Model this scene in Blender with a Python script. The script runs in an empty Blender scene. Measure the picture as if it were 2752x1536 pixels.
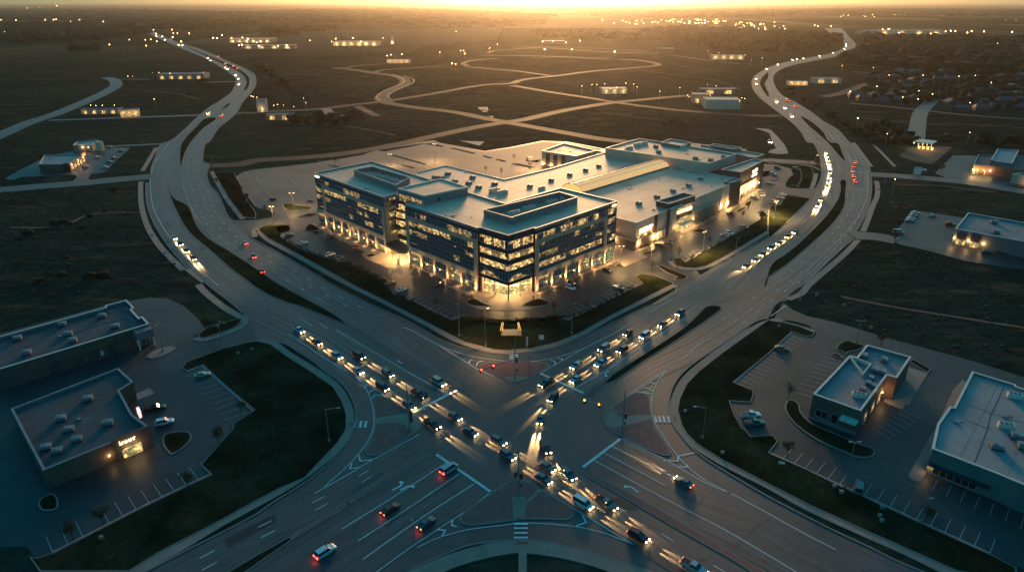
import bpy, bmesh, math, random
from mathutils import Vector
from mathutils.geometry import tessellate_polygon
random.seed(7)
R = math.radians
SC = bpy.context.scene
COL = SC.collection

# ---------------------------------------------------------------- survey of the place
# The photograph was measured tile by tile; T() reads a measured polyline, W() turns it into
# metres on the ground (or on a plane at height z).  x east, y north, z up, camera 100 m up.
IW, IH, CH = 2752.0, 1536.0, 100.0
F = 24 / 36 * IW
TH = math.atan(763 / F)
cT, sT = math.cos(TH), math.sin(TH)

def G(px, py, z=0.0):
    u, v = px - IW / 2, py - IH / 2
    k = (CH - z) / (F * sT + v * cT)
    return Vector((u * k, (F * cT - v * sT) * k, z))

def T(s):
    out = []; r = c = 0
    for t in s.split():
        if ',' in t:
            x, y = t.split(','); out.append((c * 688 + float(x) / 3.744, r * 384 + float(y) / 3.744))
        else:
            r, c = int(t[0]), int(t[1])
    return out

def W(s, z=0.0):
    return [G(px, py, z) for px, py in T(s)]

def W1(s, z=0.0):
    return W(s, z)[0]

def Z(x0, y0, sc, s, z=0.0):
    return [G(x0 + float(a.split(',')[0]) / sc, y0 + float(a.split(',')[1]) / sc, z) for a in s.split()]

def ext(p, a=0.0, b=0.0):
    p = [v.copy() for v in p]
    if a: p.insert(0, p[0] + (p[0] - p[1]).normalized() * a)
    if b: p.append(p[-1] + (p[-1] - p[-2]).normalized() * b)
    return p

def smooth(p, n=5, closed=False):
    m = len(p)
    if m < 3: return p
    out = []
    for i in range(m if closed else m - 1):
        p1, p2 = p[i], p[(i + 1) % m]
        p0 = p[i - 1] if (closed or i > 0) else p1 + (p1 - p2)
        p3 = p[(i + 2) % m] if (closed or i + 2 < m) else p2 + (p2 - p1)
        d = [max((b - a).length, 1e-4) ** 0.5 for a, b in ((p0, p1), (p1, p2), (p2, p3))]
        t0 = 0; t1 = d[0]; t2 = t1 + d[1]; t3 = t2 + d[2]
        for k in range(n):
            t = t1 + (t2 - t1) * k / n
            A1 = p0 * ((t1 - t) / (t1 - t0)) + p1 * ((t - t0) / (t1 - t0))
            A2 = p1 * ((t2 - t) / (t2 - t1)) + p2 * ((t - t1) / (t2 - t1))
            A3 = p2 * ((t3 - t) / (t3 - t2)) + p3 * ((t - t2) / (t3 - t2))
            B1 = A1 * ((t2 - t) / (t2 - t0)) + A2 * ((t - t0) / (t2 - t0))
            B2 = A2 * ((t3 - t) / (t3 - t1)) + A3 * ((t - t1) / (t3 - t1))
            out.append(B1 * ((t2 - t) / (t2 - t1)) + B2 * ((t - t1) / (t2 - t1)))
    if not closed: out.append(p[-1])
    return out

def plen(p): return sum((p[i + 1] - p[i]).length for i in range(len(p) - 1))

def at_len(p, d):
    for i in range(len(p) - 1):
        L = (p[i + 1] - p[i]).length
        if d <= L or i == len(p) - 2:
            t = d / max(L, 1e-6)
            return p[i] + (p[i + 1] - p[i]) * t, (p[i + 1] - p[i]).normalized()
        d -= L

def resample(p, n):
    L = plen(p)
    return [at_len(p, L * i / (n - 1))[0] for i in range(n)]

def area2(p): return sum(p[i].x * p[(i + 1) % len(p)].y - p[(i + 1) % len(p)].x * p[i].y for i in range(len(p)))

def ccw(p): return list(p) if area2(p) > 0 else list(reversed(p))

def offset(p, d, closed=True):
    """positive d moves to the left of travel (inwards for a ccw ring)"""
    n = len(p); out = []
    for i in range(n):
        a = p[i - 1] if (closed or i) else p[i]
        b = p[i]
        c = p[(i + 1) % n] if (closed or i < n - 1) else p[i]
        d1 = Vector((b.x - a.x, b.y - a.y)); d2 = Vector((c.x - b.x, c.y - b.y))
        if d1.length < 1e-6: d1 = d2.copy()
        if d2.length < 1e-6: d2 = d1.copy()
        d1.normalize(); d2.normalize()
        n1 = Vector((-d1.y, d1.x)); n2 = Vector((-d2.y, d2.x))
        m = n1 + n2
        if m.length < 0.3: m = n1.copy()
        m.normalize()
        k = d / max(m.dot(n1), 0.45)
        out.append(Vector((b.x + m.x * k, b.y + m.y * k, b.z)))
    return out

# ---------------------------------------------------------------- mesh builder
class MB:
    def __init__(s): s.v = []; s.f = []; s.uv = {}; s.mi = []
    def face(s, pts, uv=None, mi=0):
        i = len(s.v); s.v += [tuple(p) for p in pts]
        if uv: s.uv[len(s.f)] = uv
        s.f.append(tuple(range(i, i + len(pts)))); s.mi.append(mi)
    def flat(s, pts, z, mi=0):
        pts = ccw(pts); b = len(s.v)
        s.v += [(p.x, p.y, z) for p in pts]
        for t in tessellate_polygon([[Vector((p.x, p.y, 0)) for p in pts]]):
            a, b2, c = (pts[k] for k in t)
            t = t if (b2.x - a.x) * (c.y - a.y) - (c.x - a.x) * (b2.y - a.y) > 0 else t[::-1]
            s.f.append(tuple(b + k for k in t)); s.mi.append(mi)
    def prism(s, pts, z0, z1, top=True, bottom=False, mi=0):
        pts = ccw(pts); n = len(pts)
        for i in range(n):
            a, b = pts[i], pts[(i + 1) % n]
            L = math.hypot(b.x - a.x, b.y - a.y)
            s.face([(a.x, a.y, z0), (b.x, b.y, z0), (b.x, b.y, z1), (a.x, a.y, z1)], [(0, z0), (L, z0), (L, z1), (0, z1)], mi)
        if top: s.flat(pts, z1, mi)
        if bottom: s.flat(pts, z0, mi)
    def ring(s, pts, w, z0, z1, mi=0):
        """kerb or parapet ring of width w, outer edge on pts"""
        o = ccw(pts); q = offset(o, w); n = len(o)
        for i in range(n):
            j = (i + 1) % n
            a, b, c, d = o[i], o[j], q[j], q[i]
            s.face([(a.x, a.y, z0), (b.x, b.y, z0), (b.x, b.y, z1), (a.x, a.y, z1)], None, mi)
            s.face([(a.x, a.y, z1), (b.x, b.y, z1), (c.x, c.y, z1), (d.x, d.y, z1)], None, mi)
            s.face([(d.x, d.y, z1), (c.x, c.y, z1), (c.x, c.y, z0), (d.x, d.y, z0)], None, mi)
    def ribbon(s, pts, w, z, h=0.0, mi=0):
        l = offset(pts, w / 2, False); r = offset(pts, -w / 2, False); d = 0
        for i in range(len(pts) - 1):
            L = (pts[i + 1] - pts[i]).length
            a, b, c, e = r[i], r[i + 1], l[i + 1], l[i]
            s.face([(q.x, q.y, z) for q in (a, b, c, e)], [(0, d), (0, d + L), (w, d + L), (w, d)], mi)
            if h:
                s.face([(a.x, a.y, z - h), (b.x, b.y, z - h), (b.x, b.y, z), (a.x, a.y, z)], None, mi)
                s.face([(c.x, c.y, z - h), (e.x, e.y, z - h), (e.x, e.y, z), (c.x, c.y, z)], None, mi)
            d += L
    def strip(s, L, Rr, z, mi=0):
        d = 0; wl = (L[0] - Rr[0]).length
        for i in range(len(L) - 1):
            st = ((L[i + 1] - L[i]).length + (Rr[i + 1] - Rr[i]).length) / 2
            w2 = (L[i + 1] - Rr[i + 1]).length
            q = [Rr[i], Rr[i + 1], L[i + 1], L[i]]
            a = (q[1] - q[0]).cross(q[3] - q[0]).z
            uv = [(0, d), (0, d + st), (w2, d + st), (wl, d)]
            if a < 0: q = q[::-1]; uv = uv[::-1]
            s.face([(p.x, p.y, z) for p in q], uv, mi); d += st; wl = w2
    def box(s, c, d, rot=0.0, mi=0, top=1.0):
        cx, cy, cz = c; dx, dy, dz = d[0] / 2, d[1] / 2, d[2]
        co, si = math.cos(rot), math.sin(rot)
        def P(x, y, z): return (cx + x * co - y * si, cy + x * si + y * co, cz + z)
        b = [P(-dx, -dy, 0), P(dx, -dy, 0), P(dx, dy, 0), P(-dx, dy, 0)]
        t = [P(-dx * top, -dy * top, dz), P(dx * top, -dy * top, dz), P(dx * top, dy * top, dz), P(-dx * top, dy * top, dz)]
        s.face(b[::-1], None, mi); s.face(t, None, mi)
        for i in range(4):
            j = (i + 1) % 4; s.face([b[i], b[j], t[j], t[i]], None, mi)
    def along(s, p0, p1, z0, z1, o0, o1, t0=0.0, t1=1.0, mi=0, pad=0.0):
        """box following the wall p0->p1 (outside on the right), from o0 to o1 metres outward"""
        d = Vector((p1.x - p0.x, p1.y - p0.y)); L = d.length; d /= L; nr = Vector((d.y, -d.x))
        a = Vector((p0.x, p0.y)) + d * (L * t0 - pad); b = Vector((p0.x, p0.y)) + d * (L * t1 + pad)
        q = [a + nr * o0, a + nr * o1, b + nr * o1, b + nr * o0]
        B = [(p.x, p.y, z0) for p in q]; Tt = [(p.x, p.y, z1) for p in q]
        ll = L * (t1 - t0)
        s.face([B[1], B[2], Tt[2], Tt[1]], [(L * t0, z0), (L * t1, z0), (L * t1, z1), (L * t0, z1)], mi)
        s.face([Tt[0], Tt[1], Tt[2], Tt[3]], None, mi)
        s.face([B[3], B[2], B[1], B[0]], None, mi)
        s.face([B[0], B[1], Tt[1], Tt[0]], None, mi)
        s.face([B[2], B[3], Tt[3], Tt[2]], None, mi)
        s.face([B[3], B[0], Tt[0], Tt[3]], None, mi)
    def tube(s, a, b, r0, r1, n=8, mi=0, caps=True):
        a = Vector(a); b = Vector(b); d = (b - a).normalized()
        u = d.cross(Vector((0, 0, 1)) if abs(d.z) < 0.9 else Vector((1, 0, 0))).normalized(); w = d.cross(u)
        A = [a + (u * math.cos(2 * math.pi * k / n) + w * math.sin(2 * math.pi * k / n)) * r0 for k in range(n)]
        B = [b + (u * math.cos(2 * math.pi * k / n) + w * math.sin(2 * math.pi * k / n)) * r1 for k in range(n)]
        for k in range(n):
            j = (k + 1) % n; s.face([A[j], A[k], B[k], B[j]], None, mi)
        if caps: s.face(A, None, mi); s.face(B[::-1], None, mi)
    def ball(s, c, r, mi=0, n=6, m=4, sq=(1, 1, 1), jit=0.0):
        P = {}
        def pt(i, j):
            j %= n
            if i in (0, m): j = 0
            if (i, j) not in P:
                th = math.pi * i / m; ph = 2 * math.pi * j / n; k = r * (1 + random.uniform(-jit, jit))
                P[(i, j)] = (c[0] + k * sq[0] * math.sin(th) * math.cos(ph), c[1] + k * sq[1] * math.sin(th) * math.sin(ph), c[2] + k * sq[2] * math.cos(th))
            return P[(i, j)]
        for i in range(m):
            for j in range(n):
                if i == 0: s.face([pt(0, 0), pt(1, j), pt(1, j + 1)], None, mi)
                elif i == m - 1: s.face([pt(i, j), pt(m, 0), pt(i, j + 1)], None, mi)
                else: s.face([pt(i, j), pt(i + 1, j), pt(i + 1, j + 1), pt(i, j + 1)], None, mi)
    def build(s, name, mat, parent=None, kind=None, smoothed=False):
        me = bpy.data.meshes.new(name)
        off = Vector((0, 0, 0))
        q = parent
        while q is not None: off += q.location; q = q.parent
        me.from_pydata([(x - off.x, y - off.y, z - off.z) for x, y, z in s.v], [], s.f)
        uvl = me.uv_layers.new(name='UVMap')
        for fi, uv in s.uv.items():
            st = me.polygons[fi].loop_start
            for k, c in enumerate(uv): uvl.data[st + k].uv = c
        for m in (mat if isinstance(mat, (list, tuple)) else [mat]): me.materials.append(m)
        if any(s.mi):
            for p, k in zip(me.polygons, s.mi): p.material_index = k
        if smoothed:
            for p in me.polygons: p.use_smooth = True
        me.update()
        o = bpy.data.objects.new(name, me); COL.objects.link(o)
        if parent is not None: o.parent = parent
        if kind: o['kind'] = kind
        return o

def tag(o, label, cat=None, group=None, kind=None):
    o['label'] = label
    if cat: o['category'] = cat
    if group: o['group'] = group
    if kind: o['kind'] = kind
    return o

def thing(name, label, cat, loc, group=None):
    o = bpy.data.objects.new(name, None); COL.objects.link(o); o.location = loc
    o.empty_display_size = 0.5
    return tag(o, label, cat, group)

def dup(root, loc, rz=0.0, label=None, group=None, scale=None):
    def cp(o, par):
        c = o.copy(); COL.objects.link(c)
        if par is not None: c.parent = par
        for ch in o.children: cp(ch, c)
        return c
    r = cp(root, None); r.location = loc; r.rotation_euler = (0, 0, rz)
    if scale is not None: r.scale = (scale,) * 3
    if label: r['label'] = label
    if group: r['group'] = group
    return r

def kids(o):
    for c in o.children:
        yield c
        yield from kids(c)

# ---------------------------------------------------------------- materials
MATS = {}
def mat(name, col, rough=0.7, metal=0.0, spec=0.5, noise=None, n2=None, emit=None, es=1.0, coords='Object', bump=0.0):
    """noise=(scale, amount, stretch) mottles the colour; n2=(scale, colour, threshold) adds patches of a second colour"""
    m = bpy.data.materials.new(name); m.use_nodes = True; MATS[name] = m
    nt = m.node_tree; N = nt.nodes; L = nt.links; b = N['Principled BSDF']
    b.inputs['Base Color'].default_value = (*col, 1); b.inputs['Roughness'].default_value = rough
    b.inputs['Metallic'].default_value = metal; b.inputs['Specular IOR Level'].default_value = spec
    cur = None
    if noise or n2:
        g = N.new('ShaderNodeNewGeometry'); cur = N.new('ShaderNodeRGB'); cur.outputs[0].default_value = (*col, 1); cur = cur.outputs[0]
    if n2:
        nz = N.new('ShaderNodeTexNoise'); nz.inputs['Scale'].default_value = n2[0]; nz.inputs['Detail'].default_value = 5
        mp = N.new('ShaderNodeMapping')
        if len(n2) > 3: mp.inputs['Scale'].default_value = n2[3]
        L.new(g.outputs['Position'], mp.inputs['Vector']); L.new(mp.outputs[0], nz.inputs['Vector'])
        mr = N.new('ShaderNodeMapRange'); mr.inputs['From Min'].default_value = n2[2] - 0.07; mr.inputs['From Max'].default_value = n2[2] + 0.07
        L.new(nz.outputs['Fac'], mr.inputs['Value'])
        mx = N.new('ShaderNodeMix'); mx.data_type = 'RGBA'; L.new(mr.outputs[0], mx.inputs['Factor'])
        L.new(cur, mx.inputs[6]); mx.inputs[7].default_value = (*n2[1], 1); cur = mx.outputs[2]
    if noise:
        for k, (sc, am) in enumerate(((noise[0], noise[1]), (noise[0] * 9, noise[1] * 0.6))):
            nz = N.new('ShaderNodeTexNoise'); nz.inputs['Scale'].default_value = sc; nz.inputs['Detail'].default_value = 4
            mp = N.new('ShaderNodeMapping')
            if len(noise) > 2: mp.inputs['Scale'].default_value = noise[2]
            L.new(g.outputs['Position'], mp.inputs['Vector']); L.new(mp.outputs[0], nz.inputs['Vector'])
            mr = N.new('ShaderNodeMapRange'); mr.inputs['From Min'].default_value = 0.3; mr.inputs['From Max'].default_value = 0.7
            mr.inputs['To Min'].default_value = 1 - am; mr.inputs['To Max'].default_value = 1 + am
            L.new(nz.outputs['Fac'], mr.inputs['Value'])
            vm = N.new('ShaderNodeVectorMath'); vm.operation = 'SCALE'; L.new(cur, vm.inputs[0]); L.new(mr.outputs[0], vm.inputs['Scale']); cur = vm.outputs[0]
            if bump and k == 1:
                bp = N.new('ShaderNodeBump'); bp.inputs['Strength'].default_value = bump; L.new(nz.outputs['Fac'], bp.inputs['Height']); L.new(bp.outputs[0], b.inputs['Normal'])
    if cur is not None: L.new(cur, b.inputs['Base Color'])
    if emit:
        b.inputs['Emission Color'].default_value = (*emit, 1); b.inputs['Emission Strength'].default_value = es
        m.cycles.emission_sampling = 'NONE'
    return m

def asphalt_lanes(name, col, wear):
    """asphalt with tyre-polished wheel tracks running along the carriageway (u across in metres, v along)"""
    m = mat(name, col, 0.5, noise=(0.05, 0.26), spec=0.6)
    nt = m.node_tree; N = nt.nodes; L = nt.links; b = N['Principled BSDF']
    src = b.inputs['Base Color'].links[0].from_socket
    uv = N.new('ShaderNodeUVMap'); sp = N.new('ShaderNodeSeparateXYZ'); L.new(uv.outputs[0], sp.inputs[0])
    mp = N.new('ShaderNodeMapping'); mp.inputs['Scale'].default_value = (1.15, 0.012, 1); L.new(uv.outputs[0], mp.inputs['Vector'])
    nz = N.new('ShaderNodeTexNoise'); nz.inputs['Scale'].default_value = 1.0; nz.inputs['Detail'].default_value = 3; L.new(mp.outputs[0], nz.inputs['Vector'])
    mr = N.new('ShaderNodeMapRange'); mr.inputs['From Min'].default_value = 0.35; mr.inputs['From Max'].default_value = 0.68
    mr.inputs['To Min'].default_value = 1 - wear; mr.inputs['To Max'].default_value = 1 + wear * 1.3; L.new(nz.outputs['Fac'], mr.inputs['Value'])
    vm = N.new('ShaderNodeVectorMath'); vm.operation = 'SCALE'; L.new(src, vm.inputs[0]); L.new(mr.outputs[0], vm.inputs['Scale'])
    L.new(vm.outputs[0], b.inputs['Base Color'])
    r2 = N.new('ShaderNodeMapRange'); r2.inputs['From Min'].default_value = 0.3; r2.inputs['From Max'].default_value = 0.7
    r2.inputs['To Min'].default_value = 0.62; r2.inputs['To Max'].default_value = 0.44; L.new(nz.outputs['Fac'], r2.inputs['Value']); L.new(r2.outputs[0], b.inputs['Roughness'])
    return m

def glass_office(name, lit, seed=0.0, col=(0.012, 0.085, 0.105), es=3.2):
    """curtain-wall glass; uv in metres.  Lit rooms are a glow pattern painted on the pane."""
    m = mat(name, col, 0.10, spec=0.6, metal=0.0)
    nt = m.node_tree; N = nt.nodes; L = nt.links; b = N['Principled BSDF']
    uv = N.new('ShaderNodeUVMap')
    def vec(sc, fl, oy=None):
        mp = N.new('ShaderNodeMapping'); mp.inputs['Scale'].default_value = (*sc, 1); mp.inputs['Location'].default_value = (seed, seed * 0.37 if oy is None else oy, seed)
        L.new(uv.outputs[0], mp.inputs['Vector'])
        if not fl: return mp.outputs[0]
        f = N.new('ShaderNodeVectorMath'); f.operation = 'FLOOR'; L.new(mp.outputs[0], f.inputs[0]); return f.outputs[0]
    # room-wide cells of painted glow, lit in clumps
    a = N.new('ShaderNodeTexNoise'); a.inputs['Scale'].default_value = 1.0; a.inputs['Detail'].default_value = 2; L.new(vec((0.08, 0.22), False), a.inputs['Vector'])
    w = N.new('ShaderNodeTexWhiteNoise'); w.noise_dimensions = '3D'; L.new(vec((0.30, 0.2725), True, -0.2), w.inputs['Vector'])
    ad = N.new('ShaderNodeMath'); ad.operation = 'MULTIPLY_ADD'; L.new(w.outputs['Value'], ad.inputs[0]); ad.inputs[1].default_value = 0.5; L.new(a.outputs['Fac'], ad.inputs[2])
    th = N.new('ShaderNodeMapRange'); th.inputs['From Min'].default_value = 0.96 - lit * 0.62; th.inputs['From Max'].default_value = 1.02 - lit * 0.62; L.new(ad.outputs[0], th.inputs['Value'])
    # mottling of the painted glow, imitating furniture, blinds and lamps inside
    c = N.new('ShaderNodeTexNoise'); c.inputs['Scale'].default_value = 1.0; c.inputs['Detail'].default_value = 6; c.inputs['Roughness'].default_value = 0.75; L.new(vec((0.75, 1.3), False), c.inputs['Vector'])
    cr = N.new('ShaderNodeMapRange'); cr.inputs['From Min'].default_value = 0.45; cr.inputs['From Max'].default_value = 0.60; L.new(c.outputs['Fac'], cr.inputs['Value'])
    w2 = N.new('ShaderNodeTexWhiteNoise'); w2.noise_dimensions = '3D'; L.new(vec((0.66, 0.2725), True, -0.2), w2.inputs['Vector'])
    cm = N.new('ShaderNodeMath'); cm.operation = 'MULTIPLY_ADD'; L.new(w2.outputs['Value'], cm.inputs[0]); cm.inputs[1].default_value = 0.5; cm.inputs[2].default_value = 0.12
    m1 = N.new('ShaderNodeMath'); m1.operation = 'ADD'; L.new(cr.outputs[0], m1.inputs[0]); m1.inputs[1].default_value = 0.07
    m2 = N.new('ShaderNodeMath'); m2.operation = 'MULTIPLY'; L.new(m1.outputs[0], m2.inputs[0]); L.new(cm.outputs[0], m2.inputs[1])
    m3 = N.new('ShaderNodeMath'); m3.operation = 'MULTIPLY'; L.new(m2.outputs[0], m3.inputs[0]); L.new(th.outputs[0], m3.inputs[1])
    m4 = N.new('ShaderNodeMath'); m4.operation = 'MULTIPLY'; L.new(m3.outputs[0], m4.inputs[0]); m4.inputs[1].default_value = es
    mx = N.new('ShaderNodeMix'); mx.data_type = 'RGBA'; mx.inputs[6].default_value = (1.0, 0.50, 0.11, 1); mx.inputs[7].default_value = (1.0, 0.70, 0.27, 1); L.new(cr.outputs[0], mx.inputs['Factor'])
    L.new(mx.outputs[2], b.inputs['Emission Color']); L.new(m4.outputs[0], b.inputs['Emission Strength'])
    m.cycles.emission_sampling = 'NONE'
    return m

ASPH = asphalt_lanes('asphalt_carriageway', (0.062, 0.060, 0.058), 0.34)
ASPB = mat('asphalt', (0.050, 0.054, 0.056), 0.54, spec=0.6, noise=(0.05, 0.28), n2=(0.03, (0.042, 0.041, 0.04), 0.57))
ASPL = mat('asphalt_lot', (0.040, 0.045, 0.048), 0.48, spec=0.22, noise=(0.06, 0.25), n2=(0.035, (0.062, 0.06, 0.056), 0.55))
ASPPALE = mat('asphalt_pale', (0.15, 0.125, 0.10), 0.68, noise=(0.05, 0.25), n2=(0.02, (0.09, 0.082, 0.072), 0.52))
ROADL = mat('road_light', (0.078, 0.068, 0.052), 0.75, spec=.1, noise=(0.02, 0.15))
CONC = mat('concrete', (0.27, 0.215, 0.17), 0.75, noise=(0.3, 0.14))
KERB = mat('kerb_concrete', (0.20, 0.18, 0.155), 0.7, noise=(0.4, 0.15))
BRICKP = mat('brick_paving', (0.32, 0.125, 0.10), 0.8, spec=.2, noise=(0.5, 0.18))
GRASSM = mat('grass_verge', (0.020, 0.027, 0.014), 0.95, spec=0.0, noise=(0.10, 0.5), n2=(0.07, (0.034, 0.036, 0.019), 0.57))
MULCH = mat('mulch', (0.024, 0.021, 0.012), 0.95, spec=0.0, noise=(0.8, 0.45))
DIRT = mat('bare_dirt', (0.12, 0.095, 0.07), 0.9, spec=0.2, noise=(0.06, 0.35))
PAINT = mat('road_paint', (0.78, 0.76, 0.70), 0.6, noise=(1.2, 0.22))
PAINTW = mat('road_paint_worn', (0.42, 0.41, 0.38), 0.6, noise=(1.5, 0.3))
PAINTY = mat('road_paint_yellow', (0.7, 0.45, 0.06), 0.6)
ROOF = mat('roof_membrane', (0.70, 0.43, 0.28), 0.60, spec=1.0, noise=(0.06, 0.16), n2=(0.07, (0.55, 0.345, 0.225), 0.56))
ROOFG = mat('roof_grey', (0.25, 0.25, 0.24), 0.6, spec=.2, noise=(0.08, 0.2), n2=(0.09, (0.2, 0.2, 0.195), 0.6))
ROOFD = mat('roof_dark', (0.07, 0.082, 0.088), 0.6, spec=.15, noise=(0.08, 0.2))
WHITEM = mat('white_metal', (0.76, 0.66, 0.54), 0.4, noise=(0.5, 0.08))
STONE = mat('tan_stone', (0.58, 0.38, 0.26), 0.8, noise=(0.4, 0.12))
STUCCO = mat('stucco', (0.60, 0.46, 0.34), 0.85, noise=(0.15, 0.08))
STUCCOD = mat('stucco_brown', (0.20, 0.15, 0.12), 0.85, noise=(0.15, 0.12))
DARKP = mat('dark_panel', (0.075, 0.055, 0.05), 0.6, noise=(0.3, 0.12))
BRICKW = mat('brick_wall', (0.14, 0.085, 0.06), 0.85, noise=(0.8, 0.18))
GREYW = mat('grey_wall', (0.17, 0.165, 0.16), 0.8, noise=(0.3, 0.15))
METG = mat('grey_metal', (0.25, 0.255, 0.26), 0.45, metal=0.3, noise=(0.6, 0.15))
METD = mat('dark_metal', (0.05, 0.052, 0.055), 0.5, metal=0.3)
POLE = mat('galvanised_pole', (0.28, 0.28, 0.28), 0.45, metal=0.5)
MULL = mat('mullion', (0.50, 0.54, 0.52), 0.35, metal=0.3)
GDARK = glass_office('glass_few_lit', 0.15, 3.1, es=1.6)
GSOME = glass_office('glass_some_lit', 0.47, 11.7, es=2.4)
GLIT = glass_office('glass_lit', 0.72, 21.3, es=2.3)
GHALL = glass_office('glass_lobby', 1.25, 5.9, es=2.6)
GDIM = glass_office('glass_dim', 0.42, 15.2, es=1.1)
SPAN = mat('spandrel_glass', (0.006, 0.05, 0.066), 0.12, spec=0.6, metal=0.0)
GLASSW = mat('window_dark', (0.015, 0.02, 0.024), 0.08, spec=1.0)
LITWIN = glass_office('window_lit', 1.3, 2.2, es=3.2)
BARKM = mat('bark', (0.06, 0.045, 0.035), 0.9)
LEAF = mat('leaves', (0.030, 0.045, 0.018), 0.8, spec=0.2, noise=(0.8, 0.5))
LEAFB = mat('leaves_brown', (0.07, 0.045, 0.025), 0.85, spec=0.2, noise=(0.8, 0.5))
WOODM = mat('wood_canopy', (0.026, 0.030, 0.016), 0.95, spec=0.1, noise=(0.012, 0.5))
BLACK = mat('black_rubber', (0.02, 0.02, 0.02), 0.8)
E_LAMP = mat('lamp_glow', (0.8, 0.7, 0.5), 0.5, emit=(1.0, 0.62, 0.26), es=9)
E_FAR = mat('lamp_far', (0.8, 0.7, 0.5), 0.5, emit=(1.0, 0.58, 0.22), es=34)
E_FARW = mat('lamp_far_pale', (0.8, 0.8, 0.8), 0.5, emit=(0.9, 0.85, 0.7), es=16)
E_HEAD = mat('headlamp', (0.9, 0.9, 0.8), 0.3, emit=(1.0, 0.66, 0.27), es=42)
E_TAIL = mat('tail_lamp', (0.5, 0.02, 0.01), 0.3, emit=(1.0, 0.06, 0.02), es=14)
E_SIGN = mat('sign_letters', (0.9, 0.85, 0.6), 0.4, emit=(1.0, 0.72, 0.34), es=3.2)
E_WARM = mat('lit_panel', (0.8, 0.65, 0.4), 0.5, emit=(1.0, 0.56, 0.18), es=1.3)
E_RED = mat('signal_red', (0.6, 0.02, 0.02), 0.4, emit=(1.0, 0.05, 0.03), es=12)
SIGNY = mat('signal_housing', (0.05, 0.05, 0.045), 0.6)

LIGHTS = [0]
def lamp(kind, loc, power, col=(1.0, 0.58, 0.22), parent=None, direction=None, angle=60, blend=0.5, size=0.3):
    d = bpy.data.lights.new('lamp_light', kind); d.energy = power; d.color = col
    if kind == 'SPOT': d.spot_size = R(angle); d.spot_blend = blend; d.shadow_soft_size = size
    elif kind == 'POINT': d.shadow_soft_size = size
    o = bpy.data.objects.new('lamp_light', d); COL.objects.link(o)
    loc = Vector(loc); q = parent
    while q is not None: loc = loc - q.location; q = q.parent
    if parent is not None: o.parent = parent
    o.location = loc
    if direction is not None: o.rotation_euler = Vector(direction).to_track_quat('-Z', 'Y').to_euler()
    LIGHTS[0] += 1
    return o
SUN_E = 2.5; SUN_A = 9; SKY_S = 0.085; SKY_TINT = (0.12, 1.45, 1.95); SKY_HOR = (0.75, 0.50, 0.34); SKY_ANTI = (0.04, 0.7, 0.95); GLOW = (3.0, 1.4, 0.4)
HAZE_COL = (0.85, 0.80, 0.72); HAZE_D = 0.000038; HAZE_G = 0.82; EXPO = 0.5
# ================================================================ SETTING: ground, roads, kerbs
def ground_material():
    m = bpy.data.materials.new('fields'); m.use_nodes = True
    nt = m.node_tree; N = nt.nodes; L = nt.links; b = N['Principled BSDF']
    b.inputs['Roughness'].default_value = 0.95; b.inputs['Specular IOR Level'].default_value = 0.0
    g = N.new('ShaderNodeNewGeometry')
    def mapped(sc):
        mp = N.new('ShaderNodeMapping'); mp.inputs['Scale'].default_value = sc; L.new(g.outputs['Position'], mp.inputs['Vector']); return mp.outputs[0]
    def noise(sc, det=4, v=(1, 1, 1), rough=0.55):
        n = N.new('ShaderNodeTexNoise'); n.inputs['Scale'].default_value = sc; n.inputs['Detail'].default_value = det; n.inputs['Roughness'].default_value = rough
        L.new(mapped(v), n.inputs['Vector']); return n.outputs['Fac']
    def rng(f, a, b2, c=0.0, d=1.0):
        r = N.new('ShaderNodeMapRange'); L.new(f, r.inputs['Value'])
        for k, v in zip(('From Min', 'From Max', 'To Min', 'To Max'), (a, b2, c, d)): r.inputs[k].default_value = v
        return r.outputs[0]
    def mix(f, a, b2):
        x = N.new('ShaderNodeMix'); x.data_type = 'RGBA'; L.new(f, x.inputs['Factor'])
        for k, v in ((6, a), (7, b2)):
            if isinstance(v, tuple): x.inputs[k].default_value = (*v, 1)
            else: L.new(v, x.inputs[k])
        return x.outputs[2]
    # farm fields: cells of different crops and stubble, strongest far out
    vo = N.new('ShaderNodeTexVoronoi'); vo.inputs['Scale'].default_value = 1.0; vo.distance = 'CHEBYCHEV'
    L.new(mapped((0.0016, 0.0009, 0.001)), vo.inputs['Vector'])
    sep = N.new('ShaderNodeSeparateColor'); L.new(vo.outputs['Color'], sep.inputs[0])
    crop = mix(rng(sep.outputs[0], 0.35, 0.75), (0.055, 0.052, 0.030), (0.150, 0.120, 0.075))
    crop = mix(rng(sep.outputs[1], 0.72, 0.78), crop, (0.022, 0.026, 0.014))
    px = N.new('ShaderNodeVectorMath'); px.operation = 'LENGTH'; L.new(g.outputs['Position'], px.inputs[0])
    farf = rng(px.outputs['Value'], 1300, 2600)
    near = mix(rng(noise(0.006, 5), 0.38, 0.62), (0.012, 0.032, 0.025), (0.034, 0.052, 0.036))
    near = mix(rng(noise(0.03, 6, (1, 2.6, 1), 0.7), 0.52, 0.64), near, (0.066, 0.060, 0.038))
    near = mix(rng(noise(0.05, 5, (0.35, 2.2, 1), 0.65), 0.56, 0.66), near, (0.018, 0.022, 0.013))
    col = mix(farf, near, crop)
    fine = rng(noise(0.14, 8, (1, 2, 1), 0.8), 0.3, 0.7, 0.35, 1.65)
    vm = N.new('ShaderNodeVectorMath'); vm.operation = 'SCALE'; L.new(col, vm.inputs[0]); L.new(fine, vm.inputs['Scale'])
    L.new(vm.outputs[0], b.inputs['Base Color'])
    return m

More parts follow.
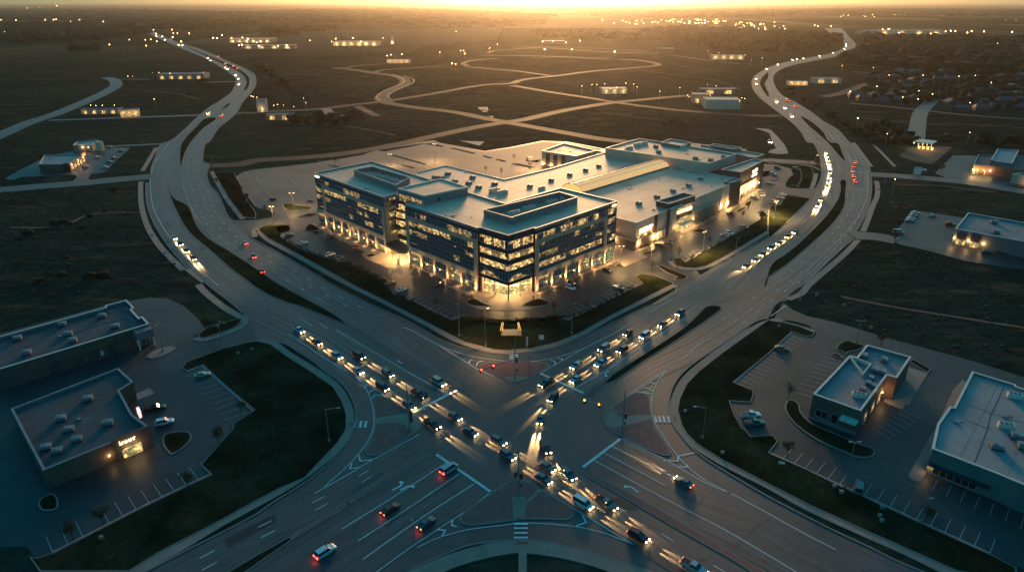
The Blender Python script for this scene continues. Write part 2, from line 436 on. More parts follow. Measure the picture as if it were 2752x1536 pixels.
FIELD = ground_material()
mb = MB()
xs = [-45000, -20000, -9000, -4500] + [x for x in range(-2400, 2401, 300)] + [4500, 9000, 20000, 45000]
ys = [-3000, -1200] + [y for y in range(-600, 3601, 300)] + [4800, 6500, 9000, 14000, 24000, 45000, 80000]
for i in range(len(xs) - 1):
    for j in range(len(ys) - 1):
        mb.face([(xs[i], ys[j], 0), (xs[i + 1], ys[j], 0), (xs[i + 1], ys[j + 1], 0), (xs[i], ys[j + 1], 0)])
mb.build('ground', FIELD, kind='structure')

ZL = [0.030]
def sheet(name, pts, m, z=None):
    if z is None: ZL[0] += 0.004; z = ZL[0]
    b = MB(); b.flat(pts, z); return b.build(name, m, kind='structure')

# --- main roads: one asphalt outline
K_W = ext(W("00 1535,360 1700,430 1800,475 1900,515 2080,590 2200,660 2320,740 2380,800 2370,860 2330,930 2220,1010 2100,1085 1990,1175 1870,1290 1740,1400 10 1620,20 1560,150 1515,265"), 900, 0)
K_W2 = W("10 1470,400 1475,600 1530,770 1625,940 1750,1110 1885,1258")
K_W3 = W("10 2060,1400 20 2140,30 2300,150 2460,285")
K_SW = ext(W("20 2500,565 21 50,545 240,570 330,600 420,660 560,750 720,880 850,970 930,1070 985,1180 1003,1290 995,1438 31 985,0 930,120 850,220 740,340 600,460 400,600 170,740 0,860 30 2200,1060 1900,1210 1540,1400"), 0, 260)
K_S = ext(W("31 1530,1438 1660,1370 1900,1260 2150,1170 2430,1130 2576,1118 32 150,1120 300,1132 600,1190 900,1270 1300,1420"), 260, 260)
K_E = ext(W("33 1560,1438 1300,1330 1000,1180 740,1060 400,890 0,680 32 2300,520 2100,400 1900,270 1780,160 1690,50 22 1625,1400 1580,1260 1582,1130 1620,1010 1690,900 1800,800 2000,660 2240,500 2380,400 2500,340 2576,328"), 260, 0)
K_E2 = W("23 180,150 200,100 270,30 13 340,1438 600,1200 760,1050 870,960")
K_E3 = W("13 900,880 1010,660 1040,500 1045,380")
K_E4 = ext(W("13 1030,235 960,120 870,20 03 800,1420 680,1290 560,1230 460,1150 250,1020 150,978 70,880 42,800 68,742 150,690 300,645 500,605 700,565 830,525 890,480 880,440 830,385"), 0, 900)
K_N = ext(W("03 700,385 775,440 735,500 600,545 500,565 330,597 100,645 02 2550,695 2440,770 2410,830 2440,920 2500,990 03 0,1050 130,1150 250,1240 340,1340 410,1438 13 440,0 500,80 530,190 540,300 520,390 490,440"), 900, 0)
K_N2 = W("13 435,555 390,600 300,700 200,795 0,955 12 2300,1100 2020,1245")
K_N3 = W("22 1640,-10 1652,50 1620,100 1500,170 1350,210 1060,350 800,470 600,570 400,630 150,680 0,690 21 2400,680 2200,650 1900,560 1700,450 1500,340 1250,230 1000,110 790,0 11 500,1260 200,1090 0,985 10 2535,960")
K_N4 = W("10 2340,778 2290,730 2200,520 2110,420 2080,322")
K_N5 = ext(W("10 2120,210 2055,195 2040,150 2080,0 00 2090,1438 2200,1290 2330,1185 2395,1115 2440,1030 2530,930 2574,860 2576,790 2555,740 2440,680 2300,620 2150,550 2000,490 1850,445 1700,390 1600,345"), 0, 900)
def sm(p, n=4): return smooth(p, n)
outline = sm(K_W) + W("10 1500,400") + sm(K_W2) + sm(K_W3) + W("20 2510,340 2540,450 2520,545") + sm(K_SW) + sm(K_S) + sm(K_E) + W("23 20,300 60,210 120,160") + sm(K_E2) + sm(K_E3) + sm(K_E4) + sm(K_N) + sm(K_N2) + W("12 1900,1340") + sm(K_N3) + W("10 2400,850") + sm(K_N4) + sm(K_N5)
sheet('road', outline, ASPB, 0.020)

kerb = MB()
for k in (K_W, K_W2, K_W3, K_SW, K_S, K_E, K_E2, K_E3, K_E4, K_N, K_N2, K_N3, K_N4, K_N5):
    kerb.ribbon(smooth(k, 4), 0.45, 0.17, 0.17)
kerb.build('kerb', KERB, kind='structure')

# --- carriageways with wheel tracks
CW = {}
def carriage(key, l, r, el=0, er=0, fl=0, fr=0, n=90):
    Lp = resample(ext(smooth(l, 4), fl, el), n); Rp = resample(ext(smooth(r, 4), fr, er), n)
    CW[key] = (Lp, Rp)
    b = MB(); b.strip(Lp, Rp, 0.056 + 0.004 * len(CW)); b.build('carriageway', ASPH, kind='structure')
carriage('nw_in', W("00 1535,360 1700,433 1800,478 1900,520 2080,595 2200,665 2320,745 2372,802 2362,860 2325,930 2215,1010 2095,1090 1985,1180 1870,1290 1745,1400 10 1640,30 1560,160 1510,330 1490,500 1505,640 1570,800 1680,980 1800,1140 1930,1290 2110,1410 20 2330,140 2540,330 21 200,545 450,660 700,840 900,960 1100,1080 1400,1250 1580,1330"),
    W("00 1560,345 1830,465 2050,560 2250,660 2430,750 2465,830 2445,920 2340,1030 2230,1110 2090,1180 1960,1290 1850,1438 10 1815,60 1790,200 1700,400 1700,500 1780,700 1900,900 2100,1070 2300,1250 2500,1400 21 200,125 450,210 700,310 905,405 1130,540 1500,790 1950,1020 2050,1040"))
carriage('nw_out', W("00 1590,345 1850,455 2200,600 2400,690 2500,770 2515,830 2475,920 2310,1050 2180,1180 2050,1290 1920,1438 10 1865,110 1825,260 1840,400 1880,560 1900,630 1990,840 2100,960 2300,1080 2576,1260 11 250,1430 21 620,190 880,340 950,385 1300,590 1700,830 2060,1010"),
    W("00 1700,392 1850,447 2000,492 2150,552 2300,622 2440,682 2550,742 2570,800 2560,865 2520,930 2430,1030 2385,1115 2320,1190 2190,1290 2080,1438 10 2060,20 2035,150 2040,280 2090,420 2190,530 2280,740 2420,880 2560,1010 11 200,1100 500,1270 760,1430 21 1000,120 1250,240 1500,350 1700,470 1900,615 2250,820 2576,975"))
carriage('ne_in', W("03 700,385 770,440 730,500 600,548 500,570 330,602 100,652 02 2555,700 2446,775 2416,830 2446,918 2505,985 03 0,1045 135,1145 255,1235 345,1335 415,1438 13 445,0 503,80 533,190 543,300 518,410 440,555 395,600 305,705 205,800 0,962 12 2300,1110 2020,1258 1800,1380 22 1660,40 1350,215 1060,360 800,500 600,660 290,870 100,960 21 2576,975"),
    W("03 780,385 830,440 800,500 700,545 500,590 300,635 140,660 40,690 02 2576,725 2510,780 2490,850 2530,930 03 10,985 200,1110 320,1165 400,1260 480,1330 590,1438 13 600,0 650,80 720,200 750,330 735,370 690,600 500,820 200,1100 60,1190 0,1280 12 2555,1400 22 2110,215 1960,205 1900,250 1750,400 1300,700 930,965 720,1090"))
carriage('ne_out', W("03 790,385 840,440 810,505 705,549 500,596 300,642 150,670 30,742 02 2570,800 2545,850 03 0,950 60,1000 250,1130 440,1220 560,1330 640,1438 13 690,0 750,100 785,190 775,370 790,500 770,650 640,830 400,1050 0,1370 22 2110,240 1600,590 975,985 760,1110"),
    W("03 826,385 874,440 884,478 828,520 698,560 500,600 300,640 155,686 76,738 52,800 78,878 155,968 255,1015 465,1145 565,1225 685,1285 805,1415 13 870,30 960,140 1025,250 1035,400 1030,520 998,670 880,890 750,1060 600,1210 340,1445 23 120,150 22 2500,330 2240,515 2000,680 1800,820 1560,880 1240,1085 1100,1160 960,1270 920,1330"))
carriage('se_out', W("32 60,500 270,590 630,800 1000,1040 1300,1250 1600,1438"), W("32 680,430 1100,685 1700,1035 2400,1442"), 260, 260, n=50)
carriage('se_in', W("32 720,395 1100,595 1600,865 2150,1195 2576,1430"), W("32 1090,90 1540,295 1900,480 2300,640 33 0,720 400,930 1000,1210 1560,1450"), 260, 260, n=50)
carriage('sw_out', W("31 1740,250 1200,545 920,737 350,1070 0,1265 30 2290,1430"), W("31 1640,50 1400,190 1170,315 590,650 0,880 30 2200,1080 1540,1420"), 260, 260, n=50)
carriage('sw_in', W("31 1770,275 1500,435 945,763 380,1115 100,1305 0,1360 30 2420,1438"), W("31 2350,650 2060,860 1620,1150 1240,1420"), 260, 260, n=50)

# --- medians and traffic islands (raised, kerbed)
def island(name, pts, top, kw=0.35, h=0.16, sm_=True, kcol=None):
    p = ccw(smooth(pts, 3, True) if sm_ else pts)
    b = MB(); b.ring(p, kw, 0.0, h); b.flat(offset(p, kw - 0.02), h + 0.012, mi=1)
    return b.build(name, [kcol or KERB, top], kind='structure')

island('median', W("00 1850,460 2050,556 2250,650 2430,742 2480,830 2455,915 2480,905 2512,830 2498,770 2400,695 2200,604"), GRASSM, 0.3)
island('median', W("00 2225,1105 2310,1035 2315,1050 2275,1085"), GRASSM, 0.3)
island('median', W("00 2095,1183 2175,1185 2050,1290 1920,1438 10 1865,100 1820,236 1808,140 1830,0 00 1960,1293"), GRASSM)
island('median', W("10 1712,470 1760,560 1850,605 1898,635 1990,840 2100,960 2300,1080 2576,1260 11 250,1430 21 620,190 830,310 905,375 912,390 850,370 700,310 450,210 250,148 0,20 10 2500,1400 2300,1250 2100,1070 1900,900 1780,700 1715,540"), GRASSM)
island('median', W("10 1690,372 1705,380 1722,470 1712,490 1695,420"), BRICKP, 0.2)
island('median', W("21 905,405 950,385 1300,590 1700,830 2020,985 2062,1012 2055,1030 2010,1035 1940,1010 1500,790 1130,540"), BRICKP, 0.4)
island('median', W("32 688,430 700,410 730,412 1100,600 1600,870 2150,1200 2576,1442 33 300,1600 0,1600 32 2400,1438 1700,1030 1100,680 750,480"), BRICKP, 0.4)
island('median', W("31 1738,253 1762,258 1755,275 1500,430 1200,605 950,757 925,738 1200,548"), BRICKP, 0.4, sm_=False)
island('median', W("31 893,745 928,785 650,950 380,1110 350,1075 600,925"), BRICKP, 0.4, sm_=False)
island('median', ext(W("31 345,1080 0,1268 30 2290,1438"), 0, 250) + ext(W("31 375,1112 100,1303 0,1375 30 2480,1438"), 0, 250)[::-1], GRASSM, 0.35, sm_=False)
island('median', W("22 720,1088 745,1112 800,1100 970,985 930,962 850,1010"), BRICKP, 0.4)
island('median', W("22 932,964 972,984 1300,780 1600,590 1850,425 2090,255 2112,230 2080,203 1960,205 1905,250 1750,400 1550,540 1300,700"), GRASSM, 0.4)
island('median', W("13 735,372 775,372 782,500 770,645 640,830 400,1050 200,1220 0,1365 12 2550,1432 22 2545,0 12 2560,1380 13 0,1280 60,1190 200,1100 500,820 680,600 725,480"), GRASSM, 0.4)
island('median', W("03 325,1165 440,1225 560,1330 640,1438 13 690,0 750,100 783,195 720,140 600,0 03 480,1330 400,1262"), GRASSM, 0.4)
island('median', W("02 2576,728 2512,782 2493,850 2532,925 2576,975 03 15,960 02 2545,850 2576,785"), GRASSM, 0.4)
island('traffic_island', W("22 0,972 100,958 200,920 290,868 365,815 340,775 200,764 0,760 21 2400,762 2290,782 2235,800 2330,870 2450,935"), BRICKP, 0.5)
island('traffic_island', W("21 1195,1118 1290,1110 1500,1235 1590,1290 1655,1370 1655,1438 31 1600,48 1400,180 1220,268 1130,268 1088,228 1150,100 1185,0 21 1190,1290"), BRICKP, 0.5)
island('traffic_island', W("22 1245,1073 1340,1085 1388,1130 1400,1250 1455,1438 32 1600,225 1588,268 1530,270 1300,180 1100,80 960,0 22 930,1390 922,1320 965,1262 1100,1155"), BRICKP, 0.5)
island('traffic_island', W("31 2440,590 32 0,518 90,513 180,540 280,600 450,695 600,790 630,840 610,895 550,918 350,912 150,912 0,928 31 2400,950 2130,972 2050,930 2050,875 2350,655"), BRICKP, 0.5)
# concrete ramps crossing the islands
sheet('island_footpath', W("21 1195,1330 1300,1318 1500,1285 1590,1295 1648,1375 1650,1438 31 1600,40 1560,50 21 1500,1395 1360,1380 1195,1395"), CONC, 0.185)
sheet('island_footpath', W("22 960,1270 1010,1235 1080,1320 1180,1310 1388,1300 1400,1345 1170,1400 1000,1438 950,1400 930,1330"), CONC, 0.185)
sheet('island_footpath', Z(1240, 780, 5.53, "610,1290 700,1290 780,1270 960,1290 1000,1310 860,1350 740,1350 660,1325"), CONC, 0.185)
sheet('island_footpath', W("32 0,690 60,675 130,690 145,740 130,910 15,912"), CONC, 0.185)
sheet('island_footpath', W("32 270,605 300,625 200,715 140,750 140,730 190,690"), CONC, 0.186)

# --- pavements
def pave(s, w, e0=0, e1=0, z=0.155):
    b = MB(); b.ribbon(ext(smooth(W(s), 4), e0, e1), w, z, z); b.build('pavement', CONC, kind='structure')
pave("10 1570,50 1500,170 1432,285", 2.6)
pave("10 1416,390 1420,600 1480,830 1600,1030 1720,1160 1848,1280", 2.6)
sheet('pavement', W("10 1862,1283 1912,1262 2060,1398 2025,1408"), CONC, 0.15)
pave("10 2000,1425 20 2030,30 2140,130 2290,240 2455,330", 2.6)
pave("20 2440,300 2470,340 2440,400 2300,470 2040,545 1970,525", 2.2, z=0.16)
pave("21 10,560 80,560 170,585 300,680 540,830 780,1000 880,1140 925,1270 930,1420 31 915,40 850,145 700,290 500,450 250,610 0,745 30 2200,950 1800,1190 1350,1438", 2.9, 0, 240)
pave("10 2130,288 2280,560 2445,768", 2.4)
pave("10 2560,950 11 0,870 120,975 400,1130 960,1438 21 1300,165 1700,372 2100,580 2400,655 2576,663 22 200,640 450,585 700,480 1000,310 1400,110 1640,-8", 2.6)
pave("12 1598,1192 1640,1235 1720,1262 1850,1268 1960,1245 2100,1175 2576,890 13 200,720 385,560", 2.6)
pave("13 250,462 330,472 420,460 455,420 485,310", 2.2)
pave("13 862,0 960,130 1040,240", 2.4)
pave("13 1092,385 1105,480 1090,560 1060,620 1010,760 955,890", 2.6)
pave("13 905,978 800,1090 620,1250 400,1438 23 330,80 200,138", 2.6)
pave("23 160,362 320,405 470,462", 2.2)
pave("22 2550,375 23 70,345 150,352", 2.2, z=0.16)
pave("22 2560,372 2350,480 2100,660 1850,850 1730,980 1660,1130 1640,1250 1690,1400 32 1750,60 1850,160 2100,320 2576,560 33 400,780 900,1010 1400,1230 1800,1425", 2.9, 0, 240)
pave("31 1720,1438 1950,1335 2250,1245 2576,1185 32 200,1190 500,1232 800,1305 1200,1438", 3.6, 240, 240)
sheet('pavement', W("32 65,1240 148,1240 150,1500 65,1500"), CONC, 0.22)

# --- painted markings
mk = MB(); mw = MB(); my = MB()
MZ = 0.100
def line(s, w=0.21, b=None, z=MZ, e1=0): (b or mk).ribbon(ext(smooth(W(s), 3), 0, e1), w, z)
for s in ("21 1578,1275 2030,1048", "22 285,880 722,1080", "32 715,385 1090,100", "31 1815,258 2360,632"): line(s, 0.75, z=0.108)
line("21 810,445 1500,850 1930,1090"); line("21 435,325 572,410"); line("21 640,380 720,432")
line("21 330,480 650,700 930,870 1090,970 1300,1110 1520,1240")
line("21 930,870 1030,940 1120,1060 1170,1200 1185,1300 1180,1438 31 1100,160 960,335 690,580")
line("31 590,650 960,440 1170,315 1400,190 1640,55")
line("31 1910,345 1500,610 1200,800 860,1010", 0.22); line("31 2050,450 1500,820 1030,1125", 0.22); line("31 2200,550 1700,870 1075,1312", 0.22)
line("31 2345,650 2060,860 1620,1148 1240,1420", e1=120)
line("31 1620,1195 1820,1100 2150,1010 2576,955 32 0,950 300,952 650,985 900,1040 1228,1162")
line("32 300,610 720,860 930,990 1228,1162")
line("32 830,318 1560,715 2150,1020 2576,1270", e1=80); line("32 935,245 1540,570", 0.22); line("32 1010,175 1690,520", 0.22)
line("32 1110,100 1540,310 2000,570 2200,650 2576,850 33 400,1070 680,1212")
line("32 1470,0 1600,190 1760,375 1950,520 2200,650")
line("22 1575,830 1520,890 1440,1020 1405,1130 1405,1280 1465,1438"); line("22 1575,835 1240,1060 1000,1230")
line("22 1605,135 1060,460 720,630 500,755 290,875")
line("22 720,630 450,720 200,760 21 2576,760 2200,715 1850,605 1500,420 1470,425")
line("21 1850,605 2100,760 2250,850 2576,975", 0.22)
line("22 1750,318 1300,620 900,880 640,1025", 0.22); line("22 940,685 520,920", 0.14, mw)
line("22 1715,735 1990,533 2110,572"); 
line("12 2200,1340 2576,1110", 0.16, mw)
line("23 180,200 30,305", 0.3)
line("10 1700,0 1620,110 1550,220 1520,330 1515,430 1535,620 1610,800 1720,960 1900,1180 2070,1330 2200,1438", 0.22)
line("10 1830,375 1860,500 1950,700 2020,805", 0.14); line("10 1470,400 1480,620 1530,760", 0.14, mw)
line("13 700,220 735,290", 0.12, mw); line("13 1000,280 1000,500 960,650 800,880 520,1160 230,1438", 0.14)
line("13 785,380 800,560", 0.12, mw)
line("12 2350,1070 2576,940", 0.14, mw)
# gore chevrons
for s in ("21 1095,1030 1115,995 1165,995", "21 1130,1085 1165,1050 1220,1050", "21 1165,1135 1200,1095 1290,1105", "31 1035,270 1050,325 1165,312", "31 965,348 945,402 1035,385",
          "31 1980,910 1970,970 2020,985", "31 1830,1015 1905,1020 1875,1075", "32 710,870 745,940 645,978", "32 1530,318 1670,325 1672,275 1835,240", "32 1665,382 1765,385 1760,360",
          "22 1380,985 1410,975 1435,995", "22 1315,1030 1360,1030 1410,1060", "22 1250,1072 1300,1068 1390,1085", "22 385,748 430,760 435,795", "22 460,730 505,735 500,755", "22 290,770 340,775 375,810",
          "21 2145,780 2150,750 2180,742", "21 2215,808 2235,765 2290,755"):
    mk.ribbon(W(s), 0.35, 0.1045)
# zebra bars
for x in (990, 1040, 1090): mk.flat(W("21 %d,1362 %d,1358 %d,1425 %d,1428" % (x + 5, x + 32, x + 20, x - 6)), 0.119)
for x in (1430, 1468, 1512, 1560): mk.flat(W("22 %d,1310 %d,1310 %d,1375 %d,1375" % (x, x + 20, x + 36, x + 14)), 0.119)
for y in (948, 990, 1038, 1085): mk.flat(W("32 20,%d 158,%d 160,%d 20,%d" % (y, y, y + 18, y + 18)), 0.119)
for p in Z(1240, 780, 5.53, "725,965 725,990 725,1015 725,1042"):
    mk.box((p.x + 1.1, p.y, 0.08), (2.6, 0.55, 0.02), 0.0)
my.flat(W("21 885,1382 912,1382 905,1404 880,1404"), 0.17)
# tactile pads and ramps
dk = MB()
for s in ("21 945,1375 985,1372 980,1412 940,1412", "22 1620,1312 1640,1310 1655,1362 1635,1365", "32 35,1138 160,1138 160,1160 35,1160", "32 45,893 110,893 110,910 45,910"): dk.flat(W(s), 0.19)
dk.build('tactile_paving', BRICKP, kind='structure')
# turn arrows
def arrow(s, ang, size=1.0, flip=1):
    c = W1(s); ca, sa = math.cos(ang), math.sin(ang)
    def P(x, y): return Vector((c.x + (x * ca - flip * y * sa) * size, c.y + (x * sa + flip * y * ca) * size, 0))
    mk.flat([P(-2.2, -.2), P(0, -.2), P(.6, 0.119), P(.9, .6), P(.5, .6), P(.25, .35), P(-.1, .2), P(-2.2, .2)], 0.112)
    mk.flat([P(.1, .6), P(1.4, .6), P(.8, 1.7)], 0.1165)
arrow("21 1460,775", R(-50)); arrow("32 1200,585", R(125)); arrow("22 935,885", R(-130)); arrow("31 1455,575", R(40)); arrow("31 1530,575", R(40), 0.95, -1)
# lane dashes from the carriageways
def dashes(key, fr, a=0.0, b=1.0, on=3.0, off=9.0, w=0.2, bm=None):
    Lp, Rp = CW[key]
    c = [l + (r - l) * fr for l, r in zip(Lp, Rp)]
    tot = plen(c); d = tot * a
    while d < tot * b - on:
        p, _ = at_len(c, d); q, _ = at_len(c, d + on)
        (bm or mk).ribbon([p, q], w, 0.1035); d += on + off
for fr in (0.28, 0.52, 0.76): dashes('nw_in', fr, 0.35, 0.87, bm=mw, w=0.22)
for fr in (0.25, 0.5, 0.72): dashes('nw_out', fr, 0.35, 0.97, bm=mk, w=0.19)
for fr in (0.3, 0.55, 0.8): dashes('ne_in', fr, 0.35, 0.88, bm=mw, w=0.22)
for fr in (0.3, 0.58, 0.8): dashes('ne_out', fr, 0.35, 0.97, bm=mk, w=0.19)
for fr in (0.36, 0.68): dashes('se_out', fr, 0.05, 0.6); dashes('sw_out', fr, 0.05, 0.6)
for fr in (0.42, 0.7): dashes('se_in', fr, 0.32, 0.8)
for fr in (0.25, 0.5, 0.75): dashes('sw_in', fr, 0.38, 0.8)
mk.build('road_marking', PAINT, kind='structure'); mw.build('road_marking', PAINTW, kind='structure'); my.build('road_marking', PAINTY, kind='structure')

# --- side streets, far roads and lanes
def lane(s, w, m=ROADL, z=None, e0=0, e1=0, name='road', n=5):
    if z is None: ZL[0] += 0.005; z = ZL[0]
    b = MB(); b.ribbon(ext(smooth(W(s), n), e0, e1), w, z); return b.build(name, m, kind='structure')
ZL[0] = 0.10
lane("01 850,690 1000,705 1200,738 1350,755 1450,780 1500,810 1480,850 1400,890 1310,935 1260,975 1270,1010 1330,1035", 15, e0=20)
lane("01 1480,765 1570,790 1590,815 1560,845 1480,880 1400,915 1340,950 1335,985 1370,1003", 2.0, CONC, name='pavement')
lane("01 1370,755 1460,785 1490,815 1450,850 1300,910 1225,960 1215,985 1250,1015", 2.0, CONC, name='pavement')
lane("00 2390,1138 2576,1136 01 60,1127 400,1112 700,1090 1000,1052 1300,1020 1800,940 2300,855 2576,838 02 60,815 200,790 400,770 800,718 1200,685 1400,668 1470,655 1440,635 1250,606 1080,600", 11)
lane("01 1300,1035 1600,1082 2000,1130 2300,1190 2540,1235 02 120,1262 500,1330 900,1400 1250,1445 12 1200,40", 13)
lane("10 2130,228 2400,218 11 0,178 300,160 700,130 1100,75 1500,0 01 1800,1368 2300,1265 2576,1222 02 100,1208 500,1118 1000,1035 1250,1010 1500,985 1800,960", 13)
lane("02 0,860 400,930 800,990 1050,1032 1250,1060 1700,1112 2200,1150 2576,1168 03 140,1162", 10)
lane("01 2110,672 2300,690 2576,712 02 200,737 385,762", 9)
lane("01 2130,665 2085,640 2150,615 2300,597 2430,590", 9)
lane("01 900,688 1000,665 1150,652 1500,640", 9); lane("01 1180,735 1280,705 1500,690 1850,666", 9)
lane("01 2340,535 2360,520 2440,505 2576,498 02 300,480 700,510 1100,530 1420,540 1700,570 1950,605 2300,645", 9)
lane("01 2250,558 2576,560 02 400,570 960,592", 10); lane("02 0,475 400,472 900,490 1400,520", 7)
lane("01 700,1095 760,1150 850,1170", 10, ASPPALE); lane("01 1020,1070 1100,1110 1220,1170", 8, DIRT, name='track')
lane("00 0,1362 300,1232 520,1162 800,1050 1080,920 1165,862 1150,810 1070,780", 15, ASPB, e0=60)
lane("00 500,1212 1000,1195 1500,1178 2010,1160", 9, ASPB)
lane("00 1150,802 1300,798 1500,800", 6, ASPB); lane("00 2400,822 2200,826 2000,830", 8, ASPB)
lane("10 0,475 400,440 900,398 1380,352 1530,340", 15, ASPB, e0=80); lane("10 980,395 1200,380 1390,362", 1.5, KERB, 0.2, name='kerb')
lane("10 1000,40 1300,28 1630,12", 6, ASPB)
lane("13 1020,318 1300,335 1500,352 2000,398 2576,492", 13, ASPB, e1=120)
lane("13 840,935 950,935 1100,948 1300,985", 12, ASPB)
lane("03 1480,1438 1500,1300 1530,1150 1570,1090 1700,980 1850,890 1960,870", 13, ASPB)
lane("03 820,1040 1100,1065 1500,1105 2000,1160 2576,1200", 5, ASPPALE)
lane("03 560,975 700,950 850,900 960,860 1020,840", 13, ROADL)
lane("03 240,1020 400,1140 520,1240 640,1290", 2.4, CONC, name='pavement')
lane("13 1040,0 1160,120 1275,240", 2.2, CONC, name='footpath')
lane("03 850,720 1000,735 1250,765", 9, ROADL)
lane("13 0,175 200,188 360,195 470,200", 11, ASPPALE); lane("13 0,205 200,210 420,235 530,280", 1.6, KERB, name='kerb')
lane("12 2400,170 2576,178", 11, ASPPALE)
lane("03 2130,1090 2300,1000 2500,900", 9, ASPB)

ZL[0] = 0.022
# --- E junction street and the bank's car park
sheet('car_park', W("23 60,330 160,340 330,390 490,470 460,510 380,520 240,472 0,700 22 2240,972 2432,1050 2442,1100 2408,1182 2200,1165 2250,1300 2330,1438 32 2400,70 2576,55 33 60,62 112,130 20,240 400,405 780,590 1240,800 1540,940 1870,1090 2230,1250 2400,1330 3200,1700 4200,1500 23 4000,1500 2576,920 2300,830 2000,740 1300,550 930,440 700,370 390,300 250,240 150,170"), ASPL)
# --- SW car park and street
sheet('car_park', W("20 2540,335 2480,385 2300,475 2040,548 1970,540 1960,500 2060,430 2000,340 1850,200 1700,130 1500,115 1310,150 1270,140 0,480 -900,700 30 -600,1500 0,1185 270,1180 330,1260 380,1290 530,1240 1100,950 1440,775 1850,580 2115,455 2010,370 2060,310 2330,0 20 2340,1380 2520,1270 2330,1075 2035,808 1870,870 1820,840 1850,780 2000,725 2250,630 2480,570 2576,545"), ASPL)
# --- left restaurants' car park
sheet('car_park', Z(0, 360, 7.156, "100,850 400,680 560,610 900,430 1400,330 1950,240 2510,270 2330,430 2000,740 1760,770 1710,820 1700,900 1400,905 1480,830 1450,785 1000,800 410,830 280,880 160,880"), ASPL)
sheet('car_park', W("13 1300,1015 1270,940 1300,870 1470,680 1940,750 2576,850 3100,950 3100,1450 2576,1275 2000,1190 1600,1080"), ASPL)
sheet('car_park', Z(2380, 360, 6.925, "920,735 1250,400 1600,400 2576,420 2900,600 2900,1020 2576,990 1500,900 1350,880 1040,850 1090,800 960,745"), ASPL)
sheet('forecourt', Z(2380, 360, 6.925, "250,400 420,260 600,230 1250,240 1100,370 880,560 560,510 330,440"), ROADL)

# --- mall site
site = W("10 2370,340 2440,480 2576,645 11 20,655 110,668 185,715 150,750 0,775 10 2500,778 2340,778 2300,745 2380,850 2520,940 2576,870 11 0,866 120,820 330,820 355,860 340,885 270,905 255,940 300,975 500,1085 850,1195 930,1205 1310,1395 21 1390,70 1700,215 1970,338 2100,290 2300,325 2576,345 22 0,345 200,330 440,288 555,340 1130,60 12 1310,1410 1230,1350 1290,1310 1450,1330 1580,1385 1640,1430 22 1700,30 12 1900,1330 1850,1280 1700,1258 1610,1210 1600,1168 1690,1150 1740,1190 2250,900 2440,800 2576,700 13 60,625 120,625 180,520 340,545 430,560 490,465 480,450 380,470 250,460 183,440 258,328 230,260 60,215 12 2576,215 2450,200 2350,60 1800,0 930,60 560,-10 300,-20 11 2576,40 2300,82 1850,0 01 1790,1412 11 1500,10 1200,80 1110,105 600,200 300,235 0,265 10 2450,290")
sheet('car_park', site, ASPL)
# the lots north and west of the mall are paler, browner asphalt
sheet('car_park', W("10 2385,342 2450,300 11 0,275 300,245 600,210 1110,115 1220,120 1330,175 1200,400 400,900 330,810 560,650 300,650 180,600 0,560 10 2576,600 2450,470"), ASPPALE)
sheet('car_park', W("11 1190,85 1500,20 01 1790,1425 11 1860,10 2300,92 2576,50 12 300,-10 560,0 900,60 700,300 0,500 11 1300,300 1210,140"), ASPPALE)
sheet('pavement', W("11 560,810 520,850 590,860 700,905 1000,1065 1100,1095 1060,1125 1110,1170 1500,1335 1570,1305 1600,1255 2000,1438 21 1900,0 2200,120 2120,160 2130,195 2250,235 2400,250 2576,253 22 100,248 300,212 385,165 300,128 250,95 500,0 12 700,1330 900,1270 1060,1190 1130,1255 1190,1225 1370,1150 1230,1090 1300,1080 1600,990 1800,870 2200,690 2480,485 2470,440 2300,560 1270,1010 900,1000 11 1500,950"), CONC, 0.13)

for s_ in ("02 900,1130 1050,1150 1500,1210", "01 920,1270 1100,1300 1400,1360", "10 100,850 600,840 900,720 1100,700 1400,700", "13 1300,420 1700,430 2300,500", "23 700,100 1200,200 2000,330 2576,420", "03 900,1180 1400,1240 2200,1260 2576,1290", "00 0,800 700,800 1100,800", "00 0,1060 500,1050", "01 250,740 800,770 1150,770", "02 1250,700 1700,760 2000,800 2300,900", "02 1600,640 1900,700 2300,740", "00 1200,900 1700,930 2000,1000", "03 700,640 1500,720", "13 1250,640 1400,650"):
    lane(s_, 1.6, DIRT, name='track')

# crack sealing, patches and stains on the asphalt
rnc = random.Random(11); ck = MB(); pt = MB(); lt_ = MB()
for key, n in (('nw_in', 46), ('nw_out', 42), ('ne_in', 44), ('ne_out', 40), ('se_out', 14), ('se_in', 16), ('sw_out', 12), ('sw_in', 18)):
    Lp, Rp = CW[key]; m_ = len(Lp)
    for k in range(n):
        i = rnc.randrange(int(m_ * (.25 if m_ > 60 else .02)), int(m_ * (.97 if m_ > 60 else .62))); f0, f1 = sorted((rnc.random(), rnc.random()))
        a_, b_ = Lp[i], Rp[i]; fwd = (Lp[min(i + 1, m_ - 1)] - Lp[i]).normalized()
        if k % 3 == 0:      # long joint running with the lane
            f = rnc.random(); p_ = [a_ + (b_ - a_) * (f + rnc.uniform(-.004, .004)) + fwd * (t * 2.2) for t in range(rnc.randint(4, 12))]
        else:
            p_ = [a_ + (b_ - a_) * (f0 + (f1 - f0) * t / 7) + fwd * rnc.uniform(-.5, .5) for t in range(8)]
        ck.ribbon(p_, rnc.uniform(.07, .14), 0.0945)
        if k % 4 == 1:
            c = a_ + (b_ - a_) * rnc.uniform(.1, .85); s_ = (b_ - a_).normalized(); w_, l_ = rnc.uniform(1.6, 3.4), rnc.uniform(3, 14)
            (pt if k % 8 == 1 else lt_).flat([c, c + s_ * w_, c + s_ * w_ + fwd * l_, c + fwd * l_], 0.0925 if k % 8 == 1 else 0.0915)
ck.build('road_crack_seal', mat('crack_seal', (.018, .018, .018), .5), kind='structure')
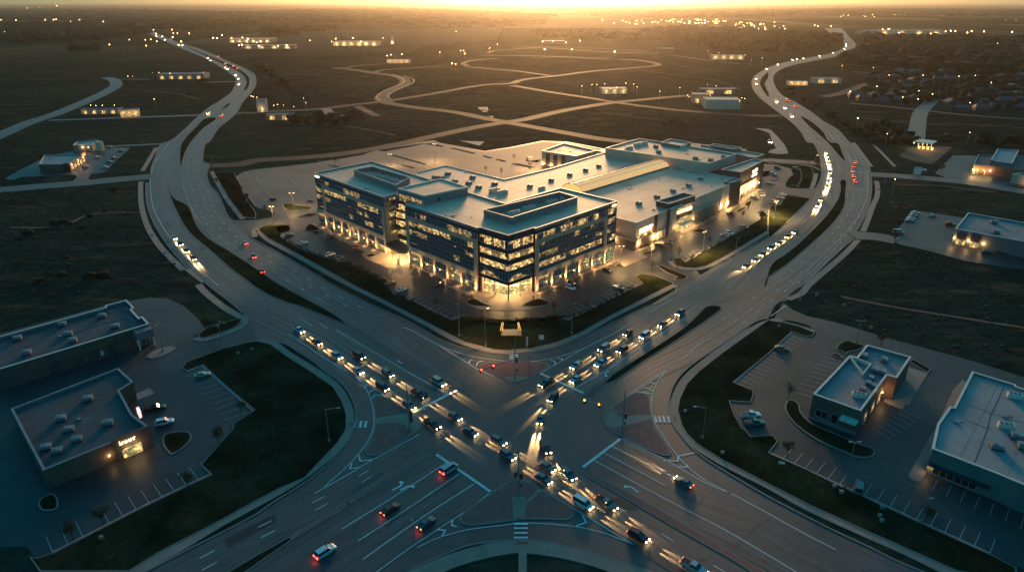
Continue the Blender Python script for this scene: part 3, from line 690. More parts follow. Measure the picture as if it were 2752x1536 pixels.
pt.build('road_patch', mat('patch_dark', (.036, .036, .036), .55, spec=.3, noise=(.3, .2)), kind='structure'); lt_.build('road_patch', mat('patch_light', (.085, .08, .075), .6, spec=.3, noise=(.3, .2)), kind='structure')
# cracks in the car parks
ck = MB()
def crack(q, L_, a):
    p_ = [q.copy()]
    for k in range(int(L_ / 2)):
        a += rnc.uniform(-.35, .35); p_.append(p_[-1] + Vector((math.cos(a) * 2, math.sin(a) * 2, 0)))
    ck.ribbon(p_, .1, 0.122)
for x0, x1, y0, y1, n in ((-128, -70, 100, 190, 26), (58, 150, 95, 180, 30), (-110, -40, 330, 420, 30), (40, 130, 250, 330, 16), (-60, 20, 215, 300, 14), (-40, 60, 400, 480, 30)):
    for k in range(n): crack(Vector((rnc.uniform(x0, x1), rnc.uniform(y0, y1), 0)), rnc.uniform(6, 30), rnc.choice((.78, -.78, 2.3)) + rnc.uniform(-.3, .3))
ck.build('car_park_crack_seal', MATS['crack_seal'], kind='structure')
# ================================================================ BUILDINGS
def cent(p):
    return Vector((sum(q.x for q in p) / len(p), sum(q.y for q in p) / len(p), 0))

def in_poly(p, x, y):
    c = False
    for i in range(len(p)):
        a, b_ = p[i], p[i - 1]
        if (a.y > y) != (b_.y > y) and x < (b_.x - a.x) * (y - a.y) / (b_.y - a.y) + a.x: c = not c
    return c
RD = random.Random(99)
def roof_detail(rb, root, p, z, dens=.007):
    """drains, pipe boots, hatches, membrane laps and ponding stains"""
    q = offset(ccw(p), 1.6); x0 = min(v.x for v in q); x1 = max(v.x for v in q); y0 = min(v.y for v in q); y1 = max(v.y for v in q)
    A = abs(area2(p)) / 2
    k = max(range(len(p)), key=lambda i: (p[(i + 1) % len(p)] - p[i]).length); d = (p[(k + 1) % len(p)] - p[k]).normalized(); nn = Vector((-d.y, d.x, 0))
    for _ in range(min(int(A * dens) + 4, 34)):
        x, y = RD.uniform(x0, x1), RD.uniform(y0, y1)
        if not in_poly(q, x, y): continue
        r = RD.random(); b = MB()
        if r < .6: b.tube((x, y, z), (x, y, z + RD.uniform(.3, .7)), .09, .09, 6)
        elif r < .8: b.box((x, y, z), (.9, .9, .35), R(45))
        else: b.box((x, y, z), (RD.uniform(2, 5), .16, .18), math.atan2(d.y, d.x) + RD.choice((0, R(90))))
        b.build('vent_pipe' if r < .6 else 'roof_hatch' if r < .8 else 'roof_duct', METG, root)
        if r > .35:
            rr = RD.uniform(.6, 2.2); rb.flat([Vector((x + 1.5 + rr * math.cos(a * .7) * RD.uniform(.7, 1.2), y + rr * .7 * math.sin(a * .7) * RD.uniform(.7, 1.2), 0)) for a in range(9)], z + .009, 2)
    c = cent(p); L_ = max((v - c).length for v in p); t = -L_
    while t < L_:
        run = None; u = -L_
        while u < L_:
            v = c + nn * t + d * u; ok = in_poly(offset(ccw(p), .5), v.x, v.y)
            if ok and run is None: run = v
            if (not ok or u + 2 >= L_) and run is not None:
                if (v - run).length > 3: rb.ribbon([run, v - d * 2], .10, z + .018, mi=1)
                run = None
            u += 2
        t += 9.0
LAPM = mat('membrane_lap', (.16, .13, .105), .7); STAINM = mat('ponding_stain', (.33, .24, .175), .6, noise=(.5, .3)); STAIND = mat('ponding_stain_dark', (.055, .06, .06), .45, noise=(.5, .3))
def shell(root, pts, h, wall, roof, par=0.8, cap=WHITEM, z0=0.0, name='wall', pw=0.4, capw=0.55):
    p = ccw(pts)
    b = MB(); b.prism(p, z0, h - 0.12, top=False); w = b.build(name, wall, root)
    b = MB(); b.flat(offset(p, 0.05), h - par); roof_detail(b, root, p, h - par); rf = b.build('roof', [roof, LAPM, STAINM if roof in (ROOF,) else STAIND], root)
    b = MB(); b.ring(offset(p, 0.06), pw, h - par - 0.1, h - 0.12); b.build('parapet', METG, root)
    b = MB(); b.ring(offset(p, -0.06), capw, h - 0.12, h + 0.06); b.build('parapet_cap', cap, root)
    return p

def units(root, pts, z, kind=0, s=1.0, rot=R(45)):
    for i, p in enumerate(pts):
        b = MB()
        if kind == 0:
            b.box((p.x, p.y, z), (2.6 * s, 1.9 * s, 1.3 * s), rot); b.box((p.x, p.y, z + 1.3 * s), (2.9 * s, 2.1 * s, 0.12), rot)
            b.tube((p.x - .5, p.y, z + 1.4 * s), (p.x - .5, p.y, z + 1.65 * s), 0.5 * s, 0.5 * s, 10)
            o = b.build('rooftop_unit', METG, root)
            b = MB(); b.box((p.x, p.y, z - 0.0), (3.0 * s, 2.3 * s, 0.25), rot); b.build('curb', METD, o)
        elif kind == 1:
            b.tube((p.x, p.y, z), (p.x, p.y, z + 0.9 * s), 0.25 * s, 0.25 * s, 8); b.tube((p.x, p.y, z + 0.9 * s), (p.x, p.y, z + 1.2 * s), 0.45 * s, 0.3 * s, 8)
            b.build('roof_vent', METG, root)
        elif kind == 2:
            b.box((p.x, p.y, z), (5.5 * s, 2.4 * s, 1.9 * s), rot)
            o = b.build('air_handler', WHITEM, root)
            b = MB()
            for k in (-1.6, 0, 1.6):
                q = (p.x + math.cos(rot) * k * s, p.y + math.sin(rot) * k * s)
                b.tube((q[0], q[1], z + 1.9 * s), (q[0], q[1], z + 2.1 * s), 0.7 * s, 0.7 * s, 12)
            b.build('fan', METD, o)

def window(root, p0, p1, t0, t1, z0, z1, glass=None, out=0.05, frame=MULL, name='window', div=1.5, fd=0.12):
    b = MB(); b.along(p0, p1, z0, z1, out - 0.08, out, t0, t1); w = b.build(name, glass or GLASSW, root)
    L = (Vector((p1.x, p1.y)) - Vector((p0.x, p0.y))).length * (t1 - t0)
    n = max(1, round(L / div)); b = MB()
    for k in range(n + 1):
        t = t0 + (t1 - t0) * k / n; dt = 0.05 / max(L / (t1 - t0), 1)
        b.along(p0, p1, z0, z1, out, out + fd * 0.6, t - dt, t + dt)
    for z in (z0, z1): b.along(p0, p1, z - 0.04, z + 0.04, out, out + fd, t0, t1)
    b.build('window_frame', frame, w)
    return w

def wallbox(root, p0, p1, t0, t1, z0, z1, m, o0=0.0, o1=0.4, name='trim'):
    b = MB(); b.along(p0, p1, z0, z1, o0, o1, t0, t1); return b.build(name, m, root)

def sign(root, p0, p1, t0, t1, z0, z1, out, rows=1, name='lit_sign', seed=1, m=None):
    """a row of small lit channel letters; at this distance only their rhythm is legible"""
    rnd = random.Random(seed); b = MB()
    L = (Vector((p1.x, p1.y)) - Vector((p0.x, p0.y))).length
    for r in range(rows):
        za = z0 + (z1 - z0) * r / rows; zb = z0 + (z1 - z0) * (r + 0.82) / rows; h = zb - za
        t = t0 * L; e = t1 * L
        while t < e:
            w = h * rnd.uniform(0.45, 0.75); top = zb if rnd.random() < 0.35 else za + h * 0.72
            k = h * 0.17
            def st(a, c, y0, y1): b.along(p0, p1, y0, y1, out, out + 0.15, a / L, c / L)
            j = rnd.randrange(4)
            st(t, t + k, za, top)
            if j in (0, 1): st(t + w - k, t + w, za, za + h * 0.72)
            if j in (0, 2): st(t + k, t + w - k, za, za + k)
            if j in (1, 2, 3): st(t + k, t + w - (k if j == 1 else 0), za + h * 0.55, za + h * 0.72)
            t += w + h * 0.34
    return b.build(name, m or E_SIGN, root)

# ---------------------------------------------------------------- office building
ZR = 25.0
off = {k: G(*v, ZR) for k, v in dict(A=(844.2, 464.1), B=(1031.2, 529.6), C=(1060.6, 520.8), N=(1131, 538.0), D=(1090, 548.3), E=(1282.3, 612.4), Fq=(1289, 610.5), Gc=(1366.4, 632.4),
    H=(1435.0, 611.4), H2=(1439.0, 613.8), I=(1659.1, 540.3), J=(1506.9, 504.2), K=(1357, 546), L=(1262, 517.5), M=(1163.4, 484.2), A2=(999.2, 433.4)).items()}
OB = thing('office_building', 'five storey glass office building with tan stone frames and two wings at the junction', 'office building', (cent(list(off.values()))))
ring = [off[k] for k in ('A', 'B', 'C', 'N', 'D', 'E', 'Fq', 'Gc', 'H', 'H2', 'I', 'J', 'K', 'L', 'M', 'A2')]
core = [v.copy() for v in ring]
# the lobby corner is set back under the glass tower, so the core stops short there below 6 m
g0 = off['Gc']; e0 = off['Fq']; h0 = off['H']
gin = g0 + Vector((0.2, 5.2, 0)); ein = e0 + Vector((2.6, 2.2, 0)); hin = h0 + Vector((-2.6, 2.2, 0))
lowring = [gin if k == 'Gc' else off[k] for k in ('A', 'B', 'C', 'N', 'D', 'E', 'Fq', 'Gc', 'H', 'H2', 'I', 'J', 'K', 'L', 'M', 'A2')]
b = MB(); b.prism(offset(ccw(lowring), 0.5), 0, 6.1, top=False); b.prism(offset(ccw(core), 0.5), 6.1, 24.0, top=False, bottom=True); b.build('wall', METD, OB)
b = MB(); b.flat(offset(ccw(core), 0.1), 24.4); roof_detail(b, OB, core, 24.4); b.build('roof', [ROOF, LAPM, STAINM], OB)
b = MB(); b.ring(core, 0.45, 23.9, 24.9); b.build('parapet', METG, OB)
b = MB(); b.ring(offset(ccw(core), -0.08), 0.6, 24.9, 25.06); b.build('parapet_cap', WHITEM, OB)

def band(p0, p1, t0, t1, z0, z1, glass, out=0.0, div=1.5, name='ribbon_window'):
    return window(OB, p0, p1, t0, t1, z0, z1, glass, out, name=name, div=div)

def frame_facade(k0, k1, fa, fb, lit, bays, zf=(7.8, 18.9)):
    p0, p1 = off[k0], off[k1]; L = (p1 - p0).length; vw = 1.7 / L
    band(p0, p1, 0.0, 1.0, 20.35, 22.7, lit[0]); wallbox(OB, p0, p1, 0, 1, 22.7, 23.9, SPAN, -0.1, 0.02, 'spandrel')
    fh = (zf[1] - zf[0]) / 3
    for i in range(3):
        zt = zf[1] - fh * i
        band(p0, p1, fa + vw * .8, fb - vw * .8, zt - fh + 1.35, zt - 0.15, lit[1 + i], -0.1)
        wallbox(OB, p0, p1, fa + vw * .8, fb - vw * .8, zt - fh, zt - fh + 1.35, SPAN, -0.2, -0.06, 'spandrel')
        wallbox(OB, p0, p1, fa + vw * .8, fb - vw * .8, zt - fh + .62, zt - fh + .7, MULL, -0.06, 0.02, 'sill_line')
    if fa > 0.02:
        for i in range(3): band(p0, p1, 0, fa, zf[1] - fh * i - fh + 1.2, zf[1] - fh * i, lit[1 + i], 0); wallbox(OB, p0, p1, 0, fa, zf[1] - fh * i - fh, zf[1] - fh * i - fh + 1.2, SPAN, -0.1, 0.02, 'spandrel')
    if fb < 0.98:
        for i in range(3): band(p0, p1, fb, 1, zf[1] - fh * i - fh + 1.2, zf[1] - fh * i, lit[1 + i], 0); wallbox(OB, p0, p1, fb, 1, zf[1] - fh * i - fh, zf[1] - fh * i - fh + 1.2, SPAN, -0.1, 0.02, 'spandrel')
    fr = MB()
    fr.along(p0, p1, 18.9, 20.3, -0.1, 0.55, fa, fb); fr.along(p0, p1, 5.9, 7.8, -0.1, 0.55, 0, 1)
    fr.along(p0, p1, 7.8, 18.9, -0.1, 0.55, fa, fa + vw); fr.along(p0, p1, 7.8, 18.9, -0.1, 0.55, fb - vw, fb)
    fr.build('stone_frame', STONE, OB)
    lo = fa if fa > 0.02 else 0; hi = fb if fb < .98 else 1
    n = bays; w = 0.62 / L
    for i in range(n + 1):
        t = lo + vw / 2 + (hi - lo - vw) * i / n
        ww = w * (1.5 if i in (0, n) and False else 1)
        pb = MB(); pb.along(p0, p1, 0, 5.9, -0.1, 0.5, t - ww, t + ww); pb.build('pilaster', STONE, OB)
        d = (p1 - p0).normalized(); nr = Vector((d.y, -d.x, 0)); q = p0 + (p1 - p0) * t + nr * 1.0
        lamp('SPOT', (q.x, q.y, 0.35), 6000 * random.uniform(.45, 1.25), parent=OB, direction=(-nr.x * .07, -nr.y * .07, 1), angle=56, size=0.12)
        lamp('POINT', (q.x + nr.x * .9, q.y + nr.y * .9, 1.0), 110, parent=OB, size=.15)  # point added to brighten the pavement, as spill of the pilaster lamp
        if i < n:
            t2 = lo + vw / 2 + (hi - lo - vw) * (i + 1) / n
            band(p0, p1, t + ww, t2 - ww, 3.2, 5.8, GDARK, -0.15, 1.3, 'shop_window'); band(p0, p1, t + ww, t2 - ww, 0.5, 2.7, GDIM, -0.15, 1.3, 'shop_window')
            wallbox(OB, p0, p1, t + ww, t2 - ww, 2.74, 3.16, MULL, -0.2, 0.1, 'transom')
    if lo > 0: band(p0, p1, 0, lo, 0.5, 5.8, GDARK, 0, name='shop_window')
    if hi < 1: band(p0, p1, hi, 1, 0.5, 5.8, GDIM, 0, name='shop_window')

frame_facade('A', 'B', 0.115, 1.0, (GDARK, GSOME, GDARK, GDARK), 7)
frame_facade('D', 'E', 0.0, 1.0, (GDARK, GSOME, GDARK, GDARK), 5)
frame_facade('H2', 'I', 0.0, 0.87, (GSOME, GDARK, GDARK, GSOME), 5)
# glazed corner tower over the lobby
for a, b_ in (('Fq', 'Gc'), ('Gc', 'H')):
    p0, p1 = off[a], off[b_]
    for z0, z1, m in ((19.6, 22.6, GLIT), (15.75, 18.0, GLIT), (11.5, 13.75, GLIT), (7.4, 10.4, GDARK)): band(p0, p1, 0, 1, z0, z1, m, 0.02)
    for z0, z1 in ((22.65, 24.9), (18.05, 19.55), (13.8, 15.7), (10.45, 11.45), (6.2, 7.35)): wallbox(OB, p0, p1, 0, 1, z0, z1, SPAN, -0.15, 0.04, 'spandrel')
    wallbox(OB, p0, p1, 0, 1, 6.0, 6.2, METD, -0.3, 0.12, 'soffit_edge')
q0, q1, q2 = off['Fq'], gin, off['H']
for p0, p1 in ((q0, q1), (q1, q2)):
    d = (p1 - p0).normalized(); nr = Vector((d.y, -d.x, 0))
    a0 = p0 - nr * 0.35; a1 = p1 - nr * 0.35
    window(OB, a0, a1, 0.04, 0.98, 0.2, 3.5, GHALL, 0.05, name='lobby_window', div=1.4)
    window(OB, a0, a1, 0.04, 0.98, 4.0, 5.9, GHALL, 0.05, name='lobby_window', div=1.4)
    wallbox(OB, a0, a1, 0.04, 0.98, 3.55, 3.95, E_WARM, -0.1, 0.12, 'lit_transom')
for q, r in ((g0 + Vector((0, 0.8, 0)), .32), (e0 + (g0 - e0) * 0.5 + Vector((0.3, 0.5, 0)), .3), (h0 + (g0 - h0) * 0.5 + Vector((-0.3, 0.5, 0)), .3)):
    b = MB(); b.tube((q.x, q.y, 0), (q.x, q.y, 6.1), r, r, 12); b.build('column', STONE, OB)
for p in (g0 + Vector((0, 2.6, 5.7)), e0 + (g0 - e0) * 0.5 + Vector((1.2, 1.6, 5.7)), h0 + (g0 - h0) * 0.5 + Vector((-1.2, 1.6, 5.7))):
    lamp('POINT', (p.x, p.y, 5.6), 2600, parent=OB, size=0.3)
for a, b_, t in (('Fq', 'Gc', .02), ('Gc', 'H', .98)):
    pb = MB(); pb.along(off[a], off[b_], 0, 6.0, -2.2, 0.1, max(0, t - .05), min(1, t + .05)); pb.build('pilaster', STONE, OB)
# end wall of the west wing with its stone-framed windows
p0, p1 = off['B'], off['C']
band(p0, p1, 0, 1, 20.35, 23.9, GDARK)
fr = MB(); fr.along(p0, p1, 18.9, 20.3, -.1, .55, 0, 1); fr.along(p0, p1, 5.0, 7.8, -.1, .55, 0, 1); fr.along(p0, p1, 7.8, 18.9, -.1, .55, 0, .3); fr.along(p0, p1, 0, 5.0, -.1, .55, 0, .35); fr.build('stone_frame', STONE, OB)
for i in range(3): band(p0, p1, .3, 1, 7.95 + i * 3.66, 10.5 + i * 3.66, GSOME if i == 2 else GDARK, 0, 1.2)
p0, p1 = off['C'], off['N']
for i, z in enumerate((7.5, 11.2, 14.9, 18.6)): band(p0, p1, 0, 1, z, z + 2.6, GLIT, 0.0, 1.1); wallbox(OB, p0, p1, 0, 1, z + 2.65, z + 3.65, SPAN, -.1, .03, 'spandrel')
band(p0, p1, 0, 1, 22.3, 23.9, GDARK); window(OB, p0, p1, 0, 1, 0.2, 5.2, GHALL, 0.0, name='lobby_window', div=1.4)
p0, p1 = off['N'], off['D']
for i, z in enumerate((7.8, 11.5, 15.2, 20.35)): band(p0, p1, 0, .8, z, z + 2.6, GSOME, 0.0, 1.2)
wallbox(OB, p0, p1, .78, 1, 0, 20.3, STONE, -.1, .4, 'stone_frame')
# glass of the sides seen from other angles
for a, b_ in (('I', 'J'), ('J', 'K'), ('K', 'L'), ('L', 'M'), ('M', 'A2'), ('A2', 'A')):
    for z in (1.2, 5.2, 9.0, 12.8, 16.6, 20.4): band(off[a], off[b_], 0.03, 0.97, z, z + 2.0, GDARK, -0.1, 3.0)
    fr = MB()
    for z in (0, 3.3, 7.3, 11.1, 14.9, 18.7, 22.5): fr.along(off[a], off[b_], z, z + (1.2 if z == 0 else 1.8 if z < 22 else 1.4), -.4, 0, 0, 1)
    fr.build('stone_frame', STONE, OB)
# entrance canopy in the angle of the wings
cp = Z(840, 440, 5.53, "1110,1165 1070,1200 1130,1240 1220,1285 1330,1330 1400,1320 1460,1270 1430,1225 1260,1120", 5.2)
b = MB(); b.prism(cp, 4.9, 5.3, top=True, bottom=True); cn = b.build('entrance_canopy', METD, OB)
b = MB(); b.ring(cp, 0.25, 5.3, 5.45); b.build('canopy_edge', WHITEM, cn)
for s_ in ("1170,1250", "1290,1300", "1400,1290"):
    q = Z(840, 440, 5.53, s_, 4.9)[0]; lamp('POINT', (q.x, q.y + .6, 4.5), 4200, parent=OB, size=.3)
    b = MB(); b.tube((q.x, q.y, 0), (q.x, q.y, 4.9), .16, .16, 8); b.build('canopy_post', METG, OB)
# roof screens and plant
for pts, un in ((Z(840, 440, 5.53, "610,90 1230,318 1445,200 890,40", 27.1), Z(840, 440, 5.53, "800,120 930,150 1060,180 1200,215 1300,240", 25.5)),
                (W("11 2290,672 2576,752 12 30,738 660,545 475,492", 27.1), W("12 20,690 170,640 400,575 540,535", 25.5))):
    p = ccw(pts)
    b = MB(); b.ring(p, 0.25, 24.1, 27.1); sc_ = b.build('roof_screen', METG, OB)
    b = MB(); b.ring(offset(p, -0.06), 0.35, 27.1, 27.2); b.build('cap', WHITEM, sc_)
    units(OB, un, 24.1, 2, 0.9, R(45) if un[0].x > -30 else R(-47))
    units(OB, [u + Vector((1.5, 3.5, 0)) for u in un[:-1]], 24.1, 0, 0.8)
ph = [G(x, y, 28.2) for x, y in ((1069.9, 505.5), (1139.4, 525.6), (1257, 501.5), (1184.8, 478.8))]
b = MB(); b.prism(ph, 24.1, 28.0, top=False); pw_ = b.build('penthouse', METG, OB)
b = MB(); b.flat(offset(ccw(ph), .05), 27.6); b.build('penthouse_roof', ROOF, pw_)
b = MB(); b.ring(offset(ccw(ph), -.06), .5, 27.6, 28.2); b.build('parapet_cap', WHITEM, pw_)
c_ = ccw(ph); window(OB, c_[0], c_[1], 0.02, .98, 24.5, 26.0, GLIT, 0.05, name='clerestory_window', div=1.2)
b = MB(); b.along(c_[1], c_[2], 24.1, 26.3, -.1, .05, .3, .36); b.build('door', METD, OB)
units(OB, W("11 1900,600 2000,640 2170,750", 24.1), 24.1, 1, .5)
sign(OB, off['A'], off['B'], 0.015, 0.075, 23.2, 24.6, .1, 1, 'lit_sign', 5)
sign(OB, off['H2'], off['I'], 0.93, 0.99, 23.2, 24.5, .1, 1, 'lit_sign', 6)
# ---------------------------------------------------------------- shopping centre
HM = 12.9
m0 = G(1710.7, 598.2, HM)
def w12(s, z=HM): return W("12 " + s, z)
SE1 = G(*T("12 2310,362")[0], HM)
mall = [m0, SE1, *w12("1990,303 1500,200 930,95 410,250"), *W("11 2500,365 1910,225 1600,300", HM), off['M'] + Vector((2, 2, 0)), off['L'] + Vector((1.5, 1.5, 0)), off['K'] + Vector((.5, 2.5, 0)), off['J'] + Vector((3, 3, 0)), m0 + Vector((-21, 21, 0))]
for v in mall: v.z = 0
MALL = thing('shopping_centre', 'sprawling pale shopping centre with lit entrances and a long barrel skylight, behind the office building', 'shopping centre', cent(mall))
b = MB(); b.prism(mall, 0, HM - .1, top=False); b.build('wall', STUCCO, MALL)
b = MB(); b.flat(offset(ccw(mall), .1), HM - .45); roof_detail(b, MALL, mall, HM - .45, .004); b.build('roof', [ROOF, LAPM, STAINM], MALL)
b = MB(); b.ring(offset(ccw(mall), -.05), .5, HM - .5, HM + .05); b.build('parapet_cap', WHITEM, MALL)
# seams on the membrane
b = MB()
for s_ in ("12 1080,440 1300,490 1640,575", "12 350,280 550,320 730,365", "12 0,400 150,430 300,490", "12 1070,680 1200,710 1400,740"): b.ribbon(W(s_, HM - .45), .25, HM - .68)
b.build('roof_seam', DARKP, MALL)
def mallbox(s, z, z0, wall, roof=ROOF, par=.8, nm='wing_wall'):
    pts = w12(s, z) if isinstance(s, str) else s
    return shell(MALL, pts, z, wall, roof, par, z0=z0, name=nm)
TALL = mallbox(w12("940,50 1985,205 2260,110", 17.5) + W("02 1285,1392", 17.5), 17.5, 12.3, STUCCO)
mallbox(W("02 1500,1432 1590,1395 1800,1432 12 1690,25", 18.5), 18.5, 12, GREYW)
mallbox(Z(1880, 380, 7.99, "0,150 800,262 1050,330 1220,345 1390,272 940,200 560,120 220,95 0,65", 14), 14, 0, STUCCOD)
mallbox(Z(1880, 380, 7.99, "230,75 300,45 880,122 890,150 700,160", 15.2), 15.2, 0, GREYW)
SW_ = mallbox(Z(1880, 380, 7.99, "455,600 885,660 1400,400 1150,372 770,498", 15.7), 15.7, 0, DARKP)
# dark pylon and entrance block
PY = mallbox(w12("2200,402 2312,365 2240,345 2130,385", 13.6), 13.6, 0, DARKP)
eL, eR = G(*T("12 1580,612")[0], 15.0), G(*T("12 1845,525")[0], 15.0)
dd = (eR - eL).normalized(); bk = Vector((-dd.y, dd.x, 0))
EN = [eL, eR, eR + bk * 7, eL + bk * 7]
shell(MALL, EN, 15.0, DARKP, ROOFD, 1.0, z0=0, name='entrance_wall')
wallbox(MALL, eL, eR, .22, .98, .1, 12.2, STUCCO, 0, .5, 'portal'); P0 = eL + Vector((dd.y, -dd.x, 0)) * .5; P1 = eR + Vector((dd.y, -dd.x, 0)) * .5
for v in (P0, P1, eL, eR): v.z = 0
wallbox(MALL, P0, P1, .30, .88, 6.4, 8.2, METD, 0, .06, 'panel')
window(MALL, P0, P1, .30, .88, 0.2, 5.9, GHALL, .03, name='entrance_window', div=1.2)
wallbox(MALL, P0, P1, .32, .86, 3.6, 3.9, WHITEM, 0, 2.6, 'entrance_canopy')
sign(MALL, P0, P1, .30, .88, 9.0, 11.0, .1, 1, 'lit_sign', 3)
for t, pw in ((.26, 700), (.93, 700)):
    q = P0 + (P1 - P0) * t + Vector((dd.y, -dd.x, 0)) * 1.1; lamp('SPOT', (q.x, q.y, .4), 1500, parent=MALL, direction=(-dd.y * .18, dd.x * .18, 1), angle=65, size=.2)
for t in (.45, .75):
    q = P0 + (P1 - P0) * t + Vector((dd.y, -dd.x, 0)) * 1.6; lamp('POINT', (q.x, q.y, 3.3), 1100, parent=MALL)
q = P0 + (P1 - P0) * .6 + Vector((dd.y, -dd.x, 0)) * 4.0; lamp('SPOT', (q.x, q.y, 3.5), 3500, parent=MALL, direction=(-dd.y, dd.x, 1.3), angle=80, size=.4)
# front walls
fl = m0.copy(); fl.z = 0; fr_ = SE1.copy(); fr_.z = 0; FL = (fr_ - fl).length
def tt(pt): return (pt - fl).dot((fr_ - fl).normalized()) / FL
tL, tR = tt(eL), tt(eR); tP = tt(G(*T("12 2200,402")[0], HM))
bw = MB(); bw.along(fl, fr_, 0, 4.3, 0, .25, 0, tL); bw.along(fl, fr_, 0, 5.6, 0, .25, tR, tP - .12); bw.build('base_wall', STUCCOD, MALL)
wallbox(MALL, fl, fr_, 0, tL * .58, 4.3, 4.9, STUCCO, 0, .45, 'ledge'); wallbox(MALL, fl, fr_, tR, tP - .1, 5.6, 6.0, STUCCO, 0, .35, 'ledge')
wallbox(MALL, fl, fr_, tL * .52, tL * .60, 3.0, 12.9, DARKP, 0, .5, 'pilaster'); wallbox(MALL, fl, fr_, tL * .88, tL * .98, 0, 12.9, DARKP, 0, .5, 'pilaster')
for k in range(4): wallbox(MALL, fl, fr_, tL * (.64 + .07 * k), tL * (.64 + .07 * k) + .008, 0, 4.4, STUCCO, .25, .5, 'pilaster')
window(MALL, fl, fr_, tL * .62, tL * .87, .5, 4.0, GSOME, .28, name='shop_window')
sign(MALL, fl, fr_, tL * .10, tL * .46, 7.2, 9.6, .1, 2, 'lit_sign', 9)
sl = fl + Vector((-21, 21, 0)); wallbox(MALL, sl, fl, 0, 1, 0, 4.3, STUCCOD, 0, .25, 'base_wall'); wallbox(MALL, sl, fl, 0, 1, 4.3, 4.9, STUCCO, 0, .45, 'ledge')
def wash(p0, p1, t, z, pw, o=.9, down=False, ang=80):
    d = (p1 - p0).normalized(); nr = Vector((d.y, -d.x, 0)); q = p0 + (p1 - p0) * t + nr * o
    b = MB(); b.ball((q.x - nr.x * .4, q.y - nr.y * .4, z), .22, n=6); b.build('wall_lamp', E_LAMP, MALL)
    lamp('POINT', (q.x, q.y, z), pw * 2.2, parent=MALL, size=.2)
wash(sl, fl, .62, 2.9, 700); wash(fl, fr_, .025, 2.9, 500); wash(fl, fr_, tL * .5, 3, 400); wash(fl, fr_, tL * .62, 3, 500)
wash(fl, fr_, tR + .01, 3.2, 450); wash(fl, fr_, tP - .10, 3, 500); wash(fl, fr_, tP - .03, 3, 900)
wallbox(MALL, fl, fr_, tP - .11, tP - .005, 0, 12.9, STUCCO, .26, .34, 'panel')
for t in (.1, .28, .46): 
    q = fl + (fr_ - fl) * (tL * (t)) + Vector((.7, -.7, 0)) * 1.5; lamp('SPOT', (q.x, q.y, 4.6), 500, parent=MALL, direction=(-.3, .3, 1), angle=100)
# wing with the second big sign
s0, s1 = SW_[1], SW_[2]
for k in range(len(SW_)):
    a_, b_ = SW_[k], SW_[(k + 1) % len(SW_)]
    if (b_ - a_).x > 12 and (b_ - a_).y > 12: s0, s1 = a_, b_
s0 = s0.copy(); s1 = s1.copy(); s0.z = s1.z = 0
wallbox(MALL, s0, s1, 0, .72, 0, 7.8, STUCCO, 0, .4, 'panel')
for t in (.15, .35, .55): window(MALL, s0, s1, t, t + .05, .3, 3.0, GSOME, .45, name='shop_window')
sign(MALL, s0, s1, .50, .72, 9.2, 14.0, .1, 2, 'lit_sign', 14)
for t, z in ((.08, 5), (.3, 5), (.45, 5), (.6, 5), (.8, 4)): wash(s0, s1, t, z, 800, 1.2)
# barrel skylight over the mall walk
a0, a1 = w12("610,475", HM)[0], w12("1480,222", HM)[0]
ax = (a1 - a0).normalized(); sd = Vector((-ax.y, ax.x, 0)); SL = (a1 - a0).length; RW = 6.6
m = glass_office('skylight_glass', 2.0, 8.0, (0.45, 0.40, 0.30), es=.9)
b = MB(); rb = MB(); NS = 10; NL = 46
def sk(i, j, r=1.0, z=0.0):
    a = math.pi * j / NS; q = a0 + ax * (SL * i / NL) + sd * (math.cos(a) * RW * r)
    return (q.x, q.y, HM - .7 + .9 + math.sin(a) * 3.0 * r + z)
for i in range(NL):
    for j in range(NS): b.face([sk(i, j), sk(i, j + 1), sk(i + 1, j + 1), sk(i + 1, j)], [(i, j), (i, j + 1), (i + 1, j + 1), (i + 1, j)])
b.face([sk(0, j) for j in range(NS + 1)][::-1]); b.face([sk(NL, j) for j in range(NS + 1)])
SKM = mat('skylight_lit', (0.55, 0.46, 0.33), 0.22, spec=.8, noise=(1.2, .25), emit=(1.0, .56, .15), es=.7)
sko = b.build('barrel_skylight', SKM, MALL)
for i in range(NL + 1):
    for j in range(NS): rb.tube(sk(i, j, 1.0, .03), sk(i, j + 1, 1.0, .03), .17, .17, 4, caps=False)
for j in (0, 3, 5, 7, 10): rb.tube(sk(0, j, 1, .03), sk(NL, j, 1, .03), .10, .10, 4)
rb.build('ribs', METG, sko)
b = MB()
for s_ in (1, -1):
    q0_, q1_ = a0 + sd * RW * s_, a1 + sd * RW * s_
    b.ribbon([q0_, q1_], .6, HM + .25, 1.1)
b.build('skylight_curb', METG, MALL)
units(MALL, w12("180,430 395,370 580,315 740,268 873,228"), HM - .7, 0, 1.0)
units(MALL, w12("1275,605 1458,540 1620,480 1778,425 1900,358"), HM - .7, 0, 1.0)
units(MALL, w12("1160,225 1480,360 1205,450 2010,430"), HM - .7, 1, .8)
units(MALL, W("11 1800,345 1860,350 2000,385 2140,405 2240,445 2400,410 1930,310 2180,345", HM), HM - .7, 0, 1.1)
units(MALL, W("11 2400,480 2480,500", HM), HM - .7, 2, 1.0)
units(MALL, w12("1445,38 1475,92 1845,158 2000,175 2130,142", 17), 16.7, 0, 1.0)
units(MALL, w12("1180,60 1260,25 1330,10 1720,45", 17), 16.7, 2, .9)
units(MALL, w12("300,450", HM), HM - .7, 2, .7)

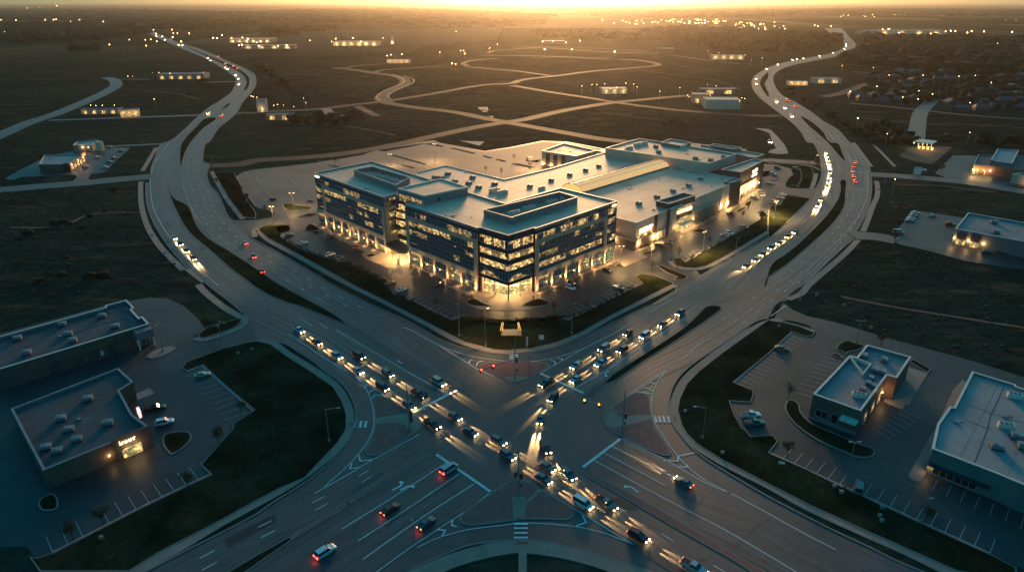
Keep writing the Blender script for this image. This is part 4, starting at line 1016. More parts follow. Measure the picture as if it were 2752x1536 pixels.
# ---------------------------------------------------------------- plain commercial buildings
def building(name, label, pts, h, wall=GREYW, roof=ROOFG, par=.8, cap=WHITEM, cat='building', group=None):
    r = thing(name, label, cat, cent(pts), group)
    r['_p'] = 0; del r['_p']
    p = shell(r, pts, h, wall, roof, par, cap)
    for v in p: v.z = 0
    return r, p
def edge(p, i0, flip=False):
    """wall whose start is nearest to the measured point i0 (an index into the ccw ring)"""
    return p[i0 % len(p)], p[(i0 + 1) % len(p)]
def front(p, dirx, diry):
    """wall of the ring whose outward side faces most towards (dirx, diry)"""
    best = None
    for k in range(len(p)):
        a, b_ = p[k], p[(k + 1) % len(p)]; d = b_ - a; L = d.length
        if L < .1: continue
        s_ = (d.y * dirx - d.x * diry) / L * min(L, 60) ** .5
        if best is None or s_ > best[0]: best = (s_, a, b_)
    return best[1], best[2]
def doorlamp(root, a, b_, t, z, pw=150, o=.7):
    d = (b_ - a).normalized(); nr = Vector((d.y, -d.x, 0)); q = a + (b_ - a) * t + nr * o
    x = MB(); x.ball((q.x - nr.x * (o - .2), q.y - nr.y * (o - .2), z), .2, n=6); x.build('wall_lamp', E_LAMP, root)
    lamp('POINT', (q.x, q.y, z), pw, parent=root, size=.15)

# tan building in the lot behind the mall
r, p = building('corner_store', 'small tan store with lit columns in the large lot behind the shopping centre', w12("300,78 640,132 850,75 520,2", 9.0), 9.0, STUCCO, ROOF, cat='store')
a, b_ = None, None
for k in range(len(p)):
    x, y = p[k], p[(k + 1) % len(p)]
    if (y - x).x > 3 and (y - x).y < 0: a, b_ = x, y; break
for t in (.12, .35, .58): wallbox(r, a, b_, t, t + .13, .5, 7.6, DARKP, 0, .05, 'panel')
for t in (.05, .29, .52): doorlamp(r, a, b_, t, .5, 350, 1.0)
r, p = building('service_block', 'low service block with a flat roof beside the tan store', w12("640,140 760,112 850,75 940,95 760,170 540,205", 6), 6, STUCCOD, ROOF, cat='building')

# south-west: long low block with loading doors
r, p = building('warehouse', 'long low warehouse with dark loading doors and a porch, at the left edge', W("20 130,795 1500,380 1430,305 1400,320 1320,235 1345,212 1270,140 1060,195 1060,215 0,505 -260,575 -60,850", 6.5), 6.5, BRICKW, ROOFD, .9, cat='warehouse')
a, b_ = p[0], p[1]
for k in range(len(p)):
    x, y = p[k], p[(k + 1) % len(p)]
    if (y - x).length > 25 and (y - x).x > 0: a, b_ = x, y
for s_, e_ in ((.22, .30), (.38, .46), (.49, .57), (.64, .72)): wallbox(r, a, b_, s_, e_, 0, 3.6, DARKP, 0, .08, 'loading_door')
wallbox(r, a, b_, .59, .61, 1, 2.6, WHITEM, 0, .1, 'door')
wallbox(r, a, b_, .86, .995, 3.4, 6.0, GREYW, 0, 3.2, 'porch_roof'); wallbox(r, a, b_, .86, .872, 0, 3.4, WHITEM, 2.6, 3.1, 'porch_post'); wallbox(r, a, b_, .98, .992, 0, 3.4, WHITEM, 2.6, 3.1, 'porch_post')
window(r, a, b_, .875, .98, .4, 3.0, GDARK, .1)
units(r, W("20 180,535 275,680 630,395 690,490 735,555 1165,415 1030,310", 5.7), 5.6, 0, .8, R(20))
b = MB()
for s_ in ("20 700,470 860,432 1000,385 1290,305 1350,285", "20 1290,310 1350,355", "20 1090,240 1105,265 1185,242"): b.ribbon(W(s_, 5.7), .18, 5.75, .12)
b.build('roof_pipe', POLE, r)
b = MB()
for s_ in ("20 60,660 240,620 440,550 700,490", "20 380,460 440,550", "20 490,610 540,660", "20 800,330 860,410"): b.ribbon(W(s_, 5.65), .25, 5.63)
b.build('roof_seam', DARKP, r)
# south-west: nearer store
r, p = building('retail_store', 'dark flat-roofed store with a small lit sign, in the lower left corner', W("30 435,415 1500,-20 20 1330,1290 1200,1050 1340,962 1190,825 110,1235 200,1410", 5.2), 5.2, BRICKW, ROOFD, .7, METG, cat='store')
for k in range(len(p)):
    x, y = p[k], p[(k + 1) % len(p)]
    if (y - x).length > 15 and (y - x).x > 5 and (y - x).y > 0: a, b_ = x, y
wallbox(r, a, b_, .62, 1.0, 0, 5.9, DARKP, 0, .7, 'entrance_wall')
sa = a + (b_ - a).normalized().cross(Vector((0, 0, 1))) * .7; sb = b_ + (b_ - a).normalized().cross(Vector((0, 0, 1))) * .7
sign(r, sa, sb, .68, .84, 4.1, 5.3, .08, 1, 'lit_sign', 22)
window(r, sa, sb, .69, .88, .2, 2.7, LITWIN, .05, name='lit_window', div=1.0)
for t, pw in ((.75, 130), (.84, 130)): 
    q = sa + (sb - sa) * t + (sb - sa).normalized().cross(Vector((0, 0, 1))) * 1.2; lamp('POINT', (q.x, q.y, 2.6), pw, parent=r)
doorlamp(r, a, b_, .57, 2.2, 60)
units(r, W("20 620,1340 890,1140 1090,1385", 4.7), 4.5, 0, .8, R(20)); units(r, W("30 700,10 780,110 470,190 580,230", 4.7), 4.5, 0, .75, R(20))
b = MB(); q = W("20 1370,1080 1510,1025 1555,1080 1380,1145", 3.6); b.prism(q, 3.3, 3.6, bottom=True); b.build('side_canopy', CONC, r)
b = MB(); q = W("20 1370,1235 1400,1225 1420,1270 1395,1285", 4); b.prism(q, 2.6, 4.4); b.build('hanging_sign', mat('sign_pale', (.6, .6, .6), .4, emit=(1, .8, .75), es=.7), r)

# east: bank
r, p = building('bank', 'small L-shaped bank with white parapets beside the large crescent lawn', W("23 455,1085 935,1255 1200,895 1300,920 1440,712 995,590 895,715 820,700", 7.2), 7.2, BRICKW, mat('roof_blue_grey', (.21, .22, .22), .6, noise=(.1, .2), n2=(.12, (.18, .2, .21), .55)), .9, cat='bank')
for k in range(len(p)):
    x, y = p[k], p[(k + 1) % len(p)]
    if (y - x).length > 8 and (y - x).x > 5 and (y - x).y < -1 and x.y < 165: a, b_ = x, y
wallbox(r, a, b_, 0, 1, 0, 1.0, GREYW, 0, .15, 'base_wall'); window(r, a, b_, .12, .38, 1.4, 3.4, GLASSW, .05); window(r, a, b_, .46, .6, 1.0, 3.8, GLASSW, .05)
wallbox(r, a, b_, .66, 1.0, 3.9, 4.5, WHITEM, 0, 2.4, 'drive_canopy')
x0, x1 = b_, None
for k in range(len(p)):
    if (p[k] - b_).length < .1: x1 = p[(k + 1) % len(p)]
for t in (.2, .5, .75): window(r, b_, x1, t, t + .12, .8, 4.0, GSOME, .05)
b = MB(); b.ring(ccw(W("23 960,880 1042,775 895,715 820,700", 7.6)), .35, 6.4, 7.5); b.build('inner_parapet', WHITEM, r)
units(r, W("23 970,700 1170,740 1080,845 1150,865", 6.8), 6.3, 0, .75, R(60)); units(r, W("23 1040,920 1010,970 1065,1000 955,1030", 6.8), 6.3, 0, .6, R(60)); units(r, W("23 915,1095", 6.8), 6.3, 2, .6, R(-22))
doorlamp(r, *front(p, 1, -.3), .9, 3, 200)

# east: big pale-roofed store
r, p = building('big_box_store', 'large store with a pale panelled roof at the right edge, lower right', W("33 1650,195 2290,440 2576,560 3300,860 23 3500,1300 2500,1010 2490,990 2055,858 1870,1220 1830,1210 1705,1385", 6.6), 6.6, GREYW, mat('roof_pale_panels', (.27, .28, .26), .6, noise=(.1, .18), n2=(.05, (.22, .25, .25), .56)), .5, cat='store')
b = MB()
for s_ in ("23 2370,1020 2240,1300 33 2200,20 2080,330", "23 1970,1170 2080,1210 2250,1275 2576,1370", "23 1990,1340 2250,1438", "23 2350,1110 2576,1180"): b.ribbon(W(s_, 6.3), .22, 6.14)
b.build('roof_seam', DARKP, r)
units(r, W("23 2480,1115 2390,1420", 6.2), 6.1, 2, .6, R(-22)); units(r, W("33 2300,190 2500,90 2570,190", 6.2), 6.1, 0, .9, R(-22))
for k in range(len(p)):
    x, y = p[k], p[(k + 1) % len(p)]
    if (y - x).length > 12 and (y - x).x > 5 and (y - x).y < -1 and x.y < 140: a, b_ = x, y; break
wallbox(r, a, b_, 0, 1, 2.7, 3.0, METD, 0, 1.4, 'awning'); doorlamp(r, a, b_, .04, 2.2, 70); window(r, a, b_, .1, .8, .5, 2.3, GLASSW, .05)
sheet('pavement', W("23 1960,940 1860,1050 1780,1230 1700,1400 33 1560,200 1410,470 1430,510 1500,538 1540,520 1590,440 2000,560 2576,800 2576,700 1700,300 23 2000,1000"), CONC, .14)

# east: middle store with two lit doors
r, p = building('retail_store', 'grey store with a pale roof and two lit doorways, middle right edge', W("13 1885,862 2576,990 3000,1080 3200,830 2576,800 2015,700", 7.0), 7.0, GREYW, ROOFG, .8, cat='store')
for k in range(len(p)):
    x, y = p[k], p[(k + 1) % len(p)]
    if (y - x).length > 12 and (y - x).x > 5 and (y - x).y < 0: a, b_ = x, y; break
for t in (.06, .27): window(r, a, b_, t, t + .13, .2, 2.6, LITWIN, .05, name='lit_window', div=1.0); wallbox(r, a, b_, t - .01, t + .14, 3.0, 5.6, DARKP, 0, .5, 'awning')
for t in (.015, .24, .46): doorlamp(r, a, b_, t, 2.8, 240)
units(r, W("13 2270,800 2290,900", 6.6), 6.3, 0, 1.0, R(-12)); units(r, W("13 2390,930 2500,880", 6.6), 6.3, 1, .6)
# east: restaurant with raised roof
r, p = building('restaurant', 'restaurant with a teal raised roof and warm lit porch, upper right', Z(2380, 360, 6.925, "1640,575 2100,610 2900,690 2900,420 2200,400 1720,380", 6.0), 6.0, BRICKW, ROOFD, .6, METG, cat='restaurant')
q = Z(2380, 360, 6.925, "1960,475 2090,510 2360,545 2480,300 2080,280", 8.5); shell(r, q, 8.5, GREYW, mat('roof_teal', (.08, .2, .25), .5), .6, z0=5, name='upper_wall')
for k in range(len(p)):
    x, y = p[k], p[(k + 1) % len(p)]
    if (y - x).length > 12 and (y - x).x > 5 and (y - x).y < 0: a, b_ = x, y; break
for t in (.02, .08, .2, .5): window(r, a, b_, t, t + .045, .3, 2.8, LITWIN, .05, name='lit_window', div=1.0)
for t in (.01, .06, .2, .45, .72): doorlamp(r, a, b_, t, 3.2, 500, 1.2)
r, p = building('store', 'small store with a lit corner at the upper right edge', Z(2380, 360, 6.925, "2360,740 2480,760 2800,800 2850,740 2500,720", 5.5), 5.5, STUCCO, ROOFD, .5, cat='store')
doorlamp(r, *front(p, -.3, -1), .7, 2.5, 500)
# petrol station canopy
fs = Z(2380, 360, 6.925, "520,135 590,125 880,165 860,182 620,150", 5.5)
q = Z(2380, 360, 6.925, "520,137 870,180 960,130 640,95", 5.6)
r = thing('petrol_station_canopy', 'lit petrol station canopy on posts, upper right', 'canopy', cent(q))
b = MB(); b.prism(q, 5.0, 5.7, bottom=True); b.build('canopy_roof', WHITEM, r)
for t in range(4):
    a_ = cent(q) + (q[1] - q[0]) * (t / 3 - .5) * .7; b = MB(); b.tube((a_.x, a_.y, 0), (a_.x, a_.y, 5), .2, .2, 8); b.build('post', WHITEM, r)
    b = MB(); b.box((a_.x, a_.y - 2, 0), (1.0, .8, 1.9)); b.build('fuel_pump', E_WARM, r); lamp('POINT', (a_.x, a_.y - 2, 4.6), 900, parent=r)

# west: two restaurants
def shopfront(r, p, dx, dy, ts, pw=160, cols=5):
    a, b_ = front(p, dx, dy)
    for k in range(cols): window(r, a, b_, .06 + k * .9 / cols, .06 + (k + .62) * .9 / cols, .4, 3.0, LITWIN, .05, name='lit_window', div=1.0)
    for t in ts: doorlamp(r, a, b_, t, 3.6, pw)
    return a, b_
r, p = building('restaurant', 'single storey restaurant with a warm lit gabled front, nearer one at the upper left', Z(0, 360, 7.156, "740,585 1170,585 1250,560 1330,565 1640,380 1480,400 850,400 800,480", 4.8), 4.8, BRICKW, mat('roof_teal_dull', (.16, .22, .23), .6, noise=(.1, .2)), .5, METG, cat='restaurant')
a, b_ = shopfront(r, p, 1, -.6, (.1, .5, .8), 120)
b = MB(); b.along(a, b_, 4.4, 6.4, 0, .6, .72, .98); b.build('gable_sign', STUCCO, r); sign(r, a, b_, .76, .92, 4.7, 5.7, .7, 1, 'lit_sign', 31, E_TAIL)
r, p = building('restaurant', 'small diner with a raised lit corner tower, farther one at the upper left', Z(0, 360, 7.156, "1400,215 1760,210 1900,130 1840,115 1470,150", 4.6), 4.6, GREYW, mat('roof_teal_pale', (.22, .3, .3), .6), .5, WHITEM, cat='restaurant')
q = Z(0, 360, 7.156, "1870,175 1930,170 1915,120 1880,130", 6.5); b = MB(); b.prism([cent(q) + Vector(v) for v in ((-2, -2, 0), (2, -2, 0), (2, 2, 0), (-2, 2, 0))], 0, 6.5); b.build('corner_tower', STUCCO, r)
doorlamp(r, *front(p, 1, -1), .5, 3, 250); doorlamp(r, *front(p, 0, -1), .8, 3, 60)

# ---------------------------------------------------------------- far buildings
LITFAR = glass_office('window_lit_far', 0.7, 2.2, es=0.5)
def farb(name, label, s, w, d, h, rot=0.0, wall=GREYW, roof=ROOFG, lit=0, cat='building', group=None, power=900):
    c = W1(s); co, si = math.cos(rot), math.sin(rot)
    def P(x, y): return c + Vector((x * co - y * si, x * si + y * co, 0))
    pts = [P(-w / 2, 0), P(w / 2, 0), P(w / 2, d), P(-w / 2, d)]
    r = thing(name, label, cat, c, group)
    b = MB(); b.prism(pts, 0, h - .1, top=False); b.build('wall', wall, r)
    b = MB(); b.flat(pts, h - .1); b.ring(pts, .4, h - .1, h + .4); b.build('roof', roof, r)
    if lit:
        for k in range(lit):
            t = (k + .5) / lit
            b = MB(); b.along(pts[0], pts[1], .6, min(h * .7, 4.2), 0, .1, t - .2 / lit, t + .2 / lit); b.build('lit_window', LITWIN, r)
            q = P(-w / 2 + w * t, -2.5); lamp('POINT', (q.x, q.y, 3.5), power * .4, parent=r, size=.4)
    return r
farb('warehouse', 'long pale-roofed warehouse beside the bend of the left highway', "00 1820,800", 62, 26, 7, R(4), GREYW, ROOFG, 5, 'warehouse', power=400)
farb('warehouse', 'row of lit industrial sheds beyond the left highway', "01 -60,430", 110, 60, 9, 0, GREYW, ROOF, 6, 'warehouse', power=9000)
farb('warehouse', 'long low warehouse in front of the lit industrial sheds', "01 120,492", 120, 30, 8, 0, GREYW, ROOF, 4, 'warehouse', power=5000)
farb('warehouse', 'lit plant with pale roofs in the fields, upper left centre', "01 1000,462", 110, 50, 9, 0, STUCCO, ROOF, 6, 'warehouse', power=5000)
farb('tower', 'pale silo tower standing alone in the fields', "01 1372,445", 7, 7, 22, 0, STUCCO, ROOF, 1, 'tower', power=5000)
farb('store', 'lit store in a small lot at the lower side of the left highway bend', "00 1310,1175", 16, 12, 6, R(25), STUCCO, ROOFG, 3, 'store', power=700)
farb('store', 'low dark store beside the lit store near the left highway', "00 1000,1150", 34, 14, 4.5, R(6), GREYW, ROOFD, 4, 'store', power=350)
farb('store', 'pale store with white lights near the country lane left of centre', "01 1430,635", 40, 16, 5, 0, STUCCO, ROOF, 4, 'store', power=1500)
farb('store', 'white roofed store among fields right of centre', "02 1030,945", 30, 15, 6, R(5), STUCCO, ROOF, 3, 'store', power=900)
farb('store', 'square pale store with a tan lot above the mall, right part', "02 2120,1100", 34, 26, 9, R(-6), STUCCO, ROOF, 0, 'store')
farb('store', 'grey front store with a lit corner beside the square pale store', "02 1900,1040", 17, 18, 9, R(-6), GREYW, ROOF, 2, 'store', power=900)
farb('store', 'low long store behind the square pale store', "02 2080,950", 42, 12, 6, 0, GREYW, ROOF, 2, 'store', power=600)
farb('barn', 'boxy barn beside the country lane, right of the sun glow', "02 1550,540", 34, 14, 10, 0, STUCCOD, ROOF, 0, 'barn')
farb('barn', 'long pale roofed barn below the sun glow', "02 430,445", 50, 16, 8, 0, STUCCOD, WHITEM, 0, 'barn')
farb('store', 'cluster store with lit yard left of the right highway', "02 2170,600", 60, 22, 7, R(-5), STUCCO, ROOF, 4, 'store', power=1800)
farb('warehouse', 'very long pale warehouse near the woods, upper right', "03 1430,345", 230, 60, 12, 0, STUCCO, ROOF, 4, 'warehouse', power=8000)
farb('warehouse', 'short pale warehouse beside the very long one, upper right', "03 1050,340", 80, 40, 10, 0, STUCCO, ROOF, 0, 'warehouse')
farb('warehouse', 'pale gable warehouse in the dark woods, far right', "03 1850,605", 60, 26, 10, 0, WHITEM, ROOFG, 0, 'warehouse')
farb('store', 'low lit store beside the right highway bend', "03 300,860", 24, 12, 5, R(-8), STUCCO, ROOFG, 3, 'store', power=1300)
farb('store', 'pale roofed store in the suburb near the right highway', "03 600,840", 36, 16, 6, 0, STUCCO, ROOF, 2, 'store', power=500)
farb('building', 'pair of pale sheds beside the hedgerow, left of centre', "01 60,1130", 9, 6, 12, 0, STUCCO, ROOF, 1, 'shed', power=800)
farb('building', 'tan shed in the yard beside the dark orchard', "01 230,1210", 24, 10, 5, 0, STUCCOD, ROOFG, 2, 'shed', power=500)
# dark greenhouse rows beside the yard
island('orchard_bed', W("01 380,1165 700,1160 800,1200 700,1250 330,1235"), MULCH, .5)
# construction debris on the bare plots
for s_ in ("01 2230,1080 2330,1078 2340,1110 2250,1105", "01 2270,1118 2330,1112 2330,1125 2280,1130", "01 2340,1170 2390,1168 2380,1188", "11 2050,-20 2300,-10 2250,30"):
    sheet('bare_ground', W(s_), CONC if s_[4] != '-' else DIRT, .16)
sheet('bare_ground', W("02 2440,1290 2576,1300 03 30,1310 100,1380 150,1438 13 190,60 200,110 100,115 0,100 20,75 80,60 60,20 50,0 03 10,1340"), mat('pale_gravel', (.42, .34, .25), .9, noise=(.2, .35)), .17)

# suburb of houses at the upper right
hp = MB()
house_w = MATS['stucco_brown']
hr = thing('house', 'dark gabled suburban house on the estate at the upper right', 'house', (0, 0, 0), 'houses of the suburb at the upper right')
b = MB(); b.box((0, 0, 0), (14, 10, 3.4)); b.build('wall', DARKP, hr)
b = MB()
A_ = [(-7.6, -5.6, 3.3), (7.6, -5.6, 3.3), (7.6, 5.6, 3.3), (-7.6, 5.6, 3.3), (-5, 0, 6.6), (5, 0, 6.6)]
for f in ((0, 1, 5, 4), (1, 2, 5), (2, 3, 4, 5), (3, 0, 4)): b.face([A_[k] for k in f])
b.build('roof', ROOFD, hr)
rnd = random.Random(5); first = True; placed = []
rows = [("03 1130,860 2560,780", 16), ("03 1080,920 1500,890", 6), ("03 860,985 1480,960", 8), ("03 1900,960 2560,880", 8), ("03 1300,1030 1500,1010", 3), ("03 1800,1060 2560,1030", 9),
        ("03 1900,1110 2560,1105", 7), ("03 1300,740 2500,720", 12), ("03 1060,790 1500,785", 5), ("03 930,1010 1350,1050", 5), ("03 1550,850 1800,900", 3), ("03 2000,1010 2560,960", 6)]
for s_, n in rows:
    a_, b_ = W(s_)
    for k in range(n):
        q = a_ + (b_ - a_) * ((k + rnd.uniform(.25, .6)) / n) + Vector((0, rnd.uniform(-5, 5), 0)); rz = rnd.choice((0, R(90))) + R(rnd.uniform(-20, 20))
        if any((q - u).length < 17 for u in placed): continue
        placed.append(q.copy())
        if first: hr.location = q; hr.rotation_euler = (0, 0, rz); first = False
        else: dup(hr, q, rz, scale=rnd.uniform(.85, 1.2))
HOUSES = placed
# ================================================================ PARKING BAYS
pk = MB()
def stalls(a, b_, n, sample, ln=None, base=True, w=0.13, bm=None):
    a, b_ = W1(a), W1(b_); s0_, s1_ = W(sample); v = (s1_ - s0_); L = ln or v.length; v.normalize()
    for k in range(n + 1):
        q = a + (b_ - a) * (k / n); (bm or pk).ribbon([q, q + v * L], w, 0.155 if False else PZ)
PZ = 0.125
stalls("21 1500,108", "21 1955,330", 9, "21 1500,108 1590,70")
stalls("11 315,975", "11 870,1195", 13, "11 530,1060 612,1025", 5)
stalls("11 690,915", "11 1040,1070", 9, "11 1040,1070 965,1100", 5)
stalls("11 1650,1325", "21 2170,122", 12, "21 1955,22 1865,58", 5.2)
stalls("22 560,338", "22 1260,-8", 14, "22 560,338 445,285", 5.2)
stalls("22 330,102", "12 900,1320", 10, "22 355,95 490,135", 5.2)
stalls("12 1740,1190", "12 2240,905", 13, "12 1740,1190 1660,1140", 5.2)
stalls("12 1600,1000", "12 1830,890", 5, "12 1680,960 1790,1000", 5.2)
stalls("12 1900,850", "12 2210,680", 8, "12 1990,800 2090,830", 5.2)
stalls("12 2270,890", "12 2540,740", 7, "12 1740,1190 1660,1140", 5.2)
stalls("23 240,472", "22 2240,972", 17, "23 220,510 380,568", 5.4)
stalls("23 760,720", "23 450,1120", 10, "23 735,755 595,722", 5.2)
stalls("33 150,300", "33 2230,1250", 16, "33 265,352 348,258", 5.4)
stalls("33 1705,515", "33 2576,880", 6, "33 1705,515 1655,615", 5.0)
stalls("30 2115,455", "30 1100,950", 8, "30 1580,715 1500,595", 6)
stalls("30 835,1085", "30 530,1240", 2, "30 1580,715 1500,595", 6)
stalls("20 2080,850", "20 2500,1270", 9, "20 2230,995 2080,1040", 6)
stalls("23 1360,1250", "23 1050,1438", 6, "23 1180,1340 1290,1400", 5.2)
stalls("11 30,560", "11 640,200", 1, "11 0,330 170,555", 0.1)
for s_ in ("11 0,330 60,440 170,555", "11 285,300 420,440 545,570", "11 420,308 600,352"): pk.ribbon(W(s_), .3, PZ + .02)
for s_ in ("22 560,342 1260,-6", "21 1490,105 1970,338 2100,292", "12 1740,1192 2250,902", "23 240,472 22 2240,972", "33 20,240 2230,1250", "30 530,1240 1100,950 1440,775 1850,580 2110,458", "20 1870,870 2035,808 2330,1075 2555,1270", "11 310,978 850,1195", "10 2385,345 2450,475 2576,640"):
    pk.ribbon(W(s_), .3, PZ + .012)
pk.build('parking_bay_marking', PAINTW, kind='structure')
# lot islands with kerbs and mulch
def bed(s, top=MULCH, kw=.35, sm_=True, nm='planting_bed', col=CONC, h=.24): return island(nm, s if not isinstance(s, str) else W(s), top, kw, h, sm_, col)
bed("11 545,815 500,850 500,885 540,890 620,882 640,870"); bed("11 590,890 560,900 600,918 650,905"); bed("11 1090,1135 1165,1115 1220,1130 1150,1155", sm_=False)
bed("11 275,620 330,612 400,630 560,650 440,675 330,685 285,660", GRASSM); bed("11 205,850 300,825 345,850 340,885 270,905 235,915 215,890")
bed("11 430,745 520,715 620,712 560,740", sm_=False); bed("11 500,590 545,580 590,595 540,602"); bed("11 125,565 190,560 210,580 150,590")
bed("21 2112,165 2190,130 2300,180 2380,205 2300,212 2180,200 2120,180"); bed("22 95,205 265,130 385,170 375,185 250,212 150,212")
bed("12 1300,1112 1420,1080 1478,1085 1400,1125 1330,1130", sm_=False); bed("12 1020,1245 1085,1205 1135,1255", sm_=False)
bed("12 1455,1240 1500,1235 1775,1345 1740,1375 1620,1385 1660,1350 1560,1310", sm_=False); bed("12 1790,890 1880,860 1960,885 1900,910", sm_=False)
bed("12 2240,690 2300,655 2370,650 2300,700", sm_=False, top=GRASSM); bed("12 2330,630 2350,600 2420,580 2400,640", sm_=False, top=GRASSM)
bed(Z(1880, 380, 7.99, "1480,830 1500,760 1560,720 1700,740 1720,790 1650,840"), BRICKP); bed(Z(1880, 380, 7.99, "1290,720 1400,640 1560,640 1480,740 1330,770"), MULCH)
bed(Z(1880, 380, 7.99, "1860,970 2040,720 2170,760 2060,950 2150,1000 2330,1020 2390,960 2390,560 2240,520 2100,560 2160,620 2180,760 2080,960 1990,940"), GRASSM)
bed("13 20,640 120,628 180,530 335,552 430,562 200,795 0,960 12 2576,900 2576,720", GRASSM, sm_=False, kw=.3)
bed("12 1610,1168 1690,1158 1745,1200 2250,912 2576,720 2576,885 2100,1170 1960,1240 1850,1262 1720,1256 1640,1228", GRASSM, sm_=False)
bed("12 1240,1345 1295,1320 1450,1338 1580,1395 22 1630,-20 1400,95 1000,300 700,470 450,575 200,632 0,648 21 2576,655 2400,648 2100,570 1700,362 1300,155 970,-10 11 400,1110 120,960 22,880 50,845 120,830 325,830 350,860 330,890 262,908 250,945 300,985 500,1092 850,1205 930,1215 1310,1402 21 1390,82 1700,225 1970,348 2100,302 2300,335 2576,355 22 0,355 200,340 440,298 555,352 1130,70 12 1310,1415", GRASSM, sm_=False, kw=.3, nm='lawn')
bed(Z(2060, 1040, 4.793, "290,165 240,220 240,300 320,430 450,550 700,710 1000,840 1120,890 1250,915 1370,890 1400,830 1340,780 1190,735 1010,655 600,480 450,340 400,200"), GRASSM, kw=.4, nm='lawn')
bed("20 1870,770 1995,725 2250,632 2480,575 2576,560 21 50,565 150,590 300,700 540,850 780,1015 870,1160 915,1290 915,1438 31 900,30 830,140 680,300 490,500 250,600 0,730 30 2200,940 1600,1250 1300,1438 400,1438 300,1290 380,1300 540,1250 1110,960 1450,785 1860,590 2125,465 2020,370 2070,310 2340,5 20 2350,1385 2530,1275 2560,1250 2340,1075 2040,800 1880,860 1830,835", GRASSM, sm_=False, nm='lawn', kw=.3)
bed("23 0,345 70,360 150,370 320,412 470,475 450,505 385,512 240,464 0,690 22 2230,972 2424,1055 2432,1100 2402,1175 2190,1160 2240,1300 2320,1438 32 2340,0 2400,80 2576,66 33 55,72 100,130 10,245 400,415 780,600 1240,812 1540,952 1870,1102 2230,1262 2500,1400 2500,1530 1900,1438 1400,1215 900,995 400,765 0,560 32 2100,310 1850,150 1750,50 22 1700,1400 1660,1250 1680,1140 1750,990 1870,865 2120,670 2370,490", GRASSM, sm_=False, nm='lawn', kw=.3)
bed("30 390,740 450,680 540,655 590,760 560,810 430,825"); bed("30 1640,150 1660,60 1780,30 1900,35 1930,90 1850,190 1730,258 1690,230", GRASSM)
bed("20 1990,505 2070,430 2160,400 2430,330 2415,380 2350,430 2200,478 2040,528", GRASSM); bed("20 1480,720 1560,650 1720,612 1770,625 1700,680 1560,730", CONC, h=.18)
bed("23 1410,760 1460,740 1640,840 1610,880", GRASSM, sm_=False); sheet('pavement', W("23 1410,820 1610,880 1420,1200 1380,1190 1350,1250 1160,1170 1250,1000"), CONC, .15)
bed("23 690,640 720,580 800,550 880,580 980,605 930,640 880,655 800,670 790,690 740,660", GRASSM); bed("23 635,690 660,680 750,715 720,730", GRASSM)
bed("23 165,345 300,365 430,410 455,435 420,430 300,395 160,360", GRASSM, kw=.25)
bed("11 1230,75 1690,5 1600,30 1300,85", GRASSM, sm_=False); bed("11 620,180 700,160 1080,105 1110,115 900,150 640,190", GRASSM, sm_=False)
for s_ in ("11 1370,125 1390,122 1720,215 1690,220", "11 1420,212 1440,210 1600,250 1570,254", "11 1700,10 1780,8 1890,35 1860,38", "11 1955,52 2000,55 2210,105 2180,108", "11 725,222 760,225 850,245 810,245", "11 2280,130 2300,128 2380,152 2350,154", "11 2410,165 2430,163 2520,185 2490,188", "12 0,212 60,210 230,245 190,252", "12 140,180 200,182 290,170 260,195"): bed(s_, MULCH, .25, False)
bed("21 2400,395 22 30,348 450,300 700,285 420,352 200,375 0,385 21 2200,370 2080,320", MULCH, sm_=False, nm='shrub_bed')
bed("10 2150,300 2360,300 2440,480 2500,600 2576,700 2576,760 2440,745 2300,560", MULCH, sm_=False, nm='shrub_bed')

# ================================================================ VEGETATION
def make_tree(name, label, cat, h, r, leaf, seed, n=420, trunk=.22, conical=False, group=None):
    rn = random.Random(seed); t = thing(name, label, cat, (0, 0, 0), group)
    tb = MB(); tb.tube((0, 0, 0), (0, 0, h * .45), trunk, trunk * .6, 7)
    limbs = []
    for k in range(7):
        a = rn.uniform(0, 6.28); z0 = h * rn.uniform(.28, .45); e = Vector((math.cos(a) * r * .6, math.sin(a) * r * .6, h * rn.uniform(.6, .9)))
        tb.tube((0, 0, z0), e, trunk * .45, trunk * .12, 5); limbs.append(e)
    tb.tube((0, 0, h * .45), (0, 0, h * .95), trunk * .6, .03, 5); tb.build('trunk', BARKM, t)
    cb = MB(); cl = [(e, rn.uniform(.3, .5) * r) for e in limbs] + [(Vector((0, 0, h * .85)), r * .4), (Vector((0, 0, h * .6)), r * .45)]
    for k in range(n):
        if conical:
            z = rn.random(); rad = r * (1 - z) * rn.uniform(.5, 1); a = rn.uniform(0, 6.28); c = Vector((math.cos(a) * rad, math.sin(a) * rad, h * (.12 + .88 * z)))
        else:
            e, q = rn.choice(cl); d = Vector((rn.gauss(0, 1), rn.gauss(0, 1), rn.gauss(0, .8))).normalized() * q * rn.uniform(.5, 1.05); c = e + d
        s_ = rn.uniform(.12, .3) * (r / 3) ** .5
        u = Vector((rn.gauss(0, 1), rn.gauss(0, 1), rn.gauss(0, .6))).normalized(); v = u.cross(Vector((rn.gauss(0, 1), rn.gauss(0, 1), 1)).normalized())
        if v.length < .1: continue
        v.normalize(); cb.face([c - u * s_, c + v * s_ * .6, c + u * s_, c - v * s_ * .6])
    cb.build('crown', leaf, t)
    return t
FAR = (0, -500, -50)
tree_a = make_tree('deciduous_tree', 'x', 'tree', 8, 3.2, LEAF, 1, 900)
tree_b = make_tree('young_tree', 'x', 'tree', 5.2, 1.5, LEAFB, 2, 230, .1)
tree_c = make_tree('conifer', 'x', 'tree', 5.5, 1.4, LEAF, 3, 420, .12, True)
shr = make_tree('shrub', 'x', 'shrub', 1.3, 1.0, LEAF, 4, 160, .05)
